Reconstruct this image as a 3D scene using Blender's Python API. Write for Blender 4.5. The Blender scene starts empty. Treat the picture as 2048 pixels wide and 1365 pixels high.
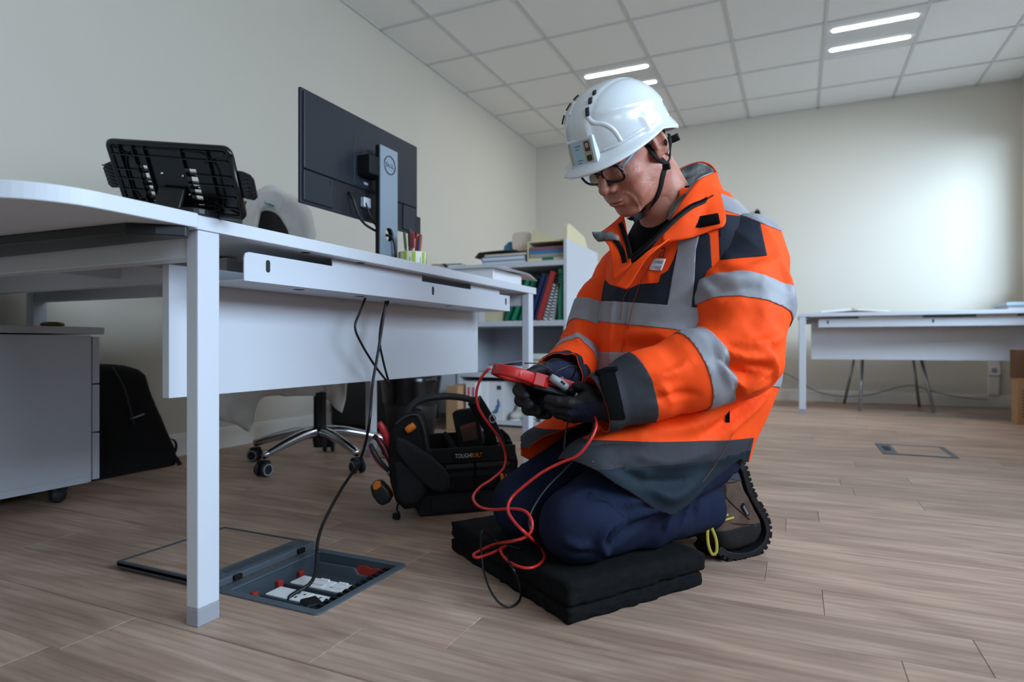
import bpy, bmesh, math, random
import numpy as np
from mathutils import Vector, Matrix
from mathutils.bvhtree import BVHTree
random.seed(7); rng = np.random.default_rng(7)
SC = bpy.context.scene
COL = SC.collection

# ------------------------------------------------------------------ camera
YAW = math.radians(24.7); SN, CS = math.sin(YAW), math.cos(YAW)
FOC, CX, CY, CAMH = 1240.0, 1024.0, 690.0, 0.504
cam_d = bpy.data.cameras.new('camera'); cam = bpy.data.objects.new('camera', cam_d); COL.objects.link(cam)
cam.location = (0, 0, CAMH); cam.rotation_euler = (math.radians(90), 0, YAW)
cam_d.sensor_width = 36.0; cam_d.lens = FOC/2048*36.0; cam_d.shift_y = 7.5/2048
cam_d.clip_start = 0.02
cam_d.dof.use_dof = True; cam_d.dof.focus_distance = 1.36; cam_d.dof.aperture_fstop = 3.2
SC.camera = cam

# ------------------------------------------------------------------ light
SC.view_settings.view_transform = 'Standard'; SC.view_settings.look = 'None'
SC.view_settings.gamma = 1.0; SC.view_settings.use_curve_mapping = False
SC.view_settings.exposure = 0.12
W = bpy.data.worlds.new('sky'); SC.world = W; W.use_nodes = True
wn = W.node_tree.nodes; bg = wn['Background']
bg.inputs[0].default_value = (0.62, 0.78, 1.0, 1); bg.inputs[1].default_value = 1.0
def area_light(name, loc, aim, sx, sy, power, col, spread=180):
    l = bpy.data.lights.new(name, 'AREA'); l.shape = 'RECTANGLE'; l.size = sx; l.size_y = sy
    l.energy = power; l.color = col; l.spread = math.radians(spread)
    o = bpy.data.objects.new(name, l); COL.objects.link(o); o.location = loc
    d = (Vector(aim)-Vector(loc)).normalized()
    o.rotation_euler = d.to_track_quat('-Z', 'Y').to_euler()
    return o
WIN = [(3.75, 5.85), (-0.4, 2.3), (-2.75, -0.9)]      # window openings along the right wall (Y from, Y to)
WZ0, WZ1 = 1.02, 2.12
DAY = (0.61, 0.80, 1.0)
area_light('daylight_far', (2.65, 3.9, 2.15), (.9, 6.1, 1.25), 2.0, .9, 200, DAY)
area_light('daylight_middle', (2.25, 1.1, 1.95), (1.0, 1.15, 1.35), 3.0, 1.5, 215, DAY)
area_light('daylight_near', (2.25, -1.8, 1.95), (1.0, -1.6, 1.35), 2.4, 1.5, 55, DAY)

# ------------------------------------------------------------------ helpers
def lin(c):
    if isinstance(c, str): c = [int(c[i:i+2], 16) for i in (0, 2, 4)]
    out = []
    for v in c[:3]:
        v /= 255.0
        out.append(v/12.92 if v <= 0.04045 else ((v+0.055)/1.055)**2.4)
    return (*out, 1.0)
MATS = {}
def mat(name, col, rough=0.5, metal=0.0, spec=0.5, var=None, bump=None, sss=0, trans=0, ior=1.45, emit=None, coat=0, stretch=None):
    """procedural principled material; var=(scale, colour2, amount) mixes a noise colour, bump=(scale, strength)"""
    if name in MATS: return MATS[name]
    m = bpy.data.materials.new(name); m.use_nodes = True; MATS[name] = m
    nt = m.node_tree; b = nt.nodes['Principled BSDF']; L = nt.links.new
    b.inputs['Base Color'].default_value = lin(col); b.inputs['Roughness'].default_value = rough
    b.inputs['Metallic'].default_value = metal; b.inputs['Specular IOR Level'].default_value = spec
    b.inputs['IOR'].default_value = ior
    if coat: b.inputs['Coat Weight'].default_value = coat; b.inputs['Coat Roughness'].default_value = 0.08
    if trans: b.inputs['Transmission Weight'].default_value = trans
    if sss:
        b.inputs['Subsurface Weight'].default_value = sss; b.inputs['Subsurface Radius'].default_value = (1.0, 0.35, 0.2)
        b.inputs['Subsurface Scale'].default_value = 0.006
    if emit: b.inputs['Emission Color'].default_value = lin(emit[0]); b.inputs['Emission Strength'].default_value = emit[1]
    if var or bump:
        tc = nt.nodes.new('ShaderNodeTexCoord'); mp = nt.nodes.new('ShaderNodeMapping'); L(tc.outputs['Object'], mp.inputs[0])
        if stretch: mp.inputs['Scale'].default_value = stretch
    if var:
        n = nt.nodes.new('ShaderNodeTexNoise'); n.inputs['Scale'].default_value = var[0]; n.inputs['Detail'].default_value = 5
        L(mp.outputs[0], n.inputs['Vector'])
        r = nt.nodes.new('ShaderNodeMapRange'); r.inputs[1].default_value = 0.35; r.inputs[2].default_value = 0.65
        r.inputs[3].default_value = 0; r.inputs[4].default_value = var[2]; L(n.outputs[0], r.inputs[0])
        x = nt.nodes.new('ShaderNodeMix'); x.data_type = 'RGBA'; L(r.outputs[0], x.inputs[0])
        x.inputs[6].default_value = lin(col); x.inputs[7].default_value = lin(var[1]); L(x.outputs[2], b.inputs['Base Color'])
    if bump:
        n2 = nt.nodes.new('ShaderNodeTexNoise'); n2.inputs['Scale'].default_value = bump[0]; n2.inputs['Detail'].default_value = 4
        L(mp.outputs[0], n2.inputs['Vector'])
        bu = nt.nodes.new('ShaderNodeBump'); bu.inputs['Strength'].default_value = bump[1]; bu.inputs['Distance'].default_value = 0.002
        L(n2.outputs[0], bu.inputs['Height']); L(bu.outputs[0], b.inputs['Normal'])
    return m

def Wq(p):
    """(right, depth, z) in the camera's level frame -> world"""
    p = np.asarray(p, float); r, d, z = p[..., 0], p[..., 1], p[..., 2]
    return np.stack([CS*r-SN*d, SN*r+CS*d, z], -1)
def Qp(u, v, d):
    """photo pixel and depth -> (right, depth, z)"""
    return np.array([(u-CX)/FOC*d, d, CAMH+(CY-v)/FOC*d])
def Wp(u, v, d): return Wq(Qp(u, v, d))
def qs(l): return np.array([Qp(*a) for a in l])

class B:
    """collects polygons for one mesh object"""
    def __init__(s): s.v = []; s.f = []
    def add(s, V, F):
        n = len(s.v); s.v += [tuple(map(float, p)) for p in V]; s.f += [tuple(int(i)+n for i in q) for q in F]; return s
    def box(s, lo, hi, R=None, c=None):
        x0, y0, z0 = lo; x1, y1, z1 = hi
        V = np.array([(x0,y0,z0),(x1,y0,z0),(x1,y1,z0),(x0,y1,z0),(x0,y0,z1),(x1,y0,z1),(x1,y1,z1),(x0,y1,z1)], float)
        if R is not None: V = V@np.asarray(R).T
        if c is not None: V = V+np.asarray(c)
        return s.add(V, [(0,3,2,1),(4,5,6,7),(0,1,5,4),(1,2,6,5),(2,3,7,6),(3,0,4,7)])
    def prism(s, poly, h, R=None, c=None):
        """extrude a 2D polygon (x, y) from z=h[0] to z=h[1]"""
        n = len(poly); V = np.array([(x,y,h[0]) for x,y in poly]+[(x,y,h[1]) for x,y in poly], float)
        if R is not None: V = V@np.asarray(R).T
        if c is not None: V = V+np.asarray(c)
        F = [tuple(range(n-1,-1,-1)), tuple(range(n,2*n))]+[(i,(i+1)%n,n+(i+1)%n,n+i) for i in range(n)]
        return s.add(V, F)
    def lathe(s, prof, n=24, R=None, c=None):
        V = []; m = len(prof)
        for k in range(n):
            a = 2*math.pi*k/n
            for r, z in prof: V.append((r*math.cos(a), r*math.sin(a), z))
        V = np.array(V)
        if R is not None: V = V@np.asarray(R).T
        if c is not None: V = V+np.asarray(c)
        F = [(k*m+i, ((k+1)%n)*m+i, ((k+1)%n)*m+i+1, k*m+i+1) for k in range(n) for i in range(m-1)]
        return s.add(V, F)
    def tube(s, pts, r, n=8, step=None, flat=None, up=None):
        """swept tube; flat=(w,t) makes a strap of that half width and half thickness, its face turned to 'up'"""
        P = np.asarray(pts, float)
        if step: P = spline(P, step)
        m = len(P); T = np.gradient(P, axis=0); T /= np.linalg.norm(T, axis=1)[:,None]+1e-12
        rr = np.full(m, r) if np.isscalar(r) else np.interp(np.linspace(0,1,m), np.linspace(0,1,len(r)), r)
        u = np.array(up if up is not None else (0,0,1), float)
        if abs(u@T[0]) > .95: u = np.array((1.,0,0))
        V = []
        for i in range(m):
            if up is not None: u = np.array(up, float)
            u = u-T[i]*(u@T[i]); u /= np.linalg.norm(u)+1e-12; w = np.cross(T[i], u)
            for k in range(n):
                a = 2*math.pi*(k+.5)/n
                if flat:
                    ca, sa = math.cos(a), math.sin(a); q = 1/max(abs(ca), abs(sa))**.7
                    V.append(P[i]+w*flat[0]*ca*q+u*flat[1]*sa*q)
                else: V.append(P[i]+rr[i]*(w*math.cos(a)+u*math.sin(a)))
        F = [(i*n+k, i*n+(k+1)%n, (i+1)*n+(k+1)%n, (i+1)*n+k) for i in range(m-1) for k in range(n)]
        F += [tuple(range(n-1,-1,-1)), tuple((m-1)*n+k for k in range(n))]
        return s.add(V, F)
    def grid(s, G):
        G = np.asarray(G, float); a, b = G.shape[:2]
        return s.add(G.reshape(-1,3), [(i*b+j, (i+1)*b+j, (i+1)*b+j+1, i*b+j+1) for i in range(a-1) for j in range(b-1)])
    def build(s, name, m, parent=None, smooth=False, bevel=0, solid=0, sub=0, origin=None, soff=-1):
        return mesh_obj(name, np.array(s.v), s.f, m, parent, smooth, bevel, solid, sub, origin, soff)
def spline(P, step):
    P = np.asarray(P, float); n = len(P)
    if n < 3:
        k = max(2, int(np.linalg.norm(P[1]-P[0])/step)); return P[0]+(P[1]-P[0])*np.linspace(0,1,k)[:,None]
    E = np.vstack([2*P[0]-P[1], P, 2*P[-1]-P[-2]]); out = []
    for i in range(1, n):
        p0,p1,p2,p3 = E[i-1],E[i],E[i+1],E[i+2]
        k = max(2, int(np.linalg.norm(p2-p1)/step))
        for t in np.linspace(0,1,k,endpoint=False):
            out.append(.5*((2*p1)+(p2-p0)*t+(2*p0-5*p1+4*p2-p3)*t*t+(3*p1-p0-3*p2+p3)*t**3))
    out.append(P[-1]); return np.array(out)
def root_of(o):
    while o.parent: o = o.parent
    return o
def mesh_obj(name, V, F, m, parent=None, smooth=False, bevel=0, solid=0, sub=0, origin=None, soff=-1):
    V = np.asarray(V, float)
    if parent is not None: off = np.array(root_of(parent).location)
    else:
        off = np.array(origin) if origin is not None else np.array([(V[:,0].min()+V[:,0].max())/2, (V[:,1].min()+V[:,1].max())/2, V[:,2].min()])
    me = bpy.data.meshes.new(name); me.from_pydata((V-off).tolist(), [], [tuple(map(int, f)) for f in F]); me.validate(); me.update()
    if smooth: me.polygons.foreach_set('use_smooth', [True]*len(me.polygons))
    o = bpy.data.objects.new(name, me); COL.objects.link(o)
    if m is not None:
        for q in (m if isinstance(m, (list, tuple)) else [m]): me.materials.append(q)
    if parent is not None: o.parent = parent
    else: o.location = off
    if sub: x = o.modifiers.new('sub', 'SUBSURF'); x.levels = sub; x.render_levels = sub
    if solid: x = o.modifiers.new('solid', 'SOLIDIFY'); x.thickness = solid; x.offset = soff
    if bevel:
        x = o.modifiers.new('bevel', 'BEVEL'); x.width = bevel; x.segments = 2; x.limit_method = 'ANGLE'; x.angle_limit = math.radians(40)
    return o
def fix_normals(o):
    bm = bmesh.new(); bm.from_mesh(o.data); bmesh.ops.recalc_face_normals(bm, faces=bm.faces); bm.to_mesh(o.data); bm.free(); return o
def thing(name, loc, label, cat, group=None):
    o = bpy.data.objects.new(name, None); COL.objects.link(o); o.location = loc; o.empty_display_size = .05
    return tag(o, label, cat, group)
def tag(o, label, cat, group=None):
    o['label'] = label; o['category'] = cat
    if group: o['group'] = group
    return o
def struct(o): o['kind'] = 'structure'; return o
def lab(o, label): o['label'] = label; return o
def copy_tree(o, loc, rz, label, group=None):
    r = o.copy(); COL.objects.link(r); r.location = loc; r.rotation_euler = (0, 0, rz)
    if label: r['label'] = label
    if group: r['group'] = group
    def rec(src, dst):
        for ch in list(src.children):
            c = ch.copy(); COL.objects.link(c); c.parent = dst; rec(ch, c)
    rec(o, r); return r
def rotz(a): c, s = math.cos(a), math.sin(a); return np.array([[c,-s,0],[s,c,0],[0,0,1.]])
def rotx(a): c, s = math.cos(a), math.sin(a); return np.array([[1.,0,0],[0,c,-s],[0,s,c]])
def roty(a): c, s = math.cos(a), math.sin(a); return np.array([[c,0,s],[0,1.,0],[-s,0,c]])
def frame(x, y, z): return np.stack([np.asarray(a, float)/np.linalg.norm(a) for a in (x, y, z)], 1)
def rrect(w, h, r, n=5):
    """rounded rectangle polygon centred at 0"""
    o = []
    for cx, cy, a0 in ((w/2-r,h/2-r,0),(-w/2+r,h/2-r,90),(-w/2+r,-h/2+r,180),(w/2-r,-h/2+r,270)):
        for k in range(n+1): a = math.radians(a0+90*k/n); o.append((cx+r*math.cos(a), cy+r*math.sin(a)))
    return o
def text_geo(t, size, align='LEFT'):
    c = bpy.data.curves.new('t', 'FONT'); c.body = t; c.size = size; c.align_x = align; c.resolution_u = 3
    o = bpy.data.objects.new('t', c); COL.objects.link(o); dg = bpy.context.evaluated_depsgraph_get(); dg.update()
    me = o.evaluated_get(dg).to_mesh(); V = np.array([v.co[:] for v in me.vertices]); F = [tuple(p.vertices) for p in me.polygons]
    o.evaluated_get(dg).to_mesh_clear(); bpy.data.objects.remove(o); bpy.data.curves.remove(c); return V, F
def put_text(name, t, size, origin, xa, ya, m, parent, align='LEFT', sx=1.0):
    V, F = text_geo(t, size, align); xa = np.asarray(xa, float); ya = np.asarray(ya, float)
    return mesh_obj(name, np.asarray(origin)+V[:,:1]*sx*xa+V[:,1:2]*ya, F, m, parent, origin=origin)
def coons(rows, nu, nv):
    """smooth sheet through polylines (each a list of points): returns an (nu, nv, 3) grid"""
    rs = []
    for r in rows:
        s = spline(np.asarray(r, float), .004) if len(r) > 2 else np.asarray(r, float)
        t = np.concatenate([[0], np.cumsum(np.linalg.norm(np.diff(s, axis=0), axis=1))]); t /= t[-1]
        rs.append(np.stack([np.interp(np.linspace(0,1,nv), t, s[:,k]) for k in range(3)], 1))
    rs = np.array(rs); m = len(rs)
    if m == 2: return rs[0]+(rs[1]-rs[0])*np.linspace(0,1,nu)[:,None,None]
    out = np.zeros((nu, nv, 3))
    for j in range(nv):
        s = spline(rs[:,j], .002); t = np.concatenate([[0], np.cumsum(np.linalg.norm(np.diff(s, axis=0), axis=1))]); t /= max(t[-1], 1e-9)
        for k in range(3): out[:,j,k] = np.interp(np.linspace(0,1,nu), t, s[:,k])
    return out

# ---- implicit surfaces -> meshes
def smin(a, b, k):
    h = np.clip(.5+.5*(b-a)/k, 0, 1); return b*(1-h)+a*h-k*h*(1-h)
def smax(a, b, k): return -smin(-a, -b, k)
def cone(p, a, b, ra, rb):
    a = np.asarray(a, float); b = np.asarray(b, float); ab = b-a
    t = np.clip(((p-a)@ab)/(ab@ab), 0, 1); return np.linalg.norm(p-a-t[:,None]*ab, axis=1)-(ra+(rb-ra)*t)
def chain(p, P, r, k=.01):
    f = None
    for i in range(len(P)-1):
        g = cone(p, P[i], P[i+1], r[i], r[i+1]); f = g if f is None else smin(f, g, k)
    return f
def ell(p, c, r, R=None):
    q = p-np.asarray(c, float)
    if R is not None: q = q@R
    r = np.asarray(r, float); k0 = np.linalg.norm(q/r, axis=1); k1 = np.linalg.norm(q/(r*r), axis=1)+1e-9; return k0*(k0-1)/k1
def poly_sd(P, x, y):
    """signed distance to polygon, negative inside"""
    P = np.asarray(P, float); d = np.full(x.shape, 1e9); ins = np.zeros(x.shape, bool); n = len(P)
    for i in range(n):
        ax, ay = P[i]; bx, by = P[(i+1)%n]; ex, ey = bx-ax, by-ay
        t = np.clip(((x-ax)*ex+(y-ay)*ey)/(ex*ex+ey*ey+1e-12), 0, 1)
        d = np.minimum(d, (x-ax-t*ex)**2+(y-ay-t*ey)**2)
        c = (ay > y) != (by > y); ins ^= c & (x < (bx-ax)*(y-ay)/(by-ay+1e-12)+ax)
    d = np.sqrt(d); return np.where(ins, -d, d)
def sdf_mesh(fn, lo, hi, h, coarse=4):
    lo = np.asarray(lo, float); hi = np.asarray(hi, float)
    n = (np.ceil((hi-lo)/h/coarse).astype(int)+1)*coarse
    cn = n//coarse
    ax = [lo[k]+h*coarse*(np.arange(cn[k])+.5)-h*.5 for k in range(3)]
    G = np.stack(np.meshgrid(*ax, indexing='ij'), -1).reshape(-1,3)
    C = fn(G).reshape(cn)
    Fv = np.repeat(np.repeat(np.repeat(C, coarse, 0), coarse, 1), coarse, 2).astype(np.float32)
    msk = np.abs(Fv) < h*coarse*1.5
    idx = np.argwhere(msk); vals = np.empty(len(idx))
    for s in range(0, len(idx), 400000): vals[s:s+400000] = fn(lo+h*idx[s:s+400000])
    Fv[msk] = vals
    S = Fv < 0; sh = np.array(Fv.shape)-1
    acc = np.zeros((*sh, 3), np.float32); cnt = np.zeros(sh, np.int16)
    corner = [(i,j,k) for i in (0,1) for j in (0,1) for k in (0,1)]
    sl = lambda o: tuple(slice(o[k], o[k]+sh[k]) for k in range(3))
    for a in corner:
        for k in range(3):
            if a[k] == 0:
                b = list(a); b[k] = 1; A, Bv = Fv[sl(a)], Fv[sl(b)]; x = (A < 0) != (Bv < 0)
                t = A/(A-Bv+1e-12); ii = np.where(x); cnt[ii] += 1
                for q in range(3): acc[ii+(np.full(len(ii[0]), q),)] += a[q]+(t[ii] if q == k else 0)
    act = cnt > 0; vid = -np.ones(sh, int); cells = np.argwhere(act); vid[act] = np.arange(len(cells))
    V = lo+h*(cells+acc[act]/cnt[act][:,None])
    Fs = []
    for k in range(3):
        o1, o2 = [(1,2),(2,0),(0,1)][k]
        A = S.take(range(0, sh[k]), k); Bs = S.take(range(1, sh[k]+1), k)
        e = np.argwhere(A != Bs); ok = (e[:,o1] > 0) & (e[:,o2] > 0) & (e[:,o1] < sh[o1]) & (e[:,o2] < sh[o2]); e = e[ok]
        ia = S[e[:,0], e[:,1], e[:,2]]
        def at(d1, d2):
            q = e.copy(); q[:,o1] -= d1; q[:,o2] -= d2; return vid[q[:,0], q[:,1], q[:,2]]
        Q = np.stack([at(1,1), at(0,1), at(0,0), at(1,0)], 1); Q[~ia] = Q[~ia][:, ::-1]; Fs.append(Q)
    Fs = np.vstack(Fs); Fs = Fs[(Fs >= 0).all(1)]
    e = h*.3                                              # one projection step onto the surface
    f0 = fn(V); g = np.stack([(fn(V+e*np.eye(3)[k])-f0)/e for k in range(3)], 1); gg = (g*g).sum(1)+1e-9
    V = V-np.clip(f0/gg, -h, h)[:,None]*g
    T = np.vstack([Fs[:,[0,1,2]], Fs[:,[0,2,3]]])
    return V, T
def vnormals(V, T):
    n = np.cross(V[T[:,1]]-V[T[:,0]], V[T[:,2]]-V[T[:,0]]); N = np.zeros_like(V)
    for k in range(3): np.add.at(N, T[:,k], n)
    return N/(np.linalg.norm(N, axis=1)[:,None]+1e-12)
def relax(V, T, it=2, w=.5):
    E = np.vstack([T[:,[0,1]], T[:,[1,2]], T[:,[2,0]]]); deg = np.zeros(len(V)); np.add.at(deg, E[:,0], 1); np.add.at(deg, E[:,1], 1)
    for _ in range(it):
        A = np.zeros_like(V); np.add.at(A, E[:,0], V[E[:,1]]); np.add.at(A, E[:,1], V[E[:,0]]); V = V*(1-w)+w*A/np.maximum(deg,1)[:,None]
    return V
def clip(V, T, s, *attrs):
    """keep the part of a triangle mesh where s > 0; attrs are interpolated along"""
    s = np.where(s == 0, 1e-9, s); pos = s > 0; k = pos[T].sum(1)
    nv = [V]; na = [[a] for a in attrs]; cache = {}; n = len(V); newV = []; newA = [[] for _ in attrs]; tris = [T[k == 3]]; ex = []
    def cut(i, j):
        nonlocal n
        key = (i, j) if i < j else (j, i)
        if key in cache: return cache[key]
        t = s[i]/(s[i]-s[j]); newV.append(V[i]+(V[j]-V[i])*t)
        for q, a in enumerate(attrs): newA[q].append(a[i]+(a[j]-a[i])*t)
        cache[key] = n; n += 1; return n-1
    for tri in T[(k == 1) | (k == 2)]:
        p = [int(x) for x in tri]
        for r in range(3):
            a, b, c = p[r], p[(r+1)%3], p[(r+2)%3]
            if pos[a] and not pos[b] and not pos[c]: ex.append((a, cut(a,b), cut(a,c))); break
            if not pos[a] and pos[b] and pos[c]:
                x, y = cut(a,b), cut(a,c); ex += [(x,b,c), (x,c,y)]; break
    if ex: tris.append(np.array(ex))
    V2 = np.vstack([V, np.array(newV).reshape(-1,3)]) if newV else V
    A2 = [np.concatenate([a, np.array(newA[q]).reshape((-1,)+a.shape[1:])]) if newV else a for q, a in enumerate(attrs)]
    T2 = np.vstack(tris) if tris else T[:0]
    used = np.unique(T2); mp = -np.ones(len(V2), int); mp[used] = np.arange(len(used))
    return (V2[used], mp[T2], *[a[used] for a in A2])
def hash3(i, j, k):
    n = (i*374761393+j*668265263+k*2147483647+1013904223) & 0x7fffffff
    n = ((n ^ (n >> 13))*1274126177) & 0x7fffffff; return ((n ^ (n >> 16)) & 0xffff)/65535.0
def vnoise(p):
    i = np.floor(p).astype(np.int64); f = p-i; f = f*f*(3-2*f); out = 0
    for a in (0,1):
        for b in (0,1):
            for c in (0,1):
                w = (f[:,0] if a else 1-f[:,0])*(f[:,1] if b else 1-f[:,1])*(f[:,2] if c else 1-f[:,2])
                out = out+w*hash3(i[:,0]+a, i[:,1]+b, i[:,2]+c)
    return out*2-1
def fbm(p, o=3):
    s = 0; a = 1.0
    for k in range(o): s = s+a*vnoise(p*(2**k)+17.3*k); a *= .5
    return s
FOLDK = 1.0
def ridged(p, o=2):
    t = 0; a = 1.0
    for k in range(o): t = t+a*(1-np.abs(vnoise(p*(2**k)+31.7*k))*2.2); a *= .45
    return t
class Surf:
    """an implicit surface meshed in (right, depth, z), with tracing of photo pixels onto it"""
    def __init__(s, V, T): s.V, s.T = V, T; s.refresh()
    def refresh(s):
        s.N = vnormals(s.V, s.T); s.bvh = None
    def hit(s, u, v):
        if s.bvh is None: s.bvh = BVHTree.FromPolygons(s.V.tolist(), s.T.tolist())
        h = s.bvh.ray_cast(Vector((0,0,CAMH)), Vector(((u-CX)/FOC, 1, (CY-v)/FOC)).normalized())
        return None if h[0] is None else np.array(h[0])
    def trace(s, px, step=.006):
        P = [s.hit(*a) for a in px]; P = [p for p in P if p is not None]
        if len(P) < 2: return None
        return spline(np.array(P), step)
    def fold(s, px, h, w, taper=True):
        L = s.trace(px)
        if L is None: return
        d2 = np.full(len(s.V), 1e9); tt = np.zeros(len(s.V))
        m = (np.abs(s.V-L.mean(0)).max(1) < np.abs(L-L.mean(0)).max()+4*w)
        idx = np.where(m)[0]; D = ((s.V[idx][:,None,:]-L[None])**2).sum(2); j = D.argmin(1); d2[idx] = D[np.arange(len(idx)), j]; tt[idx] = j/(len(L)-1)
        a = np.sin(np.pi*np.clip(tt,0.02,.98))**.5 if taper else 1.0
        s.V = s.V+s.N*(FOLDK*h*np.exp(-d2/(w*w))*a)[:,None]
    def px(s):
        V = s.V; return CX+FOC*V[:,0]/V[:,1], CY-FOC*(V[:,2]-CAMH)/V[:,1]
    def facing(s):
        D = s.V-np.array([0,0,CAMH]); return -(D*s.N).sum(1)/np.linalg.norm(D, axis=1)
    def panel(s, sval, off):
        """the piece of the surface with sval > 0, lifted by off"""
        V, T, N = clip(s.V, s.T, sval, s.N); return V+N*off, T
    def panel_px(s, poly, off, extra=None):
        u, v = s.px(); q = -poly_sd(poly, u, v)/FOC; q = np.where(s.facing() > .02, q, -1.0)
        if extra is not None: q = np.minimum(q, extra)
        return s.panel(q, off)
def qobj(name, VT, m, parent, solid=0, smooth=True, soff=-1):
    V, T = VT[:2]; return mesh_obj(name, Wq(V), T, m, parent, smooth, solid=solid, soff=soff)
# ------------------------------------------------------------------ materials of the room
def wood_mat(name, c1, c2, c3):
    m = bpy.data.materials.new(name); m.use_nodes = True; nt = m.node_tree; L = nt.links.new; b = nt.nodes['Principled BSDF']
    N = nt.nodes.new
    tc = N('ShaderNodeTexCoord'); oi = N('ShaderNodeObjectInfo'); mp = N('ShaderNodeMapping'); L(tc.outputs['Object'], mp.inputs[0])
    cm = N('ShaderNodeCombineXYZ'); mu = N('ShaderNodeMath'); mu.operation = 'MULTIPLY'; mu.inputs[1].default_value = 37.0
    L(oi.outputs['Random'], mu.inputs[0]); L(mu.outputs[0], cm.inputs[0]); L(mu.outputs[0], cm.inputs[1]); L(cm.outputs[0], mp.inputs['Location'])
    s1 = N('ShaderNodeMapping'); s1.inputs['Scale'].default_value = (1.6, 9.0, 1); L(mp.outputs[0], s1.inputs[0])
    w = N('ShaderNodeTexNoise'); w.inputs['Scale'].default_value = 1.6; w.inputs['Detail'].default_value = 6; w.inputs['Distortion'].default_value = 1.2; L(s1.outputs[0], w.inputs['Vector'])
    s2 = N('ShaderNodeMapping'); s2.inputs['Scale'].default_value = (3.0, 90.0, 1); L(mp.outputs[0], s2.inputs[0])
    g = N('ShaderNodeTexNoise'); g.inputs['Scale'].default_value = 2.0; g.inputs['Detail'].default_value = 6; L(s2.outputs[0], g.inputs['Vector'])
    r = N('ShaderNodeValToRGB'); e = r.color_ramp.elements
    e[0].position = .30; e[0].color = lin(c1); e[1].position = .68; e[1].color = lin(c3); k = e.new(.5); k.color = lin(c2); L(w.outputs[0], r.inputs[0])
    # knots / cathedral rings
    s3 = N('ShaderNodeMapping'); s3.inputs['Scale'].default_value = (.9, 7.0, 1); L(mp.outputs[0], s3.inputs[0])
    wv = N('ShaderNodeTexWave'); wv.wave_type = 'RINGS'; wv.inputs['Scale'].default_value = 2.2; wv.inputs['Distortion'].default_value = 5.0; wv.inputs['Detail'].default_value = 3; L(s3.outputs[0], wv.inputs['Vector'])
    mr = N('ShaderNodeMapRange'); mr.inputs[1].default_value = .35; mr.inputs[2].default_value = .7; mr.inputs[3].default_value = .90; mr.inputs[4].default_value = 1.05; L(g.outputs[0], mr.inputs[0])
    mw = N('ShaderNodeMapRange'); mw.inputs[1].default_value = 0; mw.inputs[2].default_value = .5; mw.inputs[3].default_value = .86; mw.inputs[4].default_value = 1.0; L(wv.outputs[0], mw.inputs[0])
    rr = N('ShaderNodeMapRange'); rr.inputs[3].default_value = .84; rr.inputs[4].default_value = 1.1; L(oi.outputs['Random'], rr.inputs[0])
    m1 = N('ShaderNodeMath'); m1.operation = 'MULTIPLY'; L(mr.outputs[0], m1.inputs[0]); L(mw.outputs[0], m1.inputs[1])
    m2 = N('ShaderNodeMath'); m2.operation = 'MULTIPLY'; L(m1.outputs[0], m2.inputs[0]); L(rr.outputs[0], m2.inputs[1])
    vm = N('ShaderNodeVectorMath'); vm.operation = 'SCALE'; L(r.outputs[0], vm.inputs[0]); L(m2.outputs[0], vm.inputs['Scale']); L(vm.outputs[0], b.inputs['Base Color'])
    b.inputs['Roughness'].default_value = .48; b.inputs['Specular IOR Level'].default_value = .38
    bu = N('ShaderNodeBump'); bu.inputs['Strength'].default_value = .12; bu.inputs['Distance'].default_value = .001; L(g.outputs[0], bu.inputs['Height']); L(bu.outputs[0], b.inputs['Normal'])
    return m
WOOD = wood_mat('laminate_oak', '947868', 'aa8d7a', 'bb9f8b')
M_wall = mat('wall_paint', 'd0c9bc', .9, spec=.2, var=(1.5, 'ccc5b8', .5), bump=(180, .05))
M_wallb = mat('wall_paint_back', 'cdc9be', .9, spec=.2, bump=(180, .05))
M_skirt = mat('skirting_white', 'e4e2dc', .5)
M_tile = mat('ceiling_tile_fibre', 'efeeea', .95, spec=.1, var=(90, 'e8e7e3', .6), bump=(250, .15))
M_grid = mat('ceiling_grid_metal', 'cdcdcb', .6)
M_slab = mat('joint_filler', 'cdbfb0', .8)
M_white = mat('white_laminate', 'd0d3da', .42, spec=.4, bump=(400, .03))
M_whitem = mat('white_powder_coat', 'cbcfd7', .45, spec=.4, bump=(500, .05))
M_under = mat('board_underside', 'c9c2bf', .6)
M_footgrey = mat('grey_plastic_foot', '9a9aa2', .5)
M_black = mat('black_plastic', '16171a', .38, spec=.4)
M_blackm = mat('black_matt', '101113', .6, spec=.3)
M_hole = mat('dark_slot', '2b2a2b', .8)
XL, XR, YB, YF, CZ = -2.55, 1.62, 6.16, -3.0, 2.615

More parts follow.
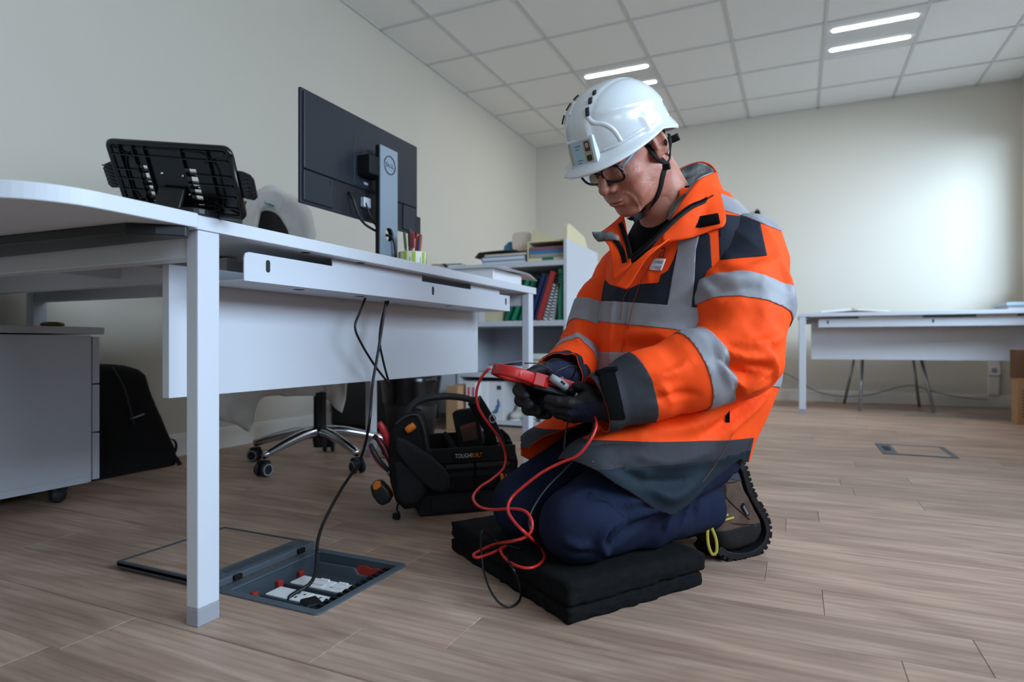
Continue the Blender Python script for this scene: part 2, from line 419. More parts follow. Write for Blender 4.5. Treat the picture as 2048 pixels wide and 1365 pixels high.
# ------------------------------------------------------------------ floor: slab with a hole for the floor box, planks as parts
HX0, HX1, HY0, HY1 = -1.072, -0.812, 0.897, 1.184
b = B()
for lo, hi in (((XL,YF),(XR,HY0)), ((XL,HY1),(XR,YB)), ((XL,HY0),(HX0,HY1)), ((HX1,HY0),(XR,HY1))):
    b.box((lo[0],lo[1],-.06), (hi[0],hi[1],-.0035))
floor = struct(b.build('floor', M_slab, origin=(0,0,0)))
PW, Y0, PL = .1342, .754, 1.22
def plank_rect(x0, x1, y0, y1, me=None):
    cx, cy = (x0+x1)/2, (y0+y1)/2; w, h = (x1-x0)/2, (y1-y0)/2
    if me is None:
        bb = B(); e = .0009
        V = [(-w,-h,-.02),(w,-h,-.02),(w,h,-.02),(-w,h,-.02),(-w,-h,-e),(w,-h,-e),(w,h,-e),(-w,h,-e),(-w+e,-h+e,0),(w-e,-h+e,0),(w-e,h-e,0),(-w+e,h-e,0)]
        F = [(0,3,2,1),(0,1,5,4),(1,2,6,5),(2,3,7,6),(3,0,4,7),(4,5,9,8),(5,6,10,9),(6,7,11,10),(7,4,8,11),(8,9,10,11)]
        me = bpy.data.meshes.new('floor_plank'); me.from_pydata(V, [], F); me.update(); me.materials.append(WOOD)
    o = bpy.data.objects.new('floor_plank', me); COL.objects.link(o); o.parent = floor; o.location = (cx, cy, 0)
    return me
full = None; joints = {1: -.53, 4: .046}
for k in range(-12, 41):
    ya, yb = Y0+PW*k, Y0+PW*(k+1)
    ya += .0012 if k % 5 == 0 else .0002; yb -= .0012 if (k+1) % 5 == 0 else .0002
    yb = min(yb, YB)
    if ya > YB-.01: continue
    j = joints.get(k, random.uniform(0, PL)); xs = [XL]; x = j-PL*math.ceil((j-XL)/PL)
    while x < XR:
        if x > XL+.02: xs.append(x)
        x += PL
    xs.append(XR)
    for a, c in zip(xs[:-1], xs[1:]):
        a2, c2 = a+.00025, c-.00025
        if c2-a2 < .03: continue
        if a2 < HX1 and c2 > HX0 and ya < HY1 and yb > HY0:      # cut round the floor box
            rects = [(a2, min(c2,HX0), ya, yb), (max(a2,HX1), c2, ya, yb), (max(a2,HX0), min(c2,HX1), ya, min(yb,HY0)), (max(a2,HX0), min(c2,HX1), max(ya,HY1), yb)]
            for q in rects:
                if q[1]-q[0] > .004 and q[3]-q[2] > .004: plank_rect(*q)
        elif abs((c-a)-PL) < 1e-6 and abs((yb-ya)-(PW-.0004)) < 1e-6: full = plank_rect(a2, c2, ya, yb, full)
        else: plank_rect(a2, c2, ya, yb)

# ------------------------------------------------------------------ walls and ceiling
struct(B().box((XL-.2,YF,-.06), (XL,YB,2.8)).build('wall_left', M_wall))
struct(B().box((XL-.2,YB,-.06), (XR+.25,YB+.2,2.8)).build('wall_back', M_wallb))
struct(B().box((XL-.2,YF-.2,-.06), (XR+.25,YF,2.8)).build('wall_front', M_wall))
b = B(); X1 = XR+.25
b.box((XR,YF,-.06), (X1,YB,WZ0)); b.box((XR,YF,WZ1), (X1,YB,2.8))
ys = sorted(WIN); prev = YF
for y0, y1 in ys: b.box((XR,prev,WZ0), (X1,y0,WZ1)); prev = y1
b.box((XR,prev,WZ0), (X1,YB,WZ1))
struct(b.build('wall_right', M_wall))
M_alu = mat('window_frame_white', 'd8d8d8', .4)
for i, (y0, y1) in enumerate(WIN):
    b = B(); f = .045; xa, xb = XR+.17, XR+.22
    b.box((xa,y0,WZ0), (xb,y1,WZ0+f)); b.box((xa,y0,WZ1-f), (xb,y1,WZ1)); b.box((xa,y0,WZ0), (xb,y0+f,WZ1)); b.box((xa,y1-f,WZ0), (xb,y1,WZ1))
    b.box((xa,(y0+y1)/2-.03,WZ0), (xb,(y0+y1)/2+.03,WZ1))
    struct(b.build('window_%d' % (i+1), M_alu, bevel=.004))
    struct(B().box((XR-.03,y0-.03,WZ0-.025), (X1,y1+.03,WZ0)).build('trim_%d' % (i+1), M_skirt, bevel=.004))
def skirting(name, lo, hi, ax):
    b = B(); x0, y0 = lo; x1, y1 = hi
    b.box((x0,y0,0), (x1,y1,.088)); g = .006
    if ax == 'x+': b.box((x0,y0,.088), (x1-g,y1,.1))
    elif ax == 'y-': b.box((x0,y0+g,.088), (x1,y1,.1))
    else: b.box((x0+g,y0,.088), (x1,y1,.1))
    return struct(b.build(name, M_skirt, bevel=.002))
skirting('baseboard_left', (XL,YF), (XL+.016,YB), 'x+')
skirting('baseboard_back', (XL+.016,YB-.016), (XR-.016,YB), 'y-')
skirting('baseboard_right', (XR-.016,YF), (XR,YB), 'x-')
ceil = struct(B().box((XL-.2,YF,2.70), (XR+.25,YB,2.80)).build('ceiling', M_wall, origin=(0,0,2.70)))
xl = [XL]+[-2.14+.5775*i for i in range(7)]+[XR]; xl = [x for x in xl if x <= XR]
yl = [YF]+[3.41-.575*i for i in range(10, 0, -1)]+[3.41,3.985,4.56,5.135,5.71]+[YB]
b = B(); g = .0095; e = .0015
for x in xl[1:-1]: b.box((x-g,YF,CZ), (x+g,YB,CZ+.03))
for y in yl[1:-1]:
    for xa, xb in zip(xl[:-1], xl[1:]): b.box((xa+g,y-g,CZ), (xb-g,y+g,CZ+.03))
b.box((XL,YF,CZ), (XL+.018,YB,CZ+.03)); b.box((XR-.018,YF,CZ), (XR,YB,CZ+.03)); b.box((XL+.018,YB-.018,CZ), (XR-.018,YB,CZ+.03))
lab(b.build('ceiling_grid', M_grid, ceil), 'grey metal grid between the ceiling tiles')
LIGHTS = [(-1.5625, 4.56), (.17, 4.56)]
cache = {}
for i in range(len(xl)-1):
    for j in range(len(yl)-1):
        x0, x1, y0, y1 = xl[i], xl[i+1], yl[j], yl[j+1]
        if any(abs(x0-a) < .02 and abs(y0-c) < .02 for a, c in LIGHTS): continue
        w, h = x1-x0-.02, y1-y0-.02; key = (round(w,3), round(h,3))
        if y1 < 2.6:
            continue
        if key not in cache:
            me = bpy.data.meshes.new('ceiling_tile'); q = B().box((-w/2,-h/2,0), (w/2,h/2,.015)); me.from_pydata(q.v, [], q.f); me.update(); me.materials.append(M_tile); cache[key] = me
        o = bpy.data.objects.new('ceiling_tile', cache[key]); COL.objects.link(o); o.parent = ceil; o.location = ((x0+x1)/2, (y0+y1)/2, CZ+.006-2.70)
jl = [y for y in yl if y < 2.7][-1]
lab(B().box((XL,YF,CZ+.006), (XR,jl,CZ+.02)).build('ceiling_field', M_tile, ceil), 'plain run of ceiling behind the camera')
M_led = mat('led_diffuser', 'ffffff', .4, emit=('eef6ff', 26.0))
M_panel = mat('light_panel_white', 'd0d0ce', .6)
lights = []
for n, (x0, y0) in enumerate(LIGHTS):
    xc, yc = x0+.289, y0+.2875
    t = thing('ceiling_light', (xc, yc, CZ), ('recessed ceiling light with two bright bars, partly behind the white helmet', 'recessed ceiling light with two bright bars at upper right, clear of the man')[n], 'ceiling light', 'recessed two bar ceiling lights')
    b = B(); s = .2785
    b.box((xc-s,yc-s,CZ+.004), (xc+s,yc+s,CZ+.02)); b.build('light_panel', M_panel, t)
    for dy in (-.153, .153):
        pts = rrect(.49, .036, .0175, 6); q = B().prism(pts, (-.004, .004), c=(xc, yc+dy, CZ+.004)); q.build('light_bar', M_led, t)
    l = bpy.data.lights.new('lamp', 'AREA'); l.shape = 'RECTANGLE'; l.size = .5; l.size_y = .35; l.energy = 6; l.color = (1.0, .96, .90)
    lo = bpy.data.objects.new('lamp', l); COL.objects.link(lo); lo.parent = t; lo.location = (0, 0, -.02); lo['kind'] = 'helper'

# ------------------------------------------------------------------ desks (worktop, legs, rails, cable tray, modesty panel)
TZ = .735; TT = .026
def make_desk(name, label, group):
    """desk in its own frame: tray side faces +X at x=0, runs y=0..L, built at the near desk's place"""
    X0, YA, YE, XB = -.965, .757, 2.335, -1.775
    t = thing(name, ((X0+XB)/2, (YA+YE)/2, 0), label, 'desk', group)
    tt = B().box((XB,YA+.004,TZ-TT), (X0,YE,TZ)).build('tabletop', M_white, t, bevel=.0015)
    for y in (1.06, 1.25): B().lathe([(0,0),(.011,0),(.011,.0008),(0,.0008)], 12, c=(-.992,y,TZ-TT-.0006)).build('fixing_hole', M_hole, tt)
    for (lx, ly) in ((-.998,.768), (-.998,2.265), (XB+.005,.768), (XB+.005,2.265)):
        lg = B().box((lx,ly,.032), (lx+.03,ly+.046,TZ-TT)).build('leg', M_whitem, t, bevel=.0025)
        lab(B().box((lx-.0003,ly-.0003,0), (lx+.0303,ly+.0463,.032)).build('foot', M_footgrey, lg, bevel=.002), 'grey plastic foot')
    for ly in (.772, 2.269):
        B().box((XB+.035,ly,.660), (-.998,ly+.038,.7085)).build('end_rail', M_whitem, t, bevel=.002)
    for xa in (-1.30, -1.60): B().box((xa,.81,.672), (xa+.03,2.27,.7085)).build('long_rail', M_whitem, t)
    B().box((-1.20,.812,.690), (-1.02,.838,.7085)).build('bracket', M_footgrey, t)
    # cable tray: an angle with tabs up to the worktop
    ya, ye = .897, 2.15; xt = -1.0
    tabs = [(1.155,1.54),(1.84,2.06)]; pr = [(ya,.632),(ye,.632),(ye,.688)]
    z0, z1 = .688, .7085; r = .012
    prof = [(ya,.632),(ye,.632),(ye,.690)]
    for a, c in reversed(tabs): prof += [(c,.690),(c,.7085),(a,.7085),(a,.690)]
    prof += [(ya+r,.690),(ya+.003,.687),(ya,.678)]
    R = np.array([[0,0,1.],[1,0,0],[0,1,0]])            # polygon (y,z) extruded along x
    q = B().prism(prof, (xt-.0015, xt+.0015), R)
    tr = q.build('cable_tray', M_whitem, t)
    b = B().box((-1.15,ya,.632), (xt-.0015,ye,.635)); b.box((-1.15,ya,.632), (-1.147,ye,.668)); b.build('tray_floor', M_whitem, tr)
    for y in (.958, 1.60, 2.115): B().prism(rrect(.011,.026,.0054,4), (xt+.0012, xt+.0022), R, (0,y,.667)).build('slot', M_hole, tr)
    for y in (1.10, 1.32, 1.78): B().lathe([(0,0),(.013,0),(.013,.0008),(0,.0008)], 12, c=(-1.05,y,.6315)).build('tray_hole', M_hole, tr)
    pm = B().box((-1.178,.852,.395), (-1.158,2.192,.668)).build('modesty_panel', M_white, t, bevel=.0012)
    return t
desk = make_desk('office_desk', 'white desk in the foreground with monitor on top, cable tray and hanging panel', 'white framed office desks')
# far desk, turned a quarter: tray side faces the camera
desk2 = copy_tree(desk, (0.79, 5.42, 0), -math.pi/2, 'white desk along the back wall at right with open binder on top', 'white framed office desks')

# return worktop that joins the near desk at its end, with rounded corner
b = B(); x0, x1, y0, y1, r = -2.50, -.955, .462, .759, .13
pl = [(x0,y0)]+[(x1-r+r*math.sin(math.radians(a)), y0+r-r*math.cos(math.radians(a))) for a in range(0, 91, 6)]+[(x1,y1),(-1.79,y1),(-1.79,1.33),(x0,1.33)]
ret = thing('return_desk', (-1.75, .62, 0), 'white rounded return worktop running out of frame at far left, over the drawer pedestal', 'desk')
b.prism(pl, (TZ-TT, TZ)); b.build('tabletop', M_white, ret, bevel=.002)
for lx, ly in ((-2.49,1.28), (-2.49,.47)):
    lg = B().box((lx,ly,.03), (lx+.045,ly+.045,TZ-TT)).build('leg', M_whitem, ret, bevel=.002)
    B().box((lx,ly,0), (lx+.045,ly+.045,.03)).build('foot', M_footgrey, lg)
B().box((-2.45,1.02,.655), (-1.19,1.05,.705)).build('cross_rail', M_whitem, ret, bevel=.002)
B().box((-2.46,1.285,.655), (-1.80,1.32,.70)).build('end_rail', M_whitem, ret, bevel=.002)
q = B().prism([(-1.72,.64),(-1.02,.672),(-.985,.70),(-.955,.735),(-.965,.748),(-1.04,.745),(-1.72,.745)], (.690,.7085)); lab(q.build('fixing_plate', M_black, ret, bevel=.002), 'black steel plate screwed under the worktop')

# ------------------------------------------------------------------ drawer pedestal
M_ped = mat('pedestal_grey_white', 'b9bcc4', .5, bump=(500,.04))
t = thing('drawer_pedestal', (-2.30, .9, 0), 'pale grey drawer pedestal on casters under the return worktop at left', 'drawer unit')
B().box((-2.50,.52,.055), (-2.104,1.272,.535)).build('carcass', M_ped, t, bevel=.002)
B().box((-2.503,.50,.539), (-2.10,1.312,.562)).build('top_panel', M_ped, t, bevel=.002)
B().box((-2.10,.52,.055), (-2.0985,1.26,.075)).build('plinth_lip', M_ped, t)
for z0, z1 in ((.06,.212),(.217,.372),(.377,.530)):
    d = B().box((-2.50,1.276,z0), (-2.104,1.298,z1)).build('drawer', M_ped, t, bevel=.0015)
    B().box((-2.35,1.298,z1-.05), (-2.25,1.312,z1-.038)).build('drawer_pull', M_footgrey, d, bevel=.003)
M_tyre = mat('caster_rubber', '1b1d22', .6)
for cx, cy in ((-2.14,1.19),(-2.46,1.19),(-2.14,.58),(-2.46,.58)):
    b = B(); b.lathe([(.0,-.011),(.021,-.011),(.024,-.006),(.024,.006),(.021,.011),(0,.011)], 16, R=np.array([[0,0,1],[0,1,0],[1,0,0.]]), c=(cx,cy,.0245)); 
    cs = b.build('caster', M_tyre, t, smooth=True)
    B().prism(rrect(.034,.05,.012), (.038,.055), c=(cx,cy,0)).build('caster_fork', M_black, cs)
M_case = mat('tortoise_case', '4a3a24', .35, var=(40,'8a7040',.8))
c = Wp(105, 646, 2.13); c[2] = .5625
a = np.linspace(0, 1, 9); b = B()
prof = [(0,.0)]+[(.052*math.sin(math.pi*k/10)**.7, .013-.013*math.cos(math.pi*k/10)) for k in range(1,10)]+[(0,.026)]
b.lathe(prof, 20, R=np.diag([1.0,.55,.8]), c=tuple(c)); tag(b.build('glasses_case', M_case, smooth=True), 'flat brown oval case lying on the drawer pedestal', 'case')

# ------------------------------------------------------------------ floor boxes
M_slate = mat('slate_grey_plastic', '4d565e', .5, spec=.4, bump=(300,.05))
M_slated = mat('slate_dark_plastic', '3c444c', .55, bump=(300,.05))
M_sock = mat('socket_white', 'e9e9ea', .35)
M_redp = mat('red_clip_plastic', '9c2f28', .45)
fx0, fx1, fy0, fy1 = HX0-.004, HX1+.004, HY0-.004, HY1+.004
t = thing('floor_box', ((fx0+fx1)/2, (fy0+fy1)/2, 0), 'open slate grey floor socket box sunk in the floor beside the desk leg', 'floor box')
def ring(o, i, z0, z1):
    n = len(o); V = [(x,y,z) for z in (z0,) for x,y in o]+[(x,y,z1) for x,y in o]+[(x,y,z1) for x,y in i]+[(x,y,z0) for x,y in i]
    F = []
    for k in range(4):
        for j in range(n): F.append((k*n+j, k*n+(j+1)%n, ((k+1)%4)*n+(j+1)%n, ((k+1)%4)*n+j))
    return V, F
cx, cy = (fx0+fx1)/2, (fy0+fy1)/2; w, h = fx1-fx0, fy1-fy0
o_ = [(x+cx, y+cy) for x, y in rrect(w, h, .012)]; i_ = [(x+cx+.004, y+cy) for x, y in rrect(w-.04, h-.036, .004)]
fix_normals(B().add(*ring(o_, i_, -.001, .0035)).build('frame', M_slate, t, bevel=.0015))
ix0, ix1, iy0, iy1 = cx+.004-(w-.04)/2, cx+.004+(w-.04)/2, cy-(h-.036)/2, cy+(h-.036)/2
D = -.042
b = B(); e = .004
b.box((ix0-e,iy0-e,D-.004), (ix1+e,iy1+e,D)); b.box((ix0-e,iy0-e,D), (ix0,iy1+e,-.001)); b.box((ix1,iy0-e,D), (ix1+e,iy1+e,-.001)); b.box((ix0,iy0-e,D), (ix1,iy0,-.001)); b.box((ix0,iy1,D), (ix1,iy1+e,-.001))
b.build('tub', M_slated, t)
b = B(); b.prism([(ix0,-.018),(ix0,-.05),(ix1,-.05),(ix1,-.018),(ix1-.03,-.018),(ix1-.045,-.03),(ix1-.1,-.03),(ix1-.112,-.016)], (-.004,.004), np.array([[1.,0,0],[0,0,1],[0,1,0]]), (0,iy1-.012,0)); b.build('side_plate', M_slate, t)
b = B(); zz = [(ix1-.112+.012*k, -.014-.006*(k%2)*.6+(.004 if k<3 else 0)) for k in range(8)]
b.prism([(ix1-.108,-.03)]+[(ix1-.108,-.012),(ix1-.085,-.009),(ix1-.07,-.013),(ix1-.05,-.010),(ix1-.03,-.017),(ix1-.03,-.03)], (-.003,.003), np.array([[1.,0,0],[0,0,1],[0,1,0]]), (0,iy1-.006,0)); lab(b.build('latch', M_redp, t), 'dark red latch strip')
for yy in (iy0+.055, iy0+.125, iy0+.19):
    B().box((ix0,yy-.007,D), (ix0+.012,yy+.007,D+.022)).build('clip', M_redp, t, bevel=.002)
for n, yy in enumerate((iy0+.022, iy0+.092, iy0+.163)):
    rl = B().box((ix0+.012,yy-.026,D), (ix1-.016,yy+.026,D+.012)).build('module_rail', M_slated, t, bevel=.0015)
    for k in range(2 if n else 1):
        xa = ix0+.022+(.0 if k == 0 else .098); xb = xa+.096
        if n == 0: xb = xa+.14
        pl_ = B().box((xa,yy-.022,D+.012), (min(xb,ix1-.018),yy+.022,D+.0155)).build('socket_plate', M_sock, rl, bevel=.001)
for k in range(2):                                                   # socket pins on the middle row, labels on the back row
    xc = ix0+.095+.058*k; yy = iy0+.092
    b = B()
    for dx, dy, ww, hh in ((-.008,.008,.004,.008),(.008,.008,.004,.006),(0,-.010,.005,.007)): b.box((xc+dx-ww/2,yy+dy-hh/2,D+.0156), (xc+dx+ww/2,yy+dy+hh/2,D+.0161))
    b.build('socket_holes', M_hole, t)
    yy = iy0+.163; xc = ix0+.088+.052*k
    lb = B().box((xc-.02,yy-.019,D+.0156), (xc+.02,yy-.004,D+.0166)).build('label', M_sock, t)
    put_text('lettering', ('15-2.1108','11-2.1108')[k], .0078, (xc+.017,yy-.008,D+.0169), (-1,0,0), (0,-1,0), M_hole, lb)
    B().box((xc-.012,yy+.013,D+.0156), (xc+.012,yy+.02,D+.019)).build('port_cap', M_sock, t, bevel=.001)
b = B()
for k in range(13):
    yy = iy0+.012+k*.0195
    b.box((ix1-.026,yy-.004,-.010), (ix1+.0,yy+.004,-.002)); b.box((ix1-.028,yy-.006,-.022), (ix1-.024,yy+.006,-.004))
lab(b.build('cable_comb', M_blackm, t), 'black rubber cable comb along the right rim'); b = None
# lid folded back on the floor, wood-covered
LX0, LX1, LY0, LY1 = -1.385, -1.075, .892, 1.181
ld = B(); ld.box((LX0,LY0,.008), (LX1-.02,LY1,.017)); ld.box((LX0,LY0,.002), (LX0+.004,LY0+.09,.017)); ld.box((LX0+.004,LY0,.004), (LX1-.02,LY0+.003,.017))
lid = ld.build('lid', M_slated, t, bevel=.0015)
for lo_, hi_ in (((LX0,LY0,.010),(LX0+.008,LY1,.0192)), ((LX0+.008,LY0,.010),(LX1-.05,LY0+.007,.0192)), ((LX0+.008,LY1-.007,.010),(LX1-.05,LY1,.0192))): B().box(lo_, hi_).build('lid_edge', M_slated, lid)
for k, (ya, yb) in enumerate(((LY0+.008, LY0+.131), (LY0+.1318, LY0+.262), (LY0+.2628, LY1-.008))):
    w_ = B().box((LX0+.009,ya,.014), (LX1-.06,yb,.0178)).build('wood_insert', WOOD, lid)
hb = B().box((LX1-.058,LY0-.003,.004), (LX1-.001,LY1+.002,.0205)).build('hinge_bar', M_slate, lid, bevel=.003)
b = B().prism(rrect(.028,.19,.011), (.0195,.0222), c=(LX1-.026,(LY0+LY1)/2,0)); b.build('finger_grip', M_slated, lid, bevel=.0008)
b = B()
for yy in (LY0+.055, LY1-.05): b.box((LX1-.004,yy-.010,.008), (LX1+.006,yy+.010,.019))
b.build('hinge_lug', M_blackm, lid, bevel=.001)

# closed floor box further back
t = thing('floor_box', (.506, 3.48, 0), 'closed floor box lid with slate frame in the open floor at right', 'floor box')
ow = [(x+.506, y+3.48) for x, y in rrect(.292, .335, .008)]; iw = [(x+.526, y+3.48) for x, y in rrect(.205, .285, .003)]
fix_normals(B().add(*ring(ow, iw, .0002, .003)).build('frame', M_slate, t))
for ya, yb in ((3.338,3.4395),(3.4405,3.5195),(3.5205,3.622)): B().box((.424,ya,.0003), (.628,yb,.0022)).build('wood_insert', WOOD, t)
B().prism(rrect(.03,.12,.012), (.003,.0045), c=(.392,3.48,0)).build('finger_grip', M_blackm, t)
# ================================================================== the kneeling man; built in (right, depth, z) and turned into the world
FW = np.array([-.868,-.498,0.]); LF = np.array([.498,-.868,0.]); C0 = np.array([.42,1.53,0.])
def loc3(p): q = p-C0; return q@LF, q@FW, p[:,2]
def at3(x, y, z): return C0+x*LF+y*FW+np.array([0,0,z])
M_orange = mat('hivis_orange', 'ff5218', .72, spec=.2, bump=(900,.10), var=(14,'fb4a14',.5))
M_reflect = mat('reflective_grey_tape', '908f95', .5, spec=.5, bump=(1500,.10), var=(30,'84838a',.6))
M_navyj = mat('navy_jacket_fabric', '20242f', .75, spec=.25, bump=(900,.10))
M_char = mat('charcoal_jacket_fabric', '34353a', .75, spec=.25, bump=(900,.10))
M_teal = mat('dark_teal_fabric', '17232d', .75, spec=.25, bump=(900,.10))
M_velcro = mat('black_velcro', '0b0b0c', .95, spec=.1, bump=(900,.4))
M_fleece = mat('grey_fleece', '50575a', .95, spec=.1, var=(24,'a5a9a8',1.0), bump=(70,1.0))
M_trous = mat('navy_work_trousers', '1b2238', .85, spec=.15, var=(20,'171d30',.7), bump=(900,.15))
M_knit = mat('black_knit', '0d0d10', .9, spec=.15, bump=(400,.3))
M_glove = mat('black_glove_rubber', '141416', .55, spec=.35, bump=(350,.35))
M_glovek = mat('navy_glove_knit', '1c1f38', .8, spec=.35, bump=(700,.5))
M_skin = mat('skin', 'b67c68', .44, spec=.42, var=(30,'9a5a4c',.65), bump=(420,.30), sss=.12)
M_lip = mat('lip_skin', 'a5665c', .5, sss=.15, bump=(400,.15))
M_hair = mat('grey_hair', '6b625b', .7, bump=(300,.8))
M_helmet = mat('white_helmet_shell', 'd6dadd', .16, spec=.5, coat=.4)
M_strap = mat('black_webbing', '0c0c0d', .7, spec=.25, bump=(700,.4))
M_frame = mat('black_acetate', '101318', .22, spec=.5)
M_temple = mat('blue_grey_temple', '5d7488', .25, spec=.5)

man = thing('person', tuple(Wq(at3(0,0,0))), 'kneeling person in orange jacket and white helmet holding a red meter', 'person')

# ---------------- joints
LS, LE, LW = np.array([.522,1.385,.695]), np.array([.475,1.300,.482]), np.array([.170,1.245,.384])
RS, RE, RW = np.array([.325,1.700,.695]), np.array([.184,1.600,.482]), np.array([.106,1.400,.430])
LH, LK, LA = np.array([.465,1.46,.275]), np.array([.131,1.243,.141]), np.array([.437,1.437,.135])
RH, RK, RA = np.array([.375,1.62,.275]), np.array([.031,1.418,.141]), np.array([.345,1.607,.130])
SHIN = (LA-LK)/np.linalg.norm(LA-LK)
PADZ = .0735

# ---------------- head frame (solved from the photo)
HF, HL, HU = np.array([-.644,-.369,-.670]), np.array([.578,-.809,-.110]), np.array([-.501,-.458,.734])
HR = frame(HL, HF, HU); HO = np.array([.2612,1.4090,.9476])
def hw(p): return HO+np.asarray(p, float)@HR.T              # head-local (left, forward, up) -> (r, d, z)
def hl(p): return (p-HO)@HR
NECK = hl(np.array([[.405,1.515,.80]]))[0]
def head_sd(p):
    q = p.copy(); q[:,0] = np.abs(q[:,0])                     # symmetric
    f = ell(q, (0,-.018,.045), (.077,.101,.088))
    f = smin(f, ell(q, (0,.028,-.020), (.064,.066,.082)), .03)
    f = smin(f, ell(q, (0,.030,-.070), (.058,.058,.046)), .025)
    f = smin(f, cone(q, (.052,-.004,-.06), (.020,.068,-.108), .013, .013), .03)     # jaw line
    f = smin(f, ell(q, (0,.079,-.108), (.021,.016,.017)), .018)                      # chin
    f = smin(f, ell(q, (.044,.062,-.030), (.021,.021,.018)), .02)                    # cheekbone
    f = smin(f, ell(q, (.040,.058,-.070), (.018,.024,.026)), .02)                    # cheek and jowl
    f = smin(f, cone(q, (0,.088,.024), (.040,.076,.020), .012, .010), .014)          # brow
    f = smin(f, ell(q, (0,.084,-.072), (.030,.021,.022)), .015)                      # muzzle
    f = smax(f, -ell(q, (.031,.103,.001), (.020,.020,.015)), .012)                   # sockets
    f = smin(f, ell(q, (.031,.0765,-.001), (.0150,.0135,.0130)), .004)               # lids over the eyes
    f = smin(f, ell(q, (.030,.080,-.0155), (.015,.009,.006)), .008)                  # bags
    n = cone(q, (0,.090,.010), (0,.1115,-.029), .0085, .0105)
    n = smin(n, ell(q, (0,.1125,-.034), (.0115,.0115,.0105)), .006)
    n = smin(n, ell(q, (.0145,.0985,-.0385), (.0085,.0125,.0085)), .006)
    f = smin(f, n, .008)
    f = smax(f, -ell(q, (.0075,.1045,-.0455), (.0042,.0060,.0045)), .003)            # nostrils
    f = smin(f, ell(q, (0,.1005,-.0685), (.022,.0085,.0052)), .004)                  # upper lip
    f = smin(f, ell(q, (0,.0985,-.0785), (.0195,.0085,.0056)), .004)                 # lower lip
    f = smax(f, -ell(q, (0,.1090,-.0735), (.0270,.012,.0011)), .0025)                # mouth line
    f = smax(f, -ell(q, (0,.1050,-.0900), (.016,.010,.0045)), .008)                  # under the lip
    er = rotz(math.radians(26))@rotx(math.radians(-8))
    e = ell(q, (.0825,-.014,.000), (.0065,.0195,.0335), er)
    e = smin(e, ell(q, (.0780,-.004,-.026), (.0062,.009,.011)), .006)
    cup = ell(q, (.0895,-.0105,.003), (.0062,.0120,.0215), er)
    e = smax(e, -cup, .0035)
    e = smin(e, ell(q, (.0815,-.002,-.001), (.0045,.0045,.012)), .004)
    f = smin(f, e, .004)
    q0 = p
    f = smin(f, cone(q0, (0,-.028,-.055), NECK, .062, .066), .03)
    return f
hv, ht = sdf_mesh(head_sd, (-.105,-.150,-.225), (.105,.140,.145), .0019)
head = Surf(hw(hv), ht)
# creases, traced from the photo onto the face
for px, h, w in (([(1238,383),(1252,386),(1267,396),(1276,410),(1279,424)], -.0021, .0030), ([(1244,377),(1258,380),(1272,391),(1281,404)], .0014, .0055),
                 ([(1262,397),(1268,402),(1271,411)], -.0016, .0026), ([(1281,402),(1286,416),(1280,430)], -.0010, .0030),
                 ([(1262,340),(1276,334),(1286,327)], -.0008, .0022), ([(1262,346),(1276,346)], -.0007, .002),
                 ([(1216,352),(1228,356),(1240,352)], -.0011, .0020), ([(1220,343),(1231,341),(1243,338)], -.0010, .0018),
                 ([(1290,350),(1284,378),(1277,400)], -.0012, .0085), ([(1300,352),(1306,372)], .0012, .009),
                 ([(1228,420),(1243,412),(1258,414)], -.0010, .0040), ([(1250,438),(1275,434),(1298,412)], -.0008, .004)):
    head.fold(px, h, w)
head.V = head.V+head.N*(fbm(hl(head.V)*70)*.00035)[:,None]
# rest of the body under the clothes: one more connected surface, joined into the same mesh below the collar
def body_sd(p):
    x, y, z = loc3(p)
    f = chain(p, [at3(0,.02,.32), at3(0,.0,.45), at3(0,.0,.62), at3(0,.0,.72)], [.105,.120,.125,.10], .05)
    f = smin(f, chain(p, [at3(-.15,0,.70), at3(.15,0,.70)], [.06,.06]), .06)
    f = smin(f, cone(p, at3(0,.0,.70), hw((0,-.03,-.06)), .06, .055), .03)
    for s in ((LS,LE,LW), (RS,RE,RW)): f = smin(f, chain(p, s, [.052,.040,.028], .02), .03)
    for s in ((LH,LK,LA), (RH,RK,RA)): f = smin(f, chain(p, (s[0]+(s[1]-s[0])*.2, s[1], s[2]), [.070,.054,.036], .02), .03)
    return f
bv, bt = sdf_mesh(body_sd, (-.06,1.15,.06), (.66,1.80,.86), .012)
mesh_obj('body', Wq(np.vstack([head.V, bv])), np.vstack([ht, bt+len(head.V)]), M_skin, man, True)

# ---------------- lips, brow hair, eyes
u_, v_ = head.px(); Lh = hl(head.V)
lipf = .0062-np.sqrt(((np.abs(Lh[:,0])/3.6))**2+(Lh[:,2]+.0735)**2*.62); lipf = np.where(Lh[:,1] > .08, lipf, -1)
qobj('lips', head.panel(lipf, .0004), M_lip, man)
for sgn in (1, -1):
    hb = .0046-np.sqrt(((Lh[:,0]-sgn*.030)/4.2)**2+(Lh[:,2]-.0215-.1*np.abs(Lh[:,0])*0)**2); hb = np.where(Lh[:,1] > .05, hb, -1)
    lab(qobj('eyebrow', head.panel(hb, .0012), M_hair, man, .001), 'grey eyebrow')
    lid = .00085-np.abs(Lh[:,2]+.0075+((Lh[:,0]-sgn*.031)**2)*-9); lid = np.where((np.abs(Lh[:,0]-sgn*.031) < .0125) & (Lh[:,1] > .05), lid, -1)
    qobj('eyelashes', head.panel(lid, .0006), M_hair, man)
# short hair at the back of the head and over the ears
hq = Lh; hs = np.minimum.reduce([-.035-hq[:,1], hq[:,2]+.050, .071-np.abs(hq[:,0])])
qobj('hair', head.panel(np.where(hq[:,2] > -.06, hs, -1), .003), M_hair, man, .003)

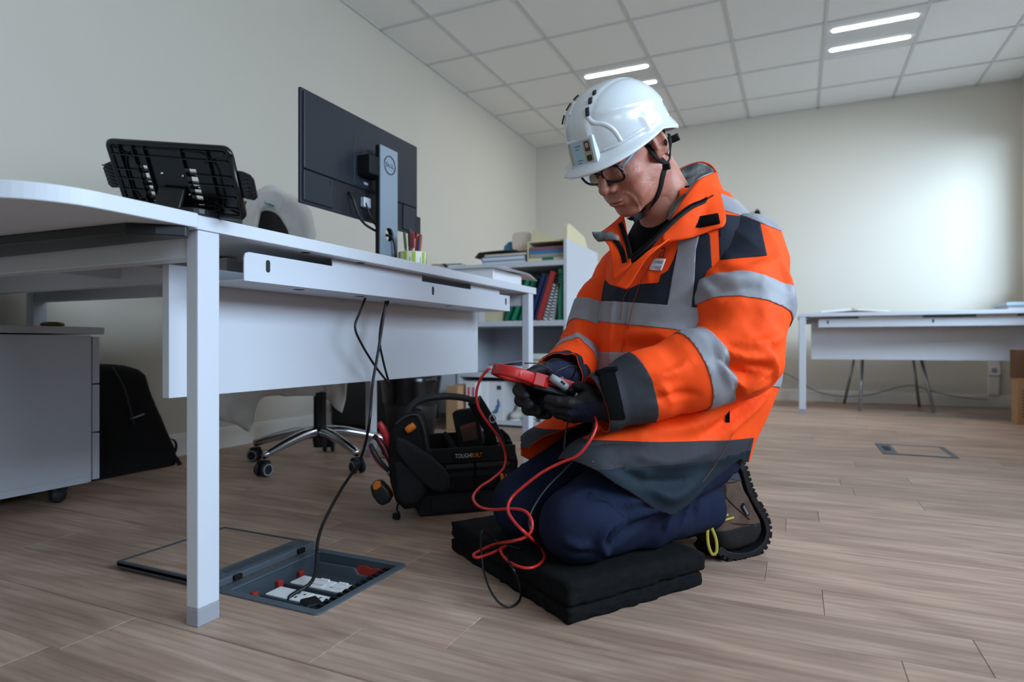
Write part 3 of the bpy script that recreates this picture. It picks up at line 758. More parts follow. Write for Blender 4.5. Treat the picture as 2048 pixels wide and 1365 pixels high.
# ---------------- glasses
GC = np.array([0,.108,-.004]); tilt = rotx(math.radians(-10))
def rim(sgn, n=40, grow=0):
    out = []
    for k in range(n+1):
        a = 2*math.pi*k/n; ca, sa = math.cos(a), math.sin(a)
        rx, rz = .0285+grow, .0208+grow
        x = rx*np.sign(ca)*abs(ca)**.72; z = rz*np.sign(sa)*abs(sa)**.72; z += .0035*(1 if sa > 0 else .2)*(x/rx)*1.0
        out.append((sgn*(.0352+x), -.004-.15*abs(x+.0352)*.55-.0, z))
    return np.array(out)
gl = B()
for sgn in (1, -1): gl.tube(Wq(hw(GC+rim(sgn)@tilt.T)), .0029, 8)
gl.tube(Wq(hw(GC+np.array([(-.0085,-.005,.006),(0,-.002,.0085),(.0085,-.005,.006)])@tilt.T)), .0022, 8, step=.002)
glasses = gl.build('eyeglasses', M_frame, man, smooth=True)
m_lens = bpy.data.materials.new('clear_lens'); m_lens.use_nodes = True; nt = m_lens.node_tree; nt.nodes.clear()
out = nt.nodes.new('ShaderNodeOutputMaterial'); tr = nt.nodes.new('ShaderNodeBsdfTransparent'); gs = nt.nodes.new('ShaderNodeBsdfGlossy'); gs.inputs['Roughness'].default_value = .03
fr = nt.nodes.new('ShaderNodeFresnel'); fr.inputs[0].default_value = 1.5; mx = nt.nodes.new('ShaderNodeMixShader'); tr.inputs[0].default_value = (.95,.96,.97,1)
nt.links.new(fr.outputs[0], mx.inputs[0]); nt.links.new(tr.outputs[0], mx.inputs[1]); nt.links.new(gs.outputs[0], mx.inputs[2]); nt.links.new(mx.outputs[0], out.inputs[0])
for sgn in (1, -1):
    R_ = rim(sgn)[:-1]; c_ = R_.mean(0)+np.array([0,.0025,0]); Vv = np.vstack([R_, R_*.55+c_*.45+np.array([0,.0006,0]), c_[None]]); n = len(R_)
    F = [(i,(i+1)%n,n+(i+1)%n,n+i) for i in range(n)]+[(n+i,n+(i+1)%n,2*n) for i in range(n)]
    mesh_obj('lens', Wq(hw(GC+Vv@tilt.T)), F, m_lens, glasses, True)
    e0 = GC+np.array([sgn*.0645,-.011,.0105])@tilt.T
    P = [e0, e0+np.array([sgn*.006,-.012,.002]), np.array([sgn*.0745,.045,.016]), np.array([sgn*.079,.0,.018])]
    lab(B().tube(Wq(hw(np.array(P))), .002, 8, step=.006, flat=(.0034,.0014), up=Wq(HL[None])[0]*sgn).build('temple_arm', M_temple if sgn > 0 else M_frame, glasses, smooth=True), 'blue grey temple arm' if sgn > 0 else 'black temple arm')

# ---------------- helmet
helmet_root = None
def helmet_pt(phi, t, out=0):
    """phi around (0 = front), t = 0 at the crown .. 1 at the rim"""
    a = t*math.pi/2; fr = math.cos(phi)
    ry = .137 if fr > 0 else .108; rx = .110
    n = 2.35; sx, cz = math.sin(a), math.cos(a)
    rad = (abs(sx)**n+abs(cz)**n)**(-1/n)
    x = rx*sx*rad*math.sin(phi); y = ry*sx*rad*math.cos(phi); z = .119*cz*rad
    return np.array([x, y+.17*z, z])
HZ, HYO, HSC = .036, -.010, .97; HTILT = rotx(math.radians(9))
nphi, nt_ = 128, 34
rows = []
for i in range(nt_+1):
    t = i/nt_; r = []
    for k in range(nphi):
        phi = 2*math.pi*k/nphi; p = helmet_pt(phi, max(t,.004))
        nrm = p/np.array([.110**2,.139**2,.128**2]); nrm /= np.linalg.norm(nrm)
        sm = lambda a, b, x: (lambda u: u*u*(3-2*u))(min(1, max(0, (x-a)/(b-a))))
        x_, y_, z_ = p; d = 0
        d += .0045*(1-sm(.034,.042,abs(x_)))*sm(.018,.03,z_)                       # raised crown ridge
        s_ = z_-(.052+.025*math.cos(phi)*1.0)                                      # raised upper shell with a stepped edge
        d += .0036*sm(-.003,.003,s_)*sm(.03,.05,abs(x_))
        d += .0045*(1-sm(0,.008,abs(abs(phi if phi < math.pi else 2*math.pi-phi)-1.35)*.11))*(1-sm(.03,.045,z_))
        r.append(p+nrm*d)
    rows.append(r)
for (dz, flare, peak, tail) in ((-.006,.003,.006,.003), (-.013,.007,.022,.007), (-.019,.009,.036,.010), (-.0225,.0085,.0385,.0115), (-.0245,.0065,.037,.010)):
    r = []
    for k in range(nphi):
        phi = 2*math.pi*k/nphi; p = helmet_pt(phi, 1.0); c = math.cos(phi)
        f = max(0, c)**2.2; b_ = max(0, -c)**1.5
        e = flare+peak*f+tail*b_*.6; dirv = np.array([p[0]*1.2, p[1], 0]); dirv /= np.linalg.norm(dirv)
        side = (1-abs(c))**2
        r.append(p+dirv*e+np.array([0,0,dz*(1+.25*f+1.0*b_-.55*side)]))
    rows.append(r)
G = np.array(rows); G = (G*HSC)@HTILT.T+np.array([0,HYO,HZ])
a, b2 = G.shape[:2]; V = G.reshape(-1,3); F = [(i*b2+j, i*b2+(j+1)%b2, (i+1)*b2+(j+1)%b2, (i+1)*b2+j) for i in range(a-1) for j in range(b2)]
F.append(tuple(range(b2-1,-1,-1)))
helmet = mesh_obj('hard_hat', Wq(hw(V)), F, M_helmet, man, True, solid=.0028)
fix_normals(helmet)
lab(helmet, 'white safety helmet with vents and card holder')
def hel_surf(phi, t, off=.0): p = helmet_pt(phi, t); nrm = p/np.array([.110**2,.139**2,.128**2]); nrm /= np.linalg.norm(nrm); return HTILT@((p+nrm*off)*HSC)+np.array([0,HYO,HZ]), HTILT@nrm
for (ph, t0, t1) in ((.42,.48,.575),(.50,.36,.44),(.62,.26,.33),(-.62,.50,.60),(-.66,.36,.45),(-.74,.245,.32)):
    P = [hel_surf(ph, t0+(t1-t0)*q, .0068)[0] for q in (0,.5,1)]; nn = hel_surf(ph, (t0+t1)/2)[1]
    B().tube(Wq(hw(np.array(P))), .003, 8, step=.003, flat=(.0044,.0016), up=Wq((HR@nn)[None])[0]).build('vent_slot', M_hole, helmet, smooth=True)
hv_ = hw(V); HT_ = np.array([t for q in F[:-1] for t in ((q[0],q[1],q[2]),(q[0],q[2],q[3]))]); HS = Surf(hv_, HT_)
for px, r_ in (([(1172,222),(1177,236),(1188,246),(1209,249),(1227,260),(1243,284)], .0034), ([(1205,301),(1226,293),(1243,284),(1276,264),(1312,243)], .0030), ([(1140,232),(1150,205),(1168,182)], .0028)):
    L_ = HS.trace(px, .004)
    if L_ is not None: B().tube(Wq(L_), r_, 8, flat=(r_*1.3, r_*.6), up=Wq(((np.array([0,0,CAMH])-L_.mean(0)))[None])[0]).build('shell_rib', M_helmet, helmet, smooth=True)
# inner liner and harness
lin_rows = []
for t in np.linspace(.55,1.0,6):
    lin_rows.append([hw(HTILT@(helmet_pt(2*math.pi*k/40, t)*.80+np.array([0,0,-.012]))+np.array([0,HYO,HZ])) for k in range(41)])
B().grid(Wq(np.array(lin_rows))).build('headband', M_strap, helmet, smooth=True, solid=.002)
# card holder on the front left of the shell
cp = hw(HTILT@np.array([.011,.143,.014])+np.array([0,HYO,HZ])); cn = HR@HTILT@np.array([.20,.96,.20]); cn /= np.linalg.norm(cn)
HU2 = HR@HTILT@np.array([0,0,1.]); cu = HU2-cn*(HU2@cn); cu /= np.linalg.norm(cu); cx_ = np.cross(cu, cn); cx_ = -cx_ if cx_@HL > 0 else cx_      # cx_ points to the wearer's right -> photo left
cx_ = -cx_
CR = Wq(np.stack([cx_, cu, cn], 0)).T*1.1; CO = Wq(cp[None])[0]
M_holder = mat('clear_holder_plastic', 'dfe5ea', .15, spec=.6)
M_card = mat('identity_card_blue', '9db7c6', .35, coat=.5); M_tan = mat('card_tan_print', 'a89a72', .4, coat=.5); M_print = mat('card_dark_print', '2c2e38', .5)
M_face = mat('card_portrait_print', 'b79480', .5)
hold = B().box((-.032,-.025,-.014), (.032,.027,.0), CR, CO).build('card_holder', M_holder, helmet, bevel=.002)
B().prism(rrect(.018,.010,.003), (-.006,-.002), CR, CO+CR@np.array([-.005,.030,0])).build('holder_clip', M_holder, hold)
card = B().box((-.028,-.021,.0), (.027,.022,.0012), CR, CO).build('identity_card', M_card, hold)
def crd(w, h, x, y, m, nm, z=.0014): return B().prism(rrect(w, h, min(w,h)*.2, 2), (z-.0004, z), CR, CO+CR@np.array([x,y,0])).build(nm, m, hold)
crd(.019,.041,.0165,.0005,M_tan,'card_panel'); crd(.006,.042,-.0245,.0005,M_tan,'card_stripe')
crd(.012,.019,.0165,.009,M_print,'portrait_hair',.0017); crd(.007,.009,.0165,.011,M_face,'portrait_face',.0020); crd(.012,.011,.0165,-.013,M_hole,'card_stamp',.0017)
for k, wd in enumerate((.014,.009,.012,.008)): crd(wd,.0012,.0015-.014+wd/2,.013-.006*k if k < 2 else -.004-.005*k,M_print,'card_line',.0017)
# ratchet knob and straps
P = qs([(1328,285,1.452),(1338,281,1.449),(1347,278,1.445),(1358,273,1.440)])
B().tube(Wq(np.array(P)), .009, 10, step=.004, flat=(.0085,.006), up=Wq(HF[None])[0]).build('ratchet_knob', M_blackm, helmet, smooth=True)
def strap(pts, w=.0075, t=.0012, up=None, name='chin_strap'):
    return B().tube(Wq(np.array(pts)), w, 8, step=.005, flat=(w, t), up=Wq((HL if up is None else up)[None])[0]).build(name, M_strap, helmet, smooth=True)
def hs_px(u, v, off=.003):
    p = head.hit(u, v)
    return None if p is None else p+(np.array([0,0,CAMH])-p)/np.linalg.norm(p)*off
def px_strap(px, dflt, **k):
    P = []
    for u, v in px:
        q = hs_px(u, v); P.append(q if q is not None else Qp(u, v, dflt))
    return strap(P, **k)
px_strap([(1290,283),(1300,297),(1312,312),(1324,321),(1333,331)], 1.345)
px_strap([(1338,268),(1341,290),(1339,312),(1335,330)], 1.37, w=.005)
px_strap([(1328,262),(1333,285),(1336,300)], 1.38, w=.0045)
px_strap([(1331,330),(1326,352),(1321,376),(1313,398),(1302,416),(1288,428),(1272,436),(1258,439)], 1.33, w=.0075)
strap([hw((-.070,-.01,.02)), hw((-.078,.0,-.03)), hw((-.062,.02,-.085)), hw((-.03,.055,-.122)), hw((0,.066,-.128)), hw((.03,.052,-.121))], w=.0075)
B().box((-.008,-.006,-.003), (.008,.006,.003), CR, Wq(np.array([Qp(1333,334,1.335)]))[0]).build('strap_buckle', M_blackm, helmet, bevel=.002)
B().tube(Wq(np.array([hw((.076,-.004,.028)), hw((.0785,.002,.014)), hw((.0765,.010,.004))])), .008, 8, step=.004, flat=(.008,.003), up=Wq(HL[None])[0]).build('strap_mount', M_blackm, helmet, smooth=True)

# ---------------- jacket torso
ST = np.array([  # z, half width, front, back, y shift
 (.10,.165,.290,.05,.00),(.20,.170,.285,.060,.00),(.27,.182,.262,.085,.00),(.33,.206,.225,.125,.00),(.40,.226,.212,.175,.0),(.47,.226,.205,.195,.0),(.54,.222,.195,.188,.0),
 (.62,.222,.178,.176,.0),(.69,.222,.152,.160,.0),(.74,.216,.134,.145,.0),(.78,.198,.118,.132,.0),(.81,.168,.106,.122,.0),(.84,.130,.100,.112,.005),(.87,.104,.096,.104,.01),(.90,.092,.092,.096,.015),(.95,.088,.090,.092,.02)])
zz = np.linspace(.05,1.0,400); STi = np.stack([np.convolve(np.pad(np.interp(zz, ST[:,0], ST[:,k]),20,'edge'), np.ones(41)/41,'valid') for k in range(1,5)], 1)
def torso_sd(p, grow=0.0):
    x, y, z = loc3(p)
    a, bf, bb, y0 = [np.interp(z, zz, STi[:,k]) for k in range(4)]
    y = y-y0; b = np.where(y > 0, bf, bb); n = 2.35
    q = (np.abs(x/(a+grow))**n+np.abs(y/(b+grow))**n)**(1/n)
    f = (q-1)*np.minimum(a, b)*1.05
    return f
def jacket_sd(p):
    f = torso_sd(p)
    x, y, z = loc3(p)
    p_ = p; p = p.copy(); p[:,2] = np.maximum(p[:,2], .245)
    th = smin(cone(p, LH+(LK-LH)*.22+np.array([0,0,.045]), LK+np.array([.05,.03,.09]), .112, .086), cone(p, RH+(RK-RH)*.22+np.array([0,0,.045]), RK+np.array([.05,.03,.09]), .112, .082), .10)
    p = p_; f = smin(f, th, .05)
    f = np.maximum(f, z-.90); f = np.maximum(f, .10-z)
    return f
jv, jt = sdf_mesh(jacket_sd, (.02,1.12,.09), (.76,1.92,.92), .0052)
J = Surf(jv, jt)
FOLDK = 2.4
# drape: broad cloth undulation and traced folds
x, y, z = loc3(J.V)
J.V = J.V+J.N*(fbm(J.V*np.array([9,9,5.5])+3)*.0045*np.clip((.86-z)/.1,0,1)+ridged(J.V*np.array([6,6,4.5])+7)*.0035*np.clip((.60-z)/.15,.25,1))[:,None]; J.refresh()
FOLDS = [([(1240,560),(1228,640),(1222,720)], .004,.007), ([(1256,578),(1250,650),(1228,745)], -.0028,.005),
 ([(1250,670),(1310,668),(1380,662)], .006,.014), ([(1235,690),(1300,700),(1390,690)], -.006,.013), ([(1265,700),(1340,720),(1420,700)], .005,.012),
 ([(1300,655),(1350,690),(1400,745)], .005,.012), ([(1200,760),(1195,800),(1200,840)], .006,.012),
 ([(1380,850),(1450,800),(1530,745)], .008,.016), ([(1400,880),(1470,830),(1530,780)], -.006,.014), ([(1450,868),(1500,820),(1540,770)], .006,.014),
 ([(1290,868),(1370,858),(1450,830)], .006,.014), ([(1250,905),(1330,925),(1420,905)], .005,.013), ([(1220,930),(1300,965),(1380,960)], -.005,.013),
 ([(1280,950),(1340,995),(1400,960)], .005,.013), ([(1180,890),(1230,880),(1300,890)], -.005,.012), ([(1290,480),(1300,540),(1296,570)], .003,.009)]
for px, h, w in FOLDS: J.fold(px, h, w)
J.refresh(); x, y, z = loc3(J.V)
hemz = np.interp(y, [-.26,-.10,.0,.026,.111,.18,.225,.27,.33,.36,.39,.45], [.225,.228,.246,.256,.213,.178,.160,.178,.220,.236,.262,.30])
hem = z-hemz
gap = np.where(y > .08, np.abs(x+.022)-np.clip((.352-z)*.62, -.02, .075), .2)
u, v = J.px()
vneck = np.where(y > .015, poly_sd([(1238,440),(1252,482),(1262,528),(1290,512),(1322,472),(1352,425),(1360,380),(1330,330),(1250,340)], u, v)/FOC*1.3, .2)
top = np.where(True, .862-z, 1)
keep = np.minimum.reduce([hem, gap, vneck, top])
N0 = J.N
V, T, N_, _k = clip(J.V, J.T, keep, J.N, keep)
J2 = Surf(V, T); J2.N = N_
jacket = qobj('jacket', (J2.V, J2.T), M_orange, man, solid=.0022)
lab(jacket, 'orange high visibility jacket with grey reflective bands')
x, y, z = loc3(J2.V); u, v = J2.px(); fc = J2.facing()
band = lambda s, a, b: np.minimum(s-a, b-s)
tilt1 = z-.10*(y-.16)-.05*(x+.05)
# navy chest and yoke edge
yoke = [(1150,553),(1202,551),(1220,570),(1258,578),(1279,569),(1318,566),(1322,550),(1336,542),(1347,521),(1353,502),(1366,468),(1392,452),(1420,470),(1430,640),(1330,625),(1205,612),(1150,610)]
qobj('navy_chest_panel', J2.panel_px(yoke, .0008), M_navyj, jacket, .001)
chest = band(z-.06*(y-.17)+.10*(x-.0), .551, .602)
qobj('reflective_band', J2.panel(np.minimum(chest, .5-np.abs(x)), .0022), M_reflect, jacket, .0012)
waist = band(z-.12*y, .418, .462)
qobj('reflective_band', J2.panel(waist, .0020), M_reflect, jacket, .0012)
qobj('reflective_brace', J2.panel_px([(1360,452),(1404,450),(1392,500),(1389,560),(1383,617),(1335,613),(1344,560),(1355,504)], .0019), M_reflect, jacket, .0010)
qobj('reflective_brace', J2.panel_px([(1204,470),(1218,478),(1214,505),(1206,520),(1198,500)], .0019), M_reflect, jacket, .0010)
qobj('navy_chest_panel', J2.panel_px([(1180,495),(1198,488),(1206,500),(1206,560),(1196,600),(1180,600)], .0008), M_navyj, jacket, .001)
# navy hem: charcoal band above, dark teal below; the centre back tail stays orange
hz = z-.03*y
side = y+.012
hemtop = np.minimum(.300-hz, side); sub = z-(.262+.10*np.clip(.10-y,0,.2))
qobj('charcoal_hem_panel', J2.panel(np.minimum(hemtop, sub), .0010), M_char, jacket, .001)
qobj('dark_hem_panel', J2.panel(np.minimum(hemtop, -sub), .0010), M_teal, jacket, .001)
M_seam = mat('orange_seam', '8a3418', .8); M_pip = mat('brown_piping', '8a4a30', .7)
J2.bvh = None
for px, m_, r_ in (([(1279,570),(1266,610),(1256,650),(1244,700),(1232,748)], M_seam, .0006), ([(1318,500),(1300,530),(1279,569)], M_seam, .0008), ([(1258,578),(1246,600),(1240,640)], M_seam, .0007),
                   ([(1467,866),(1455,890),(1440,915),(1424,940),(1405,965)], M_pip, .0005), ([(1160,950),(1185,925),(1215,890)], M_pip, .0007)):
    L_ = J2.trace(px)
    if L_ is not None: B().tube(Wq(L_+(np.array([0,0,CAMH])-L_)*.0028), r_, 5).build('seam', m_, jacket)
tq_ = J2.hit(1455,832)
if tq_ is not None:
    tq_ = tq_+(np.array([0,0,CAMH])-tq_)*.006
    lb_ = B().box((-.0045,-.0008,-.014), (.0045,.0008,.014), Wq(frame((1,-.2,0),(.2,1,0),(0,0,1)).T).T, Wq(tq_[None])[0]).build('side_label', M_velcro, jacket)
# shoulder patch pieces that sit on the body
shp = [(1436,428),(1440,520),(1534,512),(1520,446),(1490,434)]
strip = [(1430,384),(1478,402),(1545,440),(1585,470),(1560,462),(1490,434),(1436,418)]
qobj('reflective_shoulder_strip', J2.panel_px(strip, .0016), M_reflect, jacket, .0010)
qobj('navy_shoulder_patch', J2.panel_px(shp, .0010), M_navyj, jacket, .001)

# ---------------- sleeves
def sleeve_sd_factory(Sh, El, Wr, rad):
    P = [Sh+(Sh-El)*.18, Sh, (Sh+El)/2, El, El+(Wr-El)*.33, El+(Wr-El)*.66, Wr, Wr+(Wr-El)*.05]
    def f(p):
        return chain(p, P, rad, .025)
    return f
def make_sleeve(Sh, El, Wr, rad, folds, lo, hi, name, label):
    fn = sleeve_sd_factory(Sh, El, Wr, rad)
    V, T = sdf_mesh(fn, lo, hi, .0048); S = Surf(V, T)
    ax1 = (El-Sh)/np.linalg.norm(El-Sh); ax2 = (Wr-El)/np.linalg.norm(Wr-El)
    s1 = (S.V-Sh)@ax1; s2 = (S.V-El)@ax2
    wr = np.exp(-((s2-.0)/.10)**2)
    S.V = S.V+S.N*(fbm(S.V*np.array([13,13,13])+9)*.0036+ridged(S.V@np.stack([ax1*5,np.cross(ax1,ax2)*8,ax2*9],1)+4)*.0042+np.sin((s2*75+fbm(S.V*9)*3.2))*.0022*wr)[:,None]; S.refresh()
    for px, h, w in folds: S.fold(px, h, w)
    S.refresh(); s2 = (S.V-El)@ax2
    Lw = np.linalg.norm(Wr-El)
    V, T, N_ = clip(S.V, S.T, Lw-s2, S.N); S2 = Surf(V, T); S2.N = N_
    o = qobj(name, (S2.V, S2.T), M_orange, jacket, solid=.002); lab(o, label)
    return S2, o, (S2.V-Sh)@ax1, (S2.V-El)@ax2, Lw
LFOLD = [([(1440,700),(1490,716),(1540,712)], .007,.011), ([(1438,720),(1480,745),(1520,752)], -.006,.010), ([(1448,742),(1490,770),(1530,768)], .006,.011),
 ([(1470,690),(1520,690),(1565,672)], .006,.011), ([(1465,705),(1510,730),(1545,735)], -.005,.009), ([(1440,690),(1445,730),(1460,780)], .005,.010),
 ([(1300,760),(1350,745),(1380,725)], .005,.010), ([(1310,800),(1350,790),(1390,790)], -.004,.010), ([(1320,770),(1345,800),(1350,840)], .004,.010),
 ([(1410,540),(1450,560),(1520,550)], .004,.014), ([(1400,600),(1450,585),(1530,575)], -.004,.014), ([(1405,560),(1425,590),(1450,606)], .005,.012),
 ([(1555,500),(1575,560),(1580,620)], .004,.012), ([(1440,535),(1500,540),(1560,520)], .004,.014), ([(1460,800),(1500,770),(1550,720)], .006,.011), ([(1500,680),(1540,720),(1550,760)], .006,.010)]
SL, sl_o, a1, a2, LwL = make_sleeve(LS, LE, LW, [.058,.083,.097,.083,.074,.066,.052,.051], LFOLD, (.10,1.12,.30), (.70,1.52,.86), 'left_sleeve', 'near sleeve, bent at the elbow')
qobj('reflective_band', SL.panel(np.minimum(band(a1, .096, .148), .045-a2), .0022), M_reflect, sl_o, .0012)
qobj('reflective_band', SL.panel(np.minimum(band(a2, .066, .116), 1), .0022), M_reflect, sl_o, .0012)
qobj('cuff', SL.panel(a2-(LwL-.098), .0016), M_char, sl_o, .0012)
qobj('navy_shoulder_patch', SL.panel_px(shp, .0012), M_navyj, sl_o, .001)
qobj('reflective_shoulder_strip', SL.panel_px(strip, .0016), M_reflect, sl_o, .001)
u, v = SL.px()
qobj('velcro_tab', SL.panel_px([(1196,752),(1229,742),(1250,838),(1218,838)], .0038), M_velcro, sl_o, .003)
tp = [SL.hit(*q) for q in ((1196,752),(1212,746),(1230,744))]; tp = [q for q in tp if q is not None]
if len(tp) > 1:
    tq = np.array(tp)+np.array([0,0,.002]); tq = np.vstack([tq[0]+np.array([-.002,.003,.004]), tq+np.array([0,-.002,.003]), tq[-1]+np.array([.002,.003,.004])])
    B().tube(Wq(tq), .004, 8, step=.004, flat=(.004,.006), up=(0,0,1)).build('tab_fold', M_velcro, sl_o, smooth=True)
RFOLD = [([(1150,650),(1160,690),(1180,710)], .004,.010), ([(1110,720),(1140,716),(1170,722)], .005,.009), ([(1130,700),(1150,730),(1162,760)], .004,.008)]
SRt, sr_o, b1, b2_, LwR = make_sleeve(RS, RE, RW, [.070,.086,.086,.063,.053,.048,.043,.042], RFOLD, (.02,1.33,.33), (.46,1.86,.86), 'right_sleeve', 'far sleeve reaching forward')
qobj('reflective_band', SRt.panel(np.minimum(band(b1, .165, .222), .05-b2_), .0022), M_reflect, sr_o, .0012)
qobj('reflective_band', SRt.panel(band(b2_, .070, .100), .0022), M_reflect, sr_o, .0012)
qobj('cuff', SRt.panel(b2_-(LwR-.03), .0012), M_navyj, sr_o, .0012)

# ---------------- black jumper seen in the neck opening
def knit_sd(p):
    x, y, z = loc3(p)
    f = torso_sd(p, -.022)
    f = smin(f, cone(p, at3(0,.03,.78), at3(0,.045,.885), .088, .070), .03)
    return np.maximum(np.maximum(f, z-.872), .55-z)
kv, kt = sdf_mesh(knit_sd, (.10,1.25,.54), (.72,1.82,.90), .006)
qobj('jumper', (kv, kt), M_knit, man)

# ---------------- collar
def sheet(name, rows, m, parent, nu=12, nv=40, solid=.003, wob=0, label=None, push=0):
    G = coons([qs(r) for r in rows], nu, nv)
    if wob:
        sh_ = G.reshape(-1,3); dv = sh_-np.array([0,0,CAMH]); dv /= np.linalg.norm(dv, axis=1)[:,None]
        G = (sh_-dv*(fbm(sh_*40)*wob)[:,None]).reshape(G.shape)
    if push:
        sh_ = G.reshape(-1,3).copy(); CAMQ = np.array([0,0,CAMH])
        for i_, p in enumerate(sh_):
            u_, v_ = CX+FOC*p[0]/p[1], CY-FOC*(p[2]-CAMH)/p[1]; dm = 9
            for S_ in (J2, SL):
                h_ = S_.hit(u_, v_)
                if h_ is not None: dm = min(dm, h_[1])
            if dm-push < p[1] and p[1]-dm < .16: sh_[i_] = CAMQ+(p-CAMQ)*((dm-push)/p[1])
        G = sh_.reshape(G.shape)
        for _ in range(2): G[1:-1,1:-1] = .5*G[1:-1,1:-1]+.125*(G[:-2,1:-1]+G[2:,1:-1]+G[1:-1,:-2]+G[1:-1,2:])
    o = B().grid(Wq(G)).build(name, m, parent, smooth=True, solid=solid, soff=0)
    if label: lab(o, label)
    return o
collar = sheet('collar', [
 [(1431,345,1.475),(1398,360,1.425),(1372,392,1.385),(1352,424,1.365),(1338,446,1.360)],
 [(1437,362,1.465),(1420,382,1.405),(1392,405,1.365),(1360,432,1.350),(1328,466,1.350)],
 [(1440,378,1.455),(1436,405,1.390),(1412,432,1.355),(1372,456,1.340),(1324,478,1.345)],
 [(1441,392,1.450),(1451,446,1.375),(1420,462,1.350),(1382,476,1.338),(1326,486,1.346)]], M_orange, jacket, 16, 44, .004, .0015, 'orange stand collar folded open', .010)
sheet('collar_lining', [
 [(1349,349,1.565),(1368,337,1.560),(1400,327,1.540),(1428,343,1.480),(1399,359,1.430),(1373,391,1.392),(1353,424,1.372)],
 [(1346,362,1.565),(1362,352,1.555),(1388,346,1.535),(1402,358,1.490),(1380,375,1.445),(1358,402,1.405),(1346,430,1.385)],
 [(1345,378,1.565),(1356,372,1.545),(1370,370,1.520),(1366,385,1.485),(1352,402,1.445),(1342,420,1.420),(1336,440,1.400)]], M_fleece, jacket, 14, 60, .006, .004, 'grey fleece collar lining')
sheet('collar_back', [
 [(1432,343,1.478),(1420,330,1.530),(1400,324,1.560),(1372,332,1.585),(1345,346,1.600)],
 [(1440,375,1.480),(1440,372,1.550),(1420,375,1.610),(1380,380,1.640),(1335,390,1.650)],
 [(1446,410,1.475),(1460,410,1.560),(1440,410,1.640),(1380,410,1.680),(1320,412,1.680)]], M_orange, jacket, 10, 40, .004, .001, 'orange collar back')
sheet('collar_tip', [[(1400,326,1.545),(1418,332,1.515),(1429,344,1.482)],[(1396,340,1.538),(1410,348,1.505),(1420,352,1.470)]], M_navyj, jacket, 5, 14, .004, .0005, 'dark navy collar tip')
vel = sheet('velcro_patch', [[(1388,436,1.356),(1436,428,1.366)],[(1391,456,1.346),(1440,446,1.362)]], M_velcro, jacket, 4, 10, .005, 0, None, .017)
def zipline(pts, name='zip'):
    P = spline(qs(pts), .0035); b = B()
    b.tube(Wq(P+np.array([0,.0015,0])), .003, 6, flat=(.0062,.0016), up=Wq(np.array([[-.3,-1,.1]]))[0])
    z_ = b.build(name, M_strap, jacket, smooth=True); b = B()
    for i in range(0, len(P)-1, 1):
        t_ = (P[i+1]-P[i]); t_ /= np.linalg.norm(t_); w_ = np.cross(t_, [0,-1,0]); w_ /= np.linalg.norm(w_); q = P[i]+np.array([0,-.0022,0])+w_*.0016
        b.box((-.0007,-.0008,-.0016), (.0007,.0012,.0016), np.stack([t_, [0,-1,0], w_], 1)@np.eye(3), None) if False else b.add(Wq(np.array([q-t_*.0007-w_*.0018, q+t_*.0007-w_*.0018, q+t_*.0007+w_*.0018, q-t_*.0007+w_*.0018, q-t_*.0007-w_*.0018+np.array([0,-.0014,0]), q+t_*.0007-w_*.0018+np.array([0,-.0014,0]), q+t_*.0007+w_*.0018+np.array([0,-.0014,0]), q-t_*.0007+w_*.0018+np.array([0,-.0014,0])])), [(0,3,2,1),(4,5,6,7),(0,1,5,4),(1,2,6,5),(2,3,7,6),(3,0,4,7)])
    te = b.build('zip_teeth', M_velcro, z_); te['kind'] = 'stuff'
zipline([(1426,393,1.385),(1405,404,1.366),(1382,414,1.350),(1352,437,1.336),(1330,458,1.332),(1300,487,1.330),(1278,505,1.338),(1262,518,1.348)])
zipline([(1241,446,1.452),(1249,468,1.425),(1256,492,1.392),(1261,516,1.358)])
zipline([(1229,478,1.415),(1238,490,1.405),(1245,506,1.395),(1250,526,1.380)])
# right lapel
sheet('collar_lapel', [
 [(1246,428,1.480),(1232,442,1.490),(1212,458,1.480),(1196,468,1.455)],
 [(1252,452,1.455),(1240,464,1.445),(1226,474,1.430),(1208,480,1.425)],
 [(1258,490,1.415),(1248,496,1.410),(1238,500,1.405),(1220,500,1.415)],
 [(1262,528,1.370),(1254,536,1.372),(1244,545,1.375),(1228,558,1.385)]], M_orange, jacket, 16, 20, .003, .001, 'orange far lapel', .006)
sheet('lapel_lining', [[(1184,466,1.45),(1200,466,1.44),(1220,466,1.43),(1236,474,1.42)],[(1188,474,1.435),(1203,476,1.42),(1220,472,1.41),(1237,479,1.41)],[(1198,482,1.44),(1206,481,1.43),(1222,479,1.42),(1236,481,1.415)]], M_fleece, jacket, 6, 20, .006, .002, 'grey fleece lapel lining')
sheet('storm_flap', [
 [(1330,486,1.338),(1300,500,1.330),(1280,516,1.338),(1262,532,1.352),(1246,552,1.368),(1228,572,1.380)],
 [(1338,478,1.334),(1312,500,1.325),(1292,520,1.332),(1275,546,1.345),(1263,566,1.354),(1252,579,1.360)]], M_orange, jacket, 6, 30, .003, .0008, 'orange storm flap edge', .005)
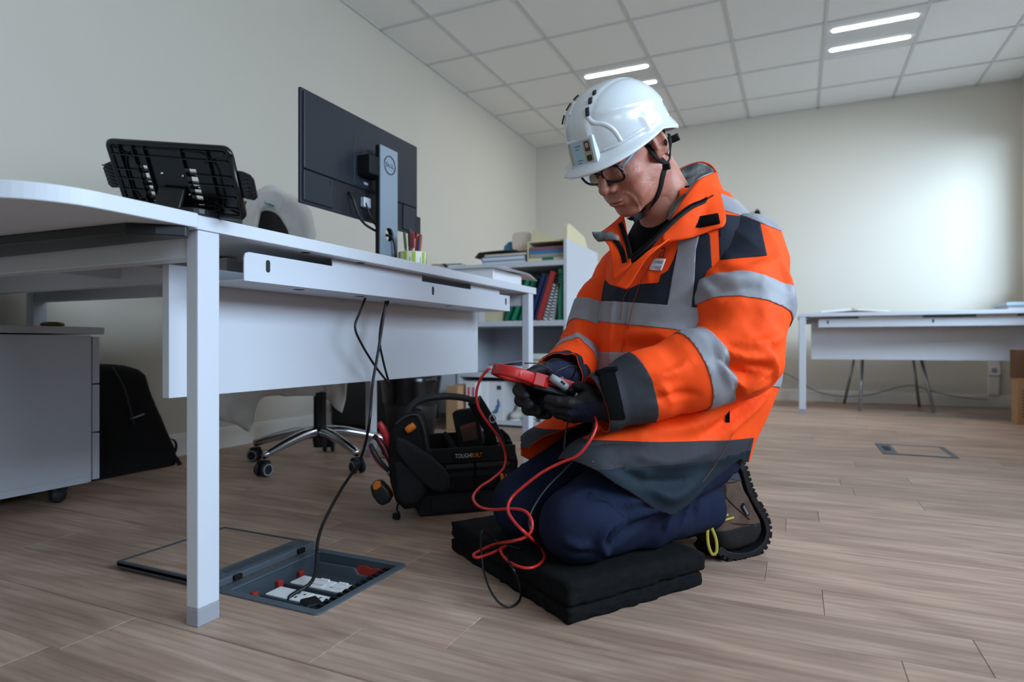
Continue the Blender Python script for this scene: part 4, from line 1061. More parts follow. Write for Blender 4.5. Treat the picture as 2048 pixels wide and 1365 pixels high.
# chest logo: white patch with lettering, on the left breast
def logo_pt(px): return J2.hit(*px)
lp = [logo_pt(q) for q in ((1303,538),(1325,540),(1329,500),(1318,470))]
if all(q is not None for q in lp):
    o_ = lp[0]; xa = lp[1]-lp[0]; xa /= np.linalg.norm(xa); ya = lp[2]-lp[1]; ya -= xa*(ya@xa); ya /= np.linalg.norm(ya); nz = np.cross(xa, ya); nz /= np.linalg.norm(nz)
    cdir = np.array([0,0,CAMH])-o_; nz = nz if nz@cdir > 0 else -nz
    o_ = o_+nz*.0045
    W3 = lambda a: Wq(np.asarray(a)[None])[0]
    M_logow = mat('logo_white_print', 'e3dfe2', .6); M_logor = mat('logo_red_print', '7a1a18', .6); M_logob = mat('logo_blue_print', '3a4a86', .6)
    Rl = np.stack([W3(xa), W3(ya), W3(nz)], 1)
    J2.hit(1300, 500); bv_ = J2.bvh
    def conform(P, off):
        out = []
        for p in P:
            l_, n_, _, _ = bv_.find_nearest(Vector(p)); n_ = np.array(n_); n_ = n_ if n_@nz > 0 else -n_; out.append(np.array(l_)+n_*off)
        return np.array(out)
    flat_ = lambda X, Y: o_+np.outer(X, xa)+np.outer(Y, ya)
    gx, gy = np.meshgrid(np.linspace(-.003,.0300,9), np.linspace(-.004,.0250,7), indexing='ij')
    pt = B().grid(Wq(conform(flat_(gx.ravel(), gy.ravel()), .0034)).reshape(9,7,3)).build('logo_patch', M_logow, jacket, smooth=True, solid=.001, soff=0)
    def ctext(nm, t_, size, x0, y0, sx, off, m_):
        V_, F_ = text_geo(t_, size); mesh_obj(nm, Wq(conform(flat_(x0+V_[:,0]*sx, y0+V_[:,1]), off)), F_, m_, pt)
    ctext('lettering', 'Sylves', .0140, .0000, .0125, .74, .0046, M_logob)
    ctext('lettering', 'Energ', .0148, .0000, -.0005, .76, .0046, M_logob)
    ctext('logo_letter', 'a', .058, .0062, .0270, .84, .0062, M_logor)
    qv = Surf(J2.V, J2.T).px() if False else None
# ---------------- trousers
def trou_sd(p):
    f = None
    for H, K, A in ((LH,LK,LA),(RH,RK,RA)):
        th = chain(p, [H+(K-H)*.1, (H+K)/2+np.array([0,0,.012]), K], [.092,.087,.073], .02)
        sh = chain(p, [K+SHIN*.01, (K+A)/2+np.array([0,0,-.004]), A, A+SHIN*.02], [.070,.064,.055,.056], .02)
        g = smin(th, sh, .018); f = g if f is None else smin(f, g, .012)
    f = smin(f, ell(p, at3(0,.03,.29), (.15,.14,.12)), .05)
    f = smax(f, PADZ-p[:,2], .006)
    return f
tv, tt_ = sdf_mesh(trou_sd, (-.08,1.13,.055), (.66,1.80,.46), .0055); TR = Surf(tv, tt_)
sA = (TR.V-LA)@SHIN
TR.V = TR.V+TR.N*(fbm(TR.V*11)*.0036+ridged(TR.V*8+2)*.0032)[:,None]; TR.refresh()
TF = [([(1215,1110),(1200,1090),(1210,1060),(1240,1040)], .006,.009), ([(1180,1095),(1150,1090),(1125,1080)], .004,.008), ([(1190,1105),(1160,1108),(1130,1100)], -.003,.007),
 ([(1225,1090),(1260,1060),(1300,1040)], -.007,.010), ([(1240,1010),(1280,1000),(1330,1005)], .005,.010), ([(1250,1040),(1300,1020),(1360,1000)], .006,.009),
 ([(1330,1060),(1335,1035),(1350,1010)], .004,.008), ([(1360,1050),(1366,1025),(1380,1000)], .004,.007), ([(1385,1040),(1392,1015),(1400,995)], -.004,.006),
 ([(1130,1000),(1180,985),(1230,1000)], .003,.012), ([(1205,1110),(1216,1085),(1215,1060)], -.005,.005), ([(1010,950),(1040,935),(1070,930)], .003,.009)]
for px, h, w in TF: TR.fold(px, h, w)
TR.refresh()
end = .012-np.maximum((TR.V-LA)@SHIN, (TR.V-RA)@SHIN)+np.where(TR.V[:,2] > .22, 1, 0)
V, T = clip(TR.V, TR.T, end)
trousers = qobj('trousers', (V, T), M_trous, man, solid=.0025); lab(trousers, 'navy work trousers')
TR2 = Surf(V, T)
for px in ([(1143,960),(1180,985),(1215,1005),(1250,1035)], [(1000,930),(1030,930),(1062,935)], [(1222,1115),(1222,1085),(1232,1060)]):
    L_ = TR2.trace(px)
    if L_ is not None: B().tube(Wq(L_+(np.array([0,0,CAMH])-L_)*.0006), .0009, 5).build('stitched_seam', M_navyj, trousers)

# ---------------- boots, described in the side view plane (b = backwards from the knee, z)
M_bootb = mat('black_boot_rubber', '0f0f11', .55, spec=.35, bump=(250,.25))
M_suede = mat('brown_suede', '5d4a3f', .9, spec=.15, var=(24,'46372f',.9), bump=(500,.3))
M_bootg = mat('dark_blue_boot_leather', '2e343d', .5, bump=(300,.15))
M_lace = mat('yellow_lace', 'b9a63c', .7, bump=(800,.4))
BD = np.array([.857,.516,0]); BS = np.array([.516,-.857,0])
def make_boot(K0, side, name):
    def toB(p): q = p-K0; return q@BD, q@BS, p[:,2]
    def frB(b, s, z): return K0+b*BD+s*BS+np.array([0,0,1.])*(z)
    SB = lambda L: [(.425+(b_-.425)*.86, z_) for b_, z_ in L]
    sole_out = SB([(.512,.250),(.528,.243),(.556,.205),(.578,.160),(.606,.124),(.636,.085),(.645,.055),(.636,.030),(.610,.010),(.565,.0),(.515,.002),(.470,.012),(.448,.030)])
    upper = SB([(.498,.248),(.505,.255),(.520,.243),(.545,.200),(.566,.156),(.594,.120),(.620,.082),(.626,.056),(.615,.036),(.590,.022),(.545,.016),(.490,.018),(.458,.030),(.440,.052),(.432,.078),(.436,.100),(.452,.112),(.440,.125),(.405,.150),(.405,.200),(.450,.225)])
    def upper_sd(p):
        b, s, z = toB(p); d = poly_sd(upper, b, z)
        w = np.interp(z, [0,.05,.10,.16,.25], [.044,.047,.044,.036,.034])
        r = .026; a_ = d+r; c_ = np.abs(s)-w+r
        return np.minimum(np.maximum(a_, c_), 0)+np.sqrt(np.maximum(a_,0)**2+np.maximum(c_,0)**2)-r
    cx = K0+.53*BD; lo = (cx[0]-.20, cx[1]-.20, -.01); hi = (cx[0]+.20, cx[1]+.20, .27)
    V, T = sdf_mesh(upper_sd, lo, hi, .0045); U = Surf(V, T); U.V = U.V+U.N*(fbm(U.V*28)*.0016)[:,None]; U.refresh()
    b, s, z = toB(U.V)
    boot = thing_part = None
    toe = np.minimum.reduce([.074+.10*(b-.45)*0-z, z*0+1]); qf = np.where(b > .62, -.01, toe)
    boot = qobj(name, U.panel(z-.0735, 0), M_suede, man, .002)
    qobj('toe_cap', U.panel(.0735-z, .0012), M_bootb, boot, .002)
    heel = np.minimum(z-.185-.25*(.50-b), 1); qobj('heel_counter', U.panel(heel, .0010), M_bootg, boot, .001)
    ank = .036-np.sqrt((b-.432)**2+(z-.165)**2); qobj('ankle_padding', U.panel(ank, .0022), M_bootb, boot, .0015)
    # sole: a band following the outer curve, plus lugs
    C = spline(np.array([(q[0],q[1],0) for q in sole_out]), .006)[:,:2]
    tn = np.gradient(C, axis=0); tn /= np.linalg.norm(tn, axis=1)[:,None]; nr = np.stack([-tn[:,1], tn[:,0]], 1)
    if nr[len(nr)//2]@np.array([1,-.2]) < 0: nr = -nr
    wd = np.interp(np.linspace(0,1,len(C)), [0,.12,.35,.6,.85,1], [.028,.036,.036,.047,.047,.034])
    bb = B(); rings = []
    for i in range(len(C)):
        o_ = C[i]+nr[i]*.002; n_ = C[i]-nr[i]*.014
        rings.append([frB(n_[0],-wd[i]-.002,n_[1]), frB(o_[0],-wd[i]-.002,o_[1]), frB(o_[0],wd[i]+.002,o_[1]), frB(n_[0],wd[i]+.002,n_[1])])
    Rg = np.array(rings); m_ = len(Rg); Vv = Wq(Rg.reshape(-1,3)); Vv[:,2] = np.maximum(Vv[:,2], .001)
    F = [(i*4+k, i*4+(k+1)%4, (i+1)*4+(k+1)%4, (i+1)*4+k) for i in range(m_-1) for k in range(4)]+[(0,1,2,3),((m_-1)*4+3,(m_-1)*4+2,(m_-1)*4+1,(m_-1)*4)]
    so = fix_normals(mesh_obj('sole', Vv, F, M_bootb, boot, False, bevel=.002))
    L_ = np.concatenate([[0], np.cumsum(np.linalg.norm(np.diff(C, axis=0), axis=1))]); s0 = .004; lg = B()
    while s0 < L_[-1]-.008:
        i = int(np.searchsorted(L_, s0)); i2 = min(int(np.searchsorted(L_, s0+.009)), len(C)-1)
        fr = s0/L_[-1]
        if not .30 < fr < .36:
            for sg in (-1, 1):
                Q = []
                for jj, sh_ in ((i,.0),(i2,.0)):
                    for rr_ in (.001,.0075):
                        for sa in (sg*.006, sg*(wd[jj]+.003)): q = C[jj]+nr[jj]*rr_; Q.append(frB(q[0], sa, max(q[1], .0005)))
                q = Wq(np.array(Q)); lg.add(q, [(0,1,3,2),(4,6,7,5),(0,2,6,4),(1,5,7,3),(2,3,7,6),(0,4,5,1)])
        s0 += .0155
    lo_ = fix_normals(lg.build('tread', M_bootb, so)); lo_['kind'] = 'stuff'
    # laces
    for k in range(4):
        q0 = frB(.437+.012*k, .034, .104-.006*k+.004*(k%2)); q1 = frB(.425+.012*k, -.02, .112-.004*k)
        B().tube(Wq(np.array([frB(.428+.014*k,.026,.118-.010*k), frB(.452+.013*k,.0405,.100-.006*k)])), .0022, 6, step=.006).build('lace', M_lace, boot, smooth=True)
    if side > 0:
        for la in (((1431,1037),(1440,1030),(1449,1024)),((1438,1040),(1447,1034),(1456,1030)),((1446,1042),(1456,1039),(1467,1036))):
            Lp = [U.hit(*q_) for q_ in la]
            if all(q_ is not None for q_ in Lp): B().tube(Wq(np.array([q_+(np.array([0,0,CAMH])-q_)*.0035 for q_ in Lp])), .0024, 8, step=.004).build('lace', M_lace, boot, smooth=True)
        for la in (((1452,970),(1451,992),(1466,1010),(1484,1026),(1500,1040)), ((1440,962),(1456,966),(1474,964)), ((1430,1002),(1444,990),(1452,985)), ((1432,1046),(1470,1048),(1512,1050))):
            L_ = U.trace(la)
            if L_ is not None: B().tube(Wq(L_+(np.array([0,0,CAMH])-L_)*.0014), .0010, 6).build('boot_seam', M_bootb, boot, smooth=True)
        P = [(1420,1040,1.392),(1415,1065,1.385),(1417,1092,1.38),(1425,1110,1.378),(1433,1104,1.378),(1432,1080,1.381),(1423,1055,1.386),(1420,1042,1.392)]
        B().tube(Wq(qs(P)), .003, 8, step=.005, flat=(.0034,.0010), up=Wq(np.array([[-.2,-1,.1]]))[0]).build('loose_lace', M_lace, boot, smooth=True)
        tg = np.array([frB(.514,.0455,.128), frB(.536,.0455,.098)]); 
        Bx = (tg[1]-tg[0])/np.linalg.norm(tg[1]-tg[0]); R_ = np.stack([Bx, np.cross(BS, Bx), BS], 1)
        tb = mesh_obj('boot_tag', Wq(tg.mean(0)+np.array([(x_,y_,z_) for z_ in (-.006,.001) for x_, y_ in ((-.017,-.0055),(.017,-.0055),(.017,.0055),(-.017,.0055))])@R_.T), [(0,3,2,1),(4,5,6,7),(0,1,5,4),(1,2,6,5),(2,3,7,6),(3,0,4,7)], M_bootb, boot)
        mesh_obj('tag_print', Wq(tg.mean(0)+np.array([(x_,y_,.0014) for k in range(6) for x_, y_ in ((-.013+k*.0045,-.003),(-.0105+k*.0045,-.003),(-.0105+k*.0045,.003),(-.013+k*.0045,.003))])@R_.T), [tuple(range(4*k,4*k+4)) for k in range(6)], M_reflect, boot)
    else:
        P = [(1372,1050,1.50),(1366,1060,1.48),(1368,1075,1.47),(1374,1070,1.47)]
        B().tube(Wq(qs(P)), .0025, 6, step=.005).build('loose_lace', M_lace, boot, smooth=True)
    return boot
lab(make_boot(np.array([.078,1.232,0]), 1, 'left_boot'), 'near brown and black work boot, heel up')
lab(make_boot(np.array([-.006,1.392,0]), -1, 'right_boot'), 'far work boot')

# ---------------- gloves (hands): palm and five separate fingers each
def glove(name, palm, fingers, m, label, lo, hi):
    """palm: list of (P, r) ; fingers: list of (joints, radii)"""
    def f(p):
        g = None
        for a_, b_, ra, rb in palm:
            c_ = cone(p, a_, b_, ra, rb); g = c_ if g is None else smin(g, c_, .012)
        for J_, R_ in fingers:
            c_ = chain(p, J_, R_, .003); g = smin(g, c_, .0045)
        return g
    V, T = sdf_mesh(f, lo, hi, .0026); S = Surf(V, T); S.V = S.V+S.N*(fbm(S.V*55)*.0012)[:,None]; S.refresh()
    o = qobj(name, (S.V, S.T), m, man); lab(o, label); return S, o
q = Qp
LHp = [(q(1222,808,1.245), q(1182,812,1.25), .040, .027), (q(1182,805,1.235), q(1165,812,1.24), .022, .019), (q(1182,826,1.27), q(1160,828,1.275), .020, .017), (q(1182,800,1.262), q(1166,800,1.262), .020, .014)]
LHf = [([q(1196,792,1.262), q(1178,779,1.272), q(1158,774,1.282), q(1140,777,1.290)], [.016,.0125,.0115,.0100]),
       ([q(1168,806,1.232), q(1140,806,1.228), q(1116,804,1.232), q(1097,800,1.242)], [.0125,.0115,.0108,.0095]),
       ([q(1168,818,1.240), q(1135,822,1.238), q(1112,818,1.248), q(1096,812,1.262)], [.0125,.0118,.0110,.0095]),
       ([q(1168,826,1.258), q(1138,832,1.258), q(1116,828,1.272), q(1104,820,1.285)], [.0120,.0112,.0105,.0092]),
       ([q(1172,832,1.280), q(1150,837,1.284), q(1132,834,1.295), q(1122,826,1.305)], [.0108,.0100,.0092,.0085])]
S_, lg_ = glove('left_glove', LHp, LHf, M_glove, 'near black glove, fingers under the meter', (-.02,1.16,.27), (.26,1.36,.47))
u, v = S_.px(); f_ = S_.facing()
qobj('glove_back', S_.panel_px([(1132,822),(1150,812),(1182,806),(1200,800),(1200,862),(1150,840)], .0007), M_glovek, lg_)
RHp = [(q(1150,752,1.425), q(1112,748,1.395), .037, .030), (q(1112,742,1.39), q(1084,752,1.372), .028, .022), (q(1112,762,1.40), q(1080,772,1.378), .026, .020), (q(1110,778,1.39), q(1086,802,1.355), .026, .024)]
RHf = [([q(1108,740,1.375), q(1088,737,1.345), q(1072,741,1.322), q(1060,746,1.306)], [.0145,.0125,.0115,.010]),
       ([q(1086,756,1.372), q(1052,764,1.345), q(1038,780,1.308), q(1049,792,1.283)], [.0150,.0140,.0130,.0115]),
       ([q(1084,768,1.372), q(1050,783,1.342), q(1042,801,1.305), q(1058,811,1.280)], [.0150,.0142,.0132,.0115]),
       ([q(1086,780,1.378), q(1058,803,1.348), q(1056,819,1.312), q(1076,824,1.290)], [.0150,.0138,.0128,.0112]),
       ([q(1092,790,1.385), q(1078,814,1.358), q(1080,828,1.325), q(1096,830,1.305)], [.0135,.0122,.0114,.0100])]
S_, rg_ = glove('right_glove', RHp, RHf, M_glove, 'far black glove gripping the meter', (-.06,1.22,.28), (.20,1.50,.50))
u, v = S_.px()
qobj('glove_back', S_.panel_px([(1090,728),(1120,722),(1172,730),(1176,775),(1130,768),(1100,752)], .0007), M_glovek, rg_)
# ================================================================== kneeling pad: two foam slabs
M_foam = mat('black_foam', '131314', .95, spec=.12, bump=(260,.5), var=(60,'1b1b1c',.6))
def slab(name, corners, z0, z1, seed, parent, sag=0.0):
    """foam slab with a torn, uneven edge"""
    c = np.array(corners, float); n = 34; top = []
    G = []
    for i in range(n+1):
        row = []
        for j in range(n+1):
            a, b_ = i/n, j/n; p = (c[0]*(1-a)+c[1]*a)*(1-b_)+(c[3]*(1-a)+c[2]*a)*b_
            row.append(p)
        G.append(row)
    G = np.array(G); cen = c.mean(0)
    P = G.reshape(-1,2); e = np.minimum.reduce([np.repeat(np.arange(n+1),n+1), np.tile(np.arange(n+1),n+1), n-np.repeat(np.arange(n+1),n+1), n-np.tile(np.arange(n+1),n+1)])
    P3 = np.stack([P[:,0], P[:,1], np.zeros(len(P))], 1)
    nz = fbm(P3*38+seed)*.003+fbm(P3*9+seed)*.002
    zt = z1+nz*.4-np.where(e == 0, .004, 0); jig = np.where(e == 0, 1, 0)[:,None]*np.stack([fbm(P3*55+seed+5), fbm(P3*55+seed+9)], 1)*.004
    b_al = np.tile(np.arange(n+1), n+1)/n; lift = sag*np.clip(b_al*np.repeat(np.arange(n+1), n+1)/n, 0, 1)**2
    V = [(P[i,0]+jig[i,0], P[i,1]+jig[i,1], zt[i]) for i in range(len(P))]
    F = [(i*(n+1)+j, (i+1)*(n+1)+j, (i+1)*(n+1)+j+1, i*(n+1)+j+1) for i in range(n) for j in range(n)]
    # side wall rows
    loop = [(i,0) for i in range(n)]+[(n,j) for j in range(n)]+[(i,n) for i in range(n,0,-1)]+[(0,j) for j in range(n,0,-1)]
    ids = [i*(n+1)+j for i, j in loop]; prev = ids; m = len(loop)
    for k in range(1, 7):
        q = k/6; base = len(V); bulge = math.sin(q*math.pi)*.002
        for t_, (i, j) in enumerate(loop):
            p = G[i,j]; d = (p-cen)/np.linalg.norm(p-cen)
            w = .0045*float(vnoise(np.array([[p[0]*70, p[1]*70, q*5+seed]]))[0])
            x, y = p+d*(bulge+w); V.append((x, y, zt[ids[t_]]*(1-q)+z0*q))
        cur = list(range(base, base+m)); F += [(prev[t_], cur[t_], cur[(t_+1)%m], prev[(t_+1)%m]) for t_ in range(m)]; prev = cur
    F.append(tuple(prev))
    return fix_normals(mesh_obj(name, np.array(V), F, M_foam, parent, True))
PN, PLf, PRt = np.array([-.372,1.052]), np.array([-.770,1.323]), np.array([-.178,1.347]); PB = PLf+PRt-PN
pad = thing('kneeling_pad', (*(PLf+PRt)/2, 0), 'thick black foam kneeling pad of two layers under the knees', 'kneeling pad')
cN = (PLf+PRt)/2; shr = lambda P, k: cN+(P-cN)*k
slab('upper_layer', [PN,PRt,PB,PLf], .0325, .0725, 3, pad)
slab('lower_layer', [shr(PN,1.0),shr(PRt,.985),shr(PB,.98),shr(PLf,1.0)], .0005, .0315, 8, pad)

# ================================================================== clamp meter, probe, leads
M_redm = mat('red_meter_plastic', 'b31d1c', .38, spec=.5, coat=.2, bump=(300,.05))
M_dkred = mat('dark_red_meter_plastic', '7d1518', .45)
M_probe = mat('grey_probe_plastic', '8d8f94', .4)
JC = Qp(1032,751,1.285)                              # centre of the jaw ring
AX = Qp(1172,792,1.315)-Qp(1000,742,1.275); AX /= np.linalg.norm(AX)
WD = np.array([.25,.93,.10]); WD -= AX*(WD@AX); WD /= np.linalg.norm(WD)
NM = np.cross(AX, WD); NM = NM if NM[2] > 0 else -NM
tl = math.radians(-21); WD, NM = WD*math.cos(tl)+NM*math.sin(tl), NM*math.cos(tl)-WD*math.sin(tl)
MR = Wq(np.stack([AX, WD, NM], 0)).T; MC = Wq(JC[None])[0]
meter = thing('clamp_meter', tuple(MC), 'red and black clamp meter held in the gloved hands', 'meter')
def mprism(poly, h, m, nm, par, bev=.002): return fix_normals(B().prism(poly, h, MR, MC).build(nm, m, par, bevel=bev))
ro, ri, th = .050, .034, .0115
b = B(); n = 40; Vv = []; F = []
prof = [(ro,-th+.003),(ro-.003,-th),(ri+.003,-th),(ri,-th+.003),(ri,th-.003),(ri+.003,th),(ro-.003,th),(ro,th-.003)]
for k in range(n):
    a = math.pi*(1-.86)+2*math.pi*.86*k/(n-1); a = -math.pi*.86+2*math.pi*.86*k/(n-1)+math.pi
    for r_, z_ in prof: Vv.append((r_*math.cos(a)*1.02, r_*math.sin(a)*.84, z_))
m_ = len(prof); F = [(k*m_+i, k*m_+(i+1)%m_, (k+1)*m_+(i+1)%m_, (k+1)*m_+i) for k in range(n-1) for i in range(m_)]+[tuple(range(m_-1,-1,-1)), tuple((n-1)*m_+i for i in range(m_))]
jaw = fix_normals(mesh_obj('jaw', np.array(Vv)@MR.T+MC, F, M_redm, meter, True, bevel=.001))
b = B(); b.prism([(-.0515,-.003),(-.0335,-.003),(-.0335,.003),(-.0515,.003)], (-th-.0004, th+.0004), MR, MC); b.build('jaw_split', M_dkred, meter)
mprism([(.030,-.036),(.052,-.040),(.064,-.034),(.064,.034),(.052,.040),(.030,.036)], (-.013,.013), M_redm, 'collar_block', meter)
mprism([(.064,-.033),(.120,-.031),(.124,-.027),(.124,.027),(.120,.031),(.064,.033)], (-.004,.017), M_redm, 'upper_case', meter)
mprism([(.036,-.032),(.16,-.029),(.195,-.026),(.205,-.018),(.205,.018),(.195,.026),(.16,.029),(.036,.032)], (-.020,-.004), M_black, 'lower_case', meter, .004)
mprism([(.124,-.028),(.19,-.025),(.20,-.016),(.20,.016),(.19,.025),(.124,.028)], (-.005,.012), M_black, 'body_case', meter, .003)
mprism([(.130,-.018),(.165,-.018),(.165,.018),(.130,.018)], (.0118,.0128), mat('display_glass','5b665c',.2), 'display', meter, 0)
b = B().lathe([(0,0),(.013,0),(.012,.006),(0,.006)], 24, MR, MC+MR@np.array([.094,0,.017])); b.build('selector_dial', M_black, meter, smooth=False)
mprism([(.030,.036),(.052,.036),(.050,.044),(.034,.044)], (.002,.012), M_footgrey, 'jaw_trigger', meter)
PT = [(1104,757,1.262),(1122,768,1.262),(1138,778,1.264),(1150,788,1.268),(1163,797,1.272)]
pq = qs(PT)
probe = thing('test_probe', tuple(Wq(pq[1][None])[0]), 'grey test probe lying along the meter in the near glove', 'probe')
B().tube(Wq(qs([(1101,754,1.262),(1110,760,1.262),(1122,768,1.262),(1133,776,1.263),(1136,778,1.263)])), [.0075,.0085,.0088,.0082,.004], 14).build('handle', M_probe, probe, smooth=True)
B().tube(Wq(qs([(1135,777,1.263),(1143,783,1.265),(1149,788,1.267)])), [.0062,.0058,.005], 12).build('black_collar', M_blackm, probe, smooth=True)
B().tube(Wq(qs([(1149,788,1.267),(1160,795,1.27)])), [.0045,.003], 10).build('tip_sleeve', M_probe, probe, smooth=True)
B().tube(Wq(qs([(1122,763,1.2545),(1130,769,1.2545)])), .0026, 8).build('probe_slot', M_hole, probe, smooth=True)
M_leadr = mat('red_test_lead', 'c92a26', .38, spec=.5); M_leadk = mat('black_test_lead', '0e0e10', .4, spec=.5)
def onpad(u, v, lift=.004):
    t = (CAMH-(.0735+lift))*FOC/(v-CY); return (u, v, t)
red = [(979,737,1.27),(962,757,1.29),(953,785,1.31),(957,815,1.33),(975,845,1.36),(997,875,1.40),(1010,905,1.43),(1008,935,1.43),(985,958,1.42),(960,975,1.40),(946,995,1.36),(957,1013,1.32),(985,1020,1.28),(1020,1018,1.22),(1048,1022,1.18),(1062,1038,1.15),(1064,1058,1.14),(1052,1074,1.14),(1024,1083,1.15),onpad(992,1088),onpad(962,1101),onpad(947,1110),onpad(955,1116),onpad(985,1106),onpad(1012,1094)]
red2 = [onpad(1012,1094),(1001,1098,onpad(1001,1098,.010)[2]),onpad(1006,1112),onpad(1024,1128),onpad(1052,1137),onpad(1076,1131),onpad(1089,1113),onpad(1078,1093),(1052,1068,1.12),(1030,1046,1.14),(1016,1022,1.18),(1022,998,1.21),(1048,973,1.21),(1085,945,1.20),(1122,926,1.19),(1155,912,1.178),(1178,885,1.175),(1190,862,1.185),(1193,846,1.20),(1190,832,1.235)]
lead = thing('test_lead', tuple(Wp(1000,1088,1.2)*np.array([1,1,0])+np.array([0,0,.08])), 'red test lead looping from the meter jaw down over the foam pad', 'cable')
B().tube(Wq(qs(red+red2[1:])), .0029, 8, step=.006).build('lead', M_leadr, lead, smooth=True)
def floorp(u, v, lift=.003): t = (CAMH-lift)*FOC/(v-CY); return (u, v, t)
blk = [(1188,845,1.225),(1182,872,1.24),(1160,905,1.25),(1130,940,1.25),(1095,975,1.235),(1070,1010,1.20),(1058,1040,1.175),(1062,1068,1.165),onpad(1064,1090,.002),onpad(1040,1098,.003),onpad(1010,1091,.004),onpad(985,1078,.010),(965,1062,1.245),(962,1080,1.255),(963,1110,1.255),(968,1145,1.235),(980,1180,1.20),(998,1206,1.185),floorp(1018,1215),floorp(1035,1207),floorp(1042,1188),(1036,1158,1.195),(1024,1135,1.185),onpad(1012,1112,.003)]
tag(B().tube(Wq(qs(blk)), .0022, 8, step=.006).build('test_lead', M_leadk, smooth=True), 'thin black test lead looping over the pad edge to the floor', 'cable')
blk2 = [(1137,842,1.29),(1132,862,1.29),(1129,890,1.285),(1128,915,1.27)]
tag(B().tube(Wq(qs([(1104,757,1.262),(1109,748,1.262),(1122,739,1.268),(1140,733,1.285),(1152,735,1.30),(1148,748,1.31),(1143,758,1.315)])), .0019, 8, step=.004).build('probe_cable', M_leadk, smooth=True), 'short black cable bowing up out of the grey test probe', 'cable')
tag(B().tube(Wq(qs([(1049,727,1.285),(1062,727,1.29),(1080,729,1.30),(1098,738,1.305),(1108,750,1.31),(1110,762,1.315)])), .0014, 8, step=.004).build('wrist_cord', M_leadk, smooth=True), 'thin black cord crossing the far glove above the meter', 'cord')
tag(B().tube(Wq(qs(blk2)), .0020, 8, step=.006).build('hanging_cord', M_leadk, smooth=True), 'thin black cord hanging below the gloves', 'cord')

# ================================================================== monitor
M_mon = mat('monitor_back_plastic', '1d232b', .45, spec=.4, bump=(700,.10))
M_mond = mat('monitor_dark_recess', '14161a', .55)
M_stand = mat('monitor_stand_silver', '8b99a6', .42, metal=.3, spec=.5)
M_chrome = mat('chrome', 'c9ccd2', .12, metal=1.0)
MX = -1.30; my0, my1, mz0, mz1 = 1.368, 1.972, .915, 1.249
mon = thing('monitor', (-1.27, 1.67, TZ), 'dark monitor seen from behind on a silver stand on the desk', 'monitor')
Ryz = np.array([[0,0,1.],[1,0,0],[0,1,0]])
pr = [(my0,mz0),(my1,mz0),(my1,mz1),(my0,mz1)]
B().prism(pr, (MX-.010, MX), Ryz).build('screen_housing', M_mon, mon, bevel=.002)
B().prism([(my0+.008,mz0+.10),(my1-.008,mz0+.10),(my1-.008,mz1-.008),(my0+.008,mz1-.008)], (MX-.001, MX+.006), Ryz).build('back_cover', M_mon, mon, bevel=.004)
for nm, (a, c_) in (('lower_cover', (my0+.008, my0+.135)), ('lower_cover', (my1-.095, my1-.008))):
    B().prism([(a,mz0+.008),(c_,mz0+.008),(c_,mz0+.0985),(a,mz0+.0985)], (MX-.001, MX+.0055), Ryz).build(nm, M_mon, mon, bevel=.003)
B().prism([(my0+.137,mz0+.012),(my1-.097,mz0+.012),(my1-.097,mz0+.099),(my0+.137,mz0+.099)], (MX-.0005, MX+.0008), Ryz).build('port_recess', M_mond, mon)
B().prism([(1.598,1.02),(1.742,1.02),(1.742,1.178),(1.598,1.178)], (MX+.005, MX+.0075), Ryz).build('mount_plate', M_mon, mon, bevel=.0015)
b = B().lathe([(.046,0),(.05,0),(.05,.0015),(.046,.0015)], 36, Ryz, (MX+.0072,1.668,1.10)); b.build('mount_ring', M_mond, mon)
B().box((MX+.005,1.612,1.055), (-1.243,1.70,1.118)).build('tilt_arm', M_blackm, mon, bevel=.004)
B().prism(rrect(.022,.008,.0035), (MX+.0072, MX+.0095), Ryz, (0,1.655,1.035)).build('release_button', M_footgrey, mon)
B().prism([(my0+.118,mz0+.075),(my0+.124,mz0+.075),(my0+.124,mz0+.088),(my0+.118,mz0+.088)], (MX+.0054, MX+.0062), Ryz).build('lock_slot', M_mond, mon)
sy0, sy1 = 1.662, 1.758
hole = [(1.712+.021*math.cos(a), .872+.021*math.sin(a)) for a in np.linspace(0, 2*math.pi, 25)[:-1]]
# stand plate with its round cable hole, built as two halves
b = B(); zt = 1.160; zb = .748
def half(sgn):
    h_ = [(1.712+.023*math.cos(a), .872+.023*math.sin(a)) for a in np.linspace(-math.pi/2, math.pi/2, 13)]
    if sgn < 0: h_ = [(2*1.712-y_, z_) for y_, z_ in h_]
    e = sy1 if sgn > 0 else sy0
    return [(1.712,zb),(e,zb),(e,zt),(1.712,zt)]+h_[::-1]
for sg in (1,-1): b.prism(half(sg), (-1.243,-1.238), Ryz)
st = fix_normals(b.build('stand_column', M_stand, mon))
b = B()
for sg in (1,-1): b.prism(half(sg), (-1.258,-1.244), Ryz)
lab(fix_normals(b.build('stand_spine', M_blackm, mon)), 'black rear half of the stand column')
B().box((-1.42,1.58,TZ), (-1.20,1.84,TZ+.012)).build('stand_base', M_stand, mon, bevel=.004)
M_emb = mat('dark_chrome', '46525c', .2, metal=1.0)
lg = B().tube([(-1.2372,1.713+.030*math.cos(a),1.104+.030*math.sin(a)) for a in np.linspace(0,2*math.pi,41)], .0017, 6).build('emblem_ring', M_emb, mon, smooth=True)
put_text('emblem_letters', 'D', .0195, (-1.2368,1.690,1.0965), (0,1,0), (0,0,1), M_emb, mon)
V_, F_ = text_geo('E', .0185); a_ = math.radians(28)
Vr = np.stack([V_[:,0]*math.cos(a_)-V_[:,1]*math.sin(a_), V_[:,0]*math.sin(a_)+V_[:,1]*math.cos(a_)], 1)
mesh_obj('emblem_letters', np.stack([np.full(len(Vr),-1.2368), 1.7075+Vr[:,0]*.85, 1.0945+Vr[:,1]*.85], 1), F_, M_emb, mon)
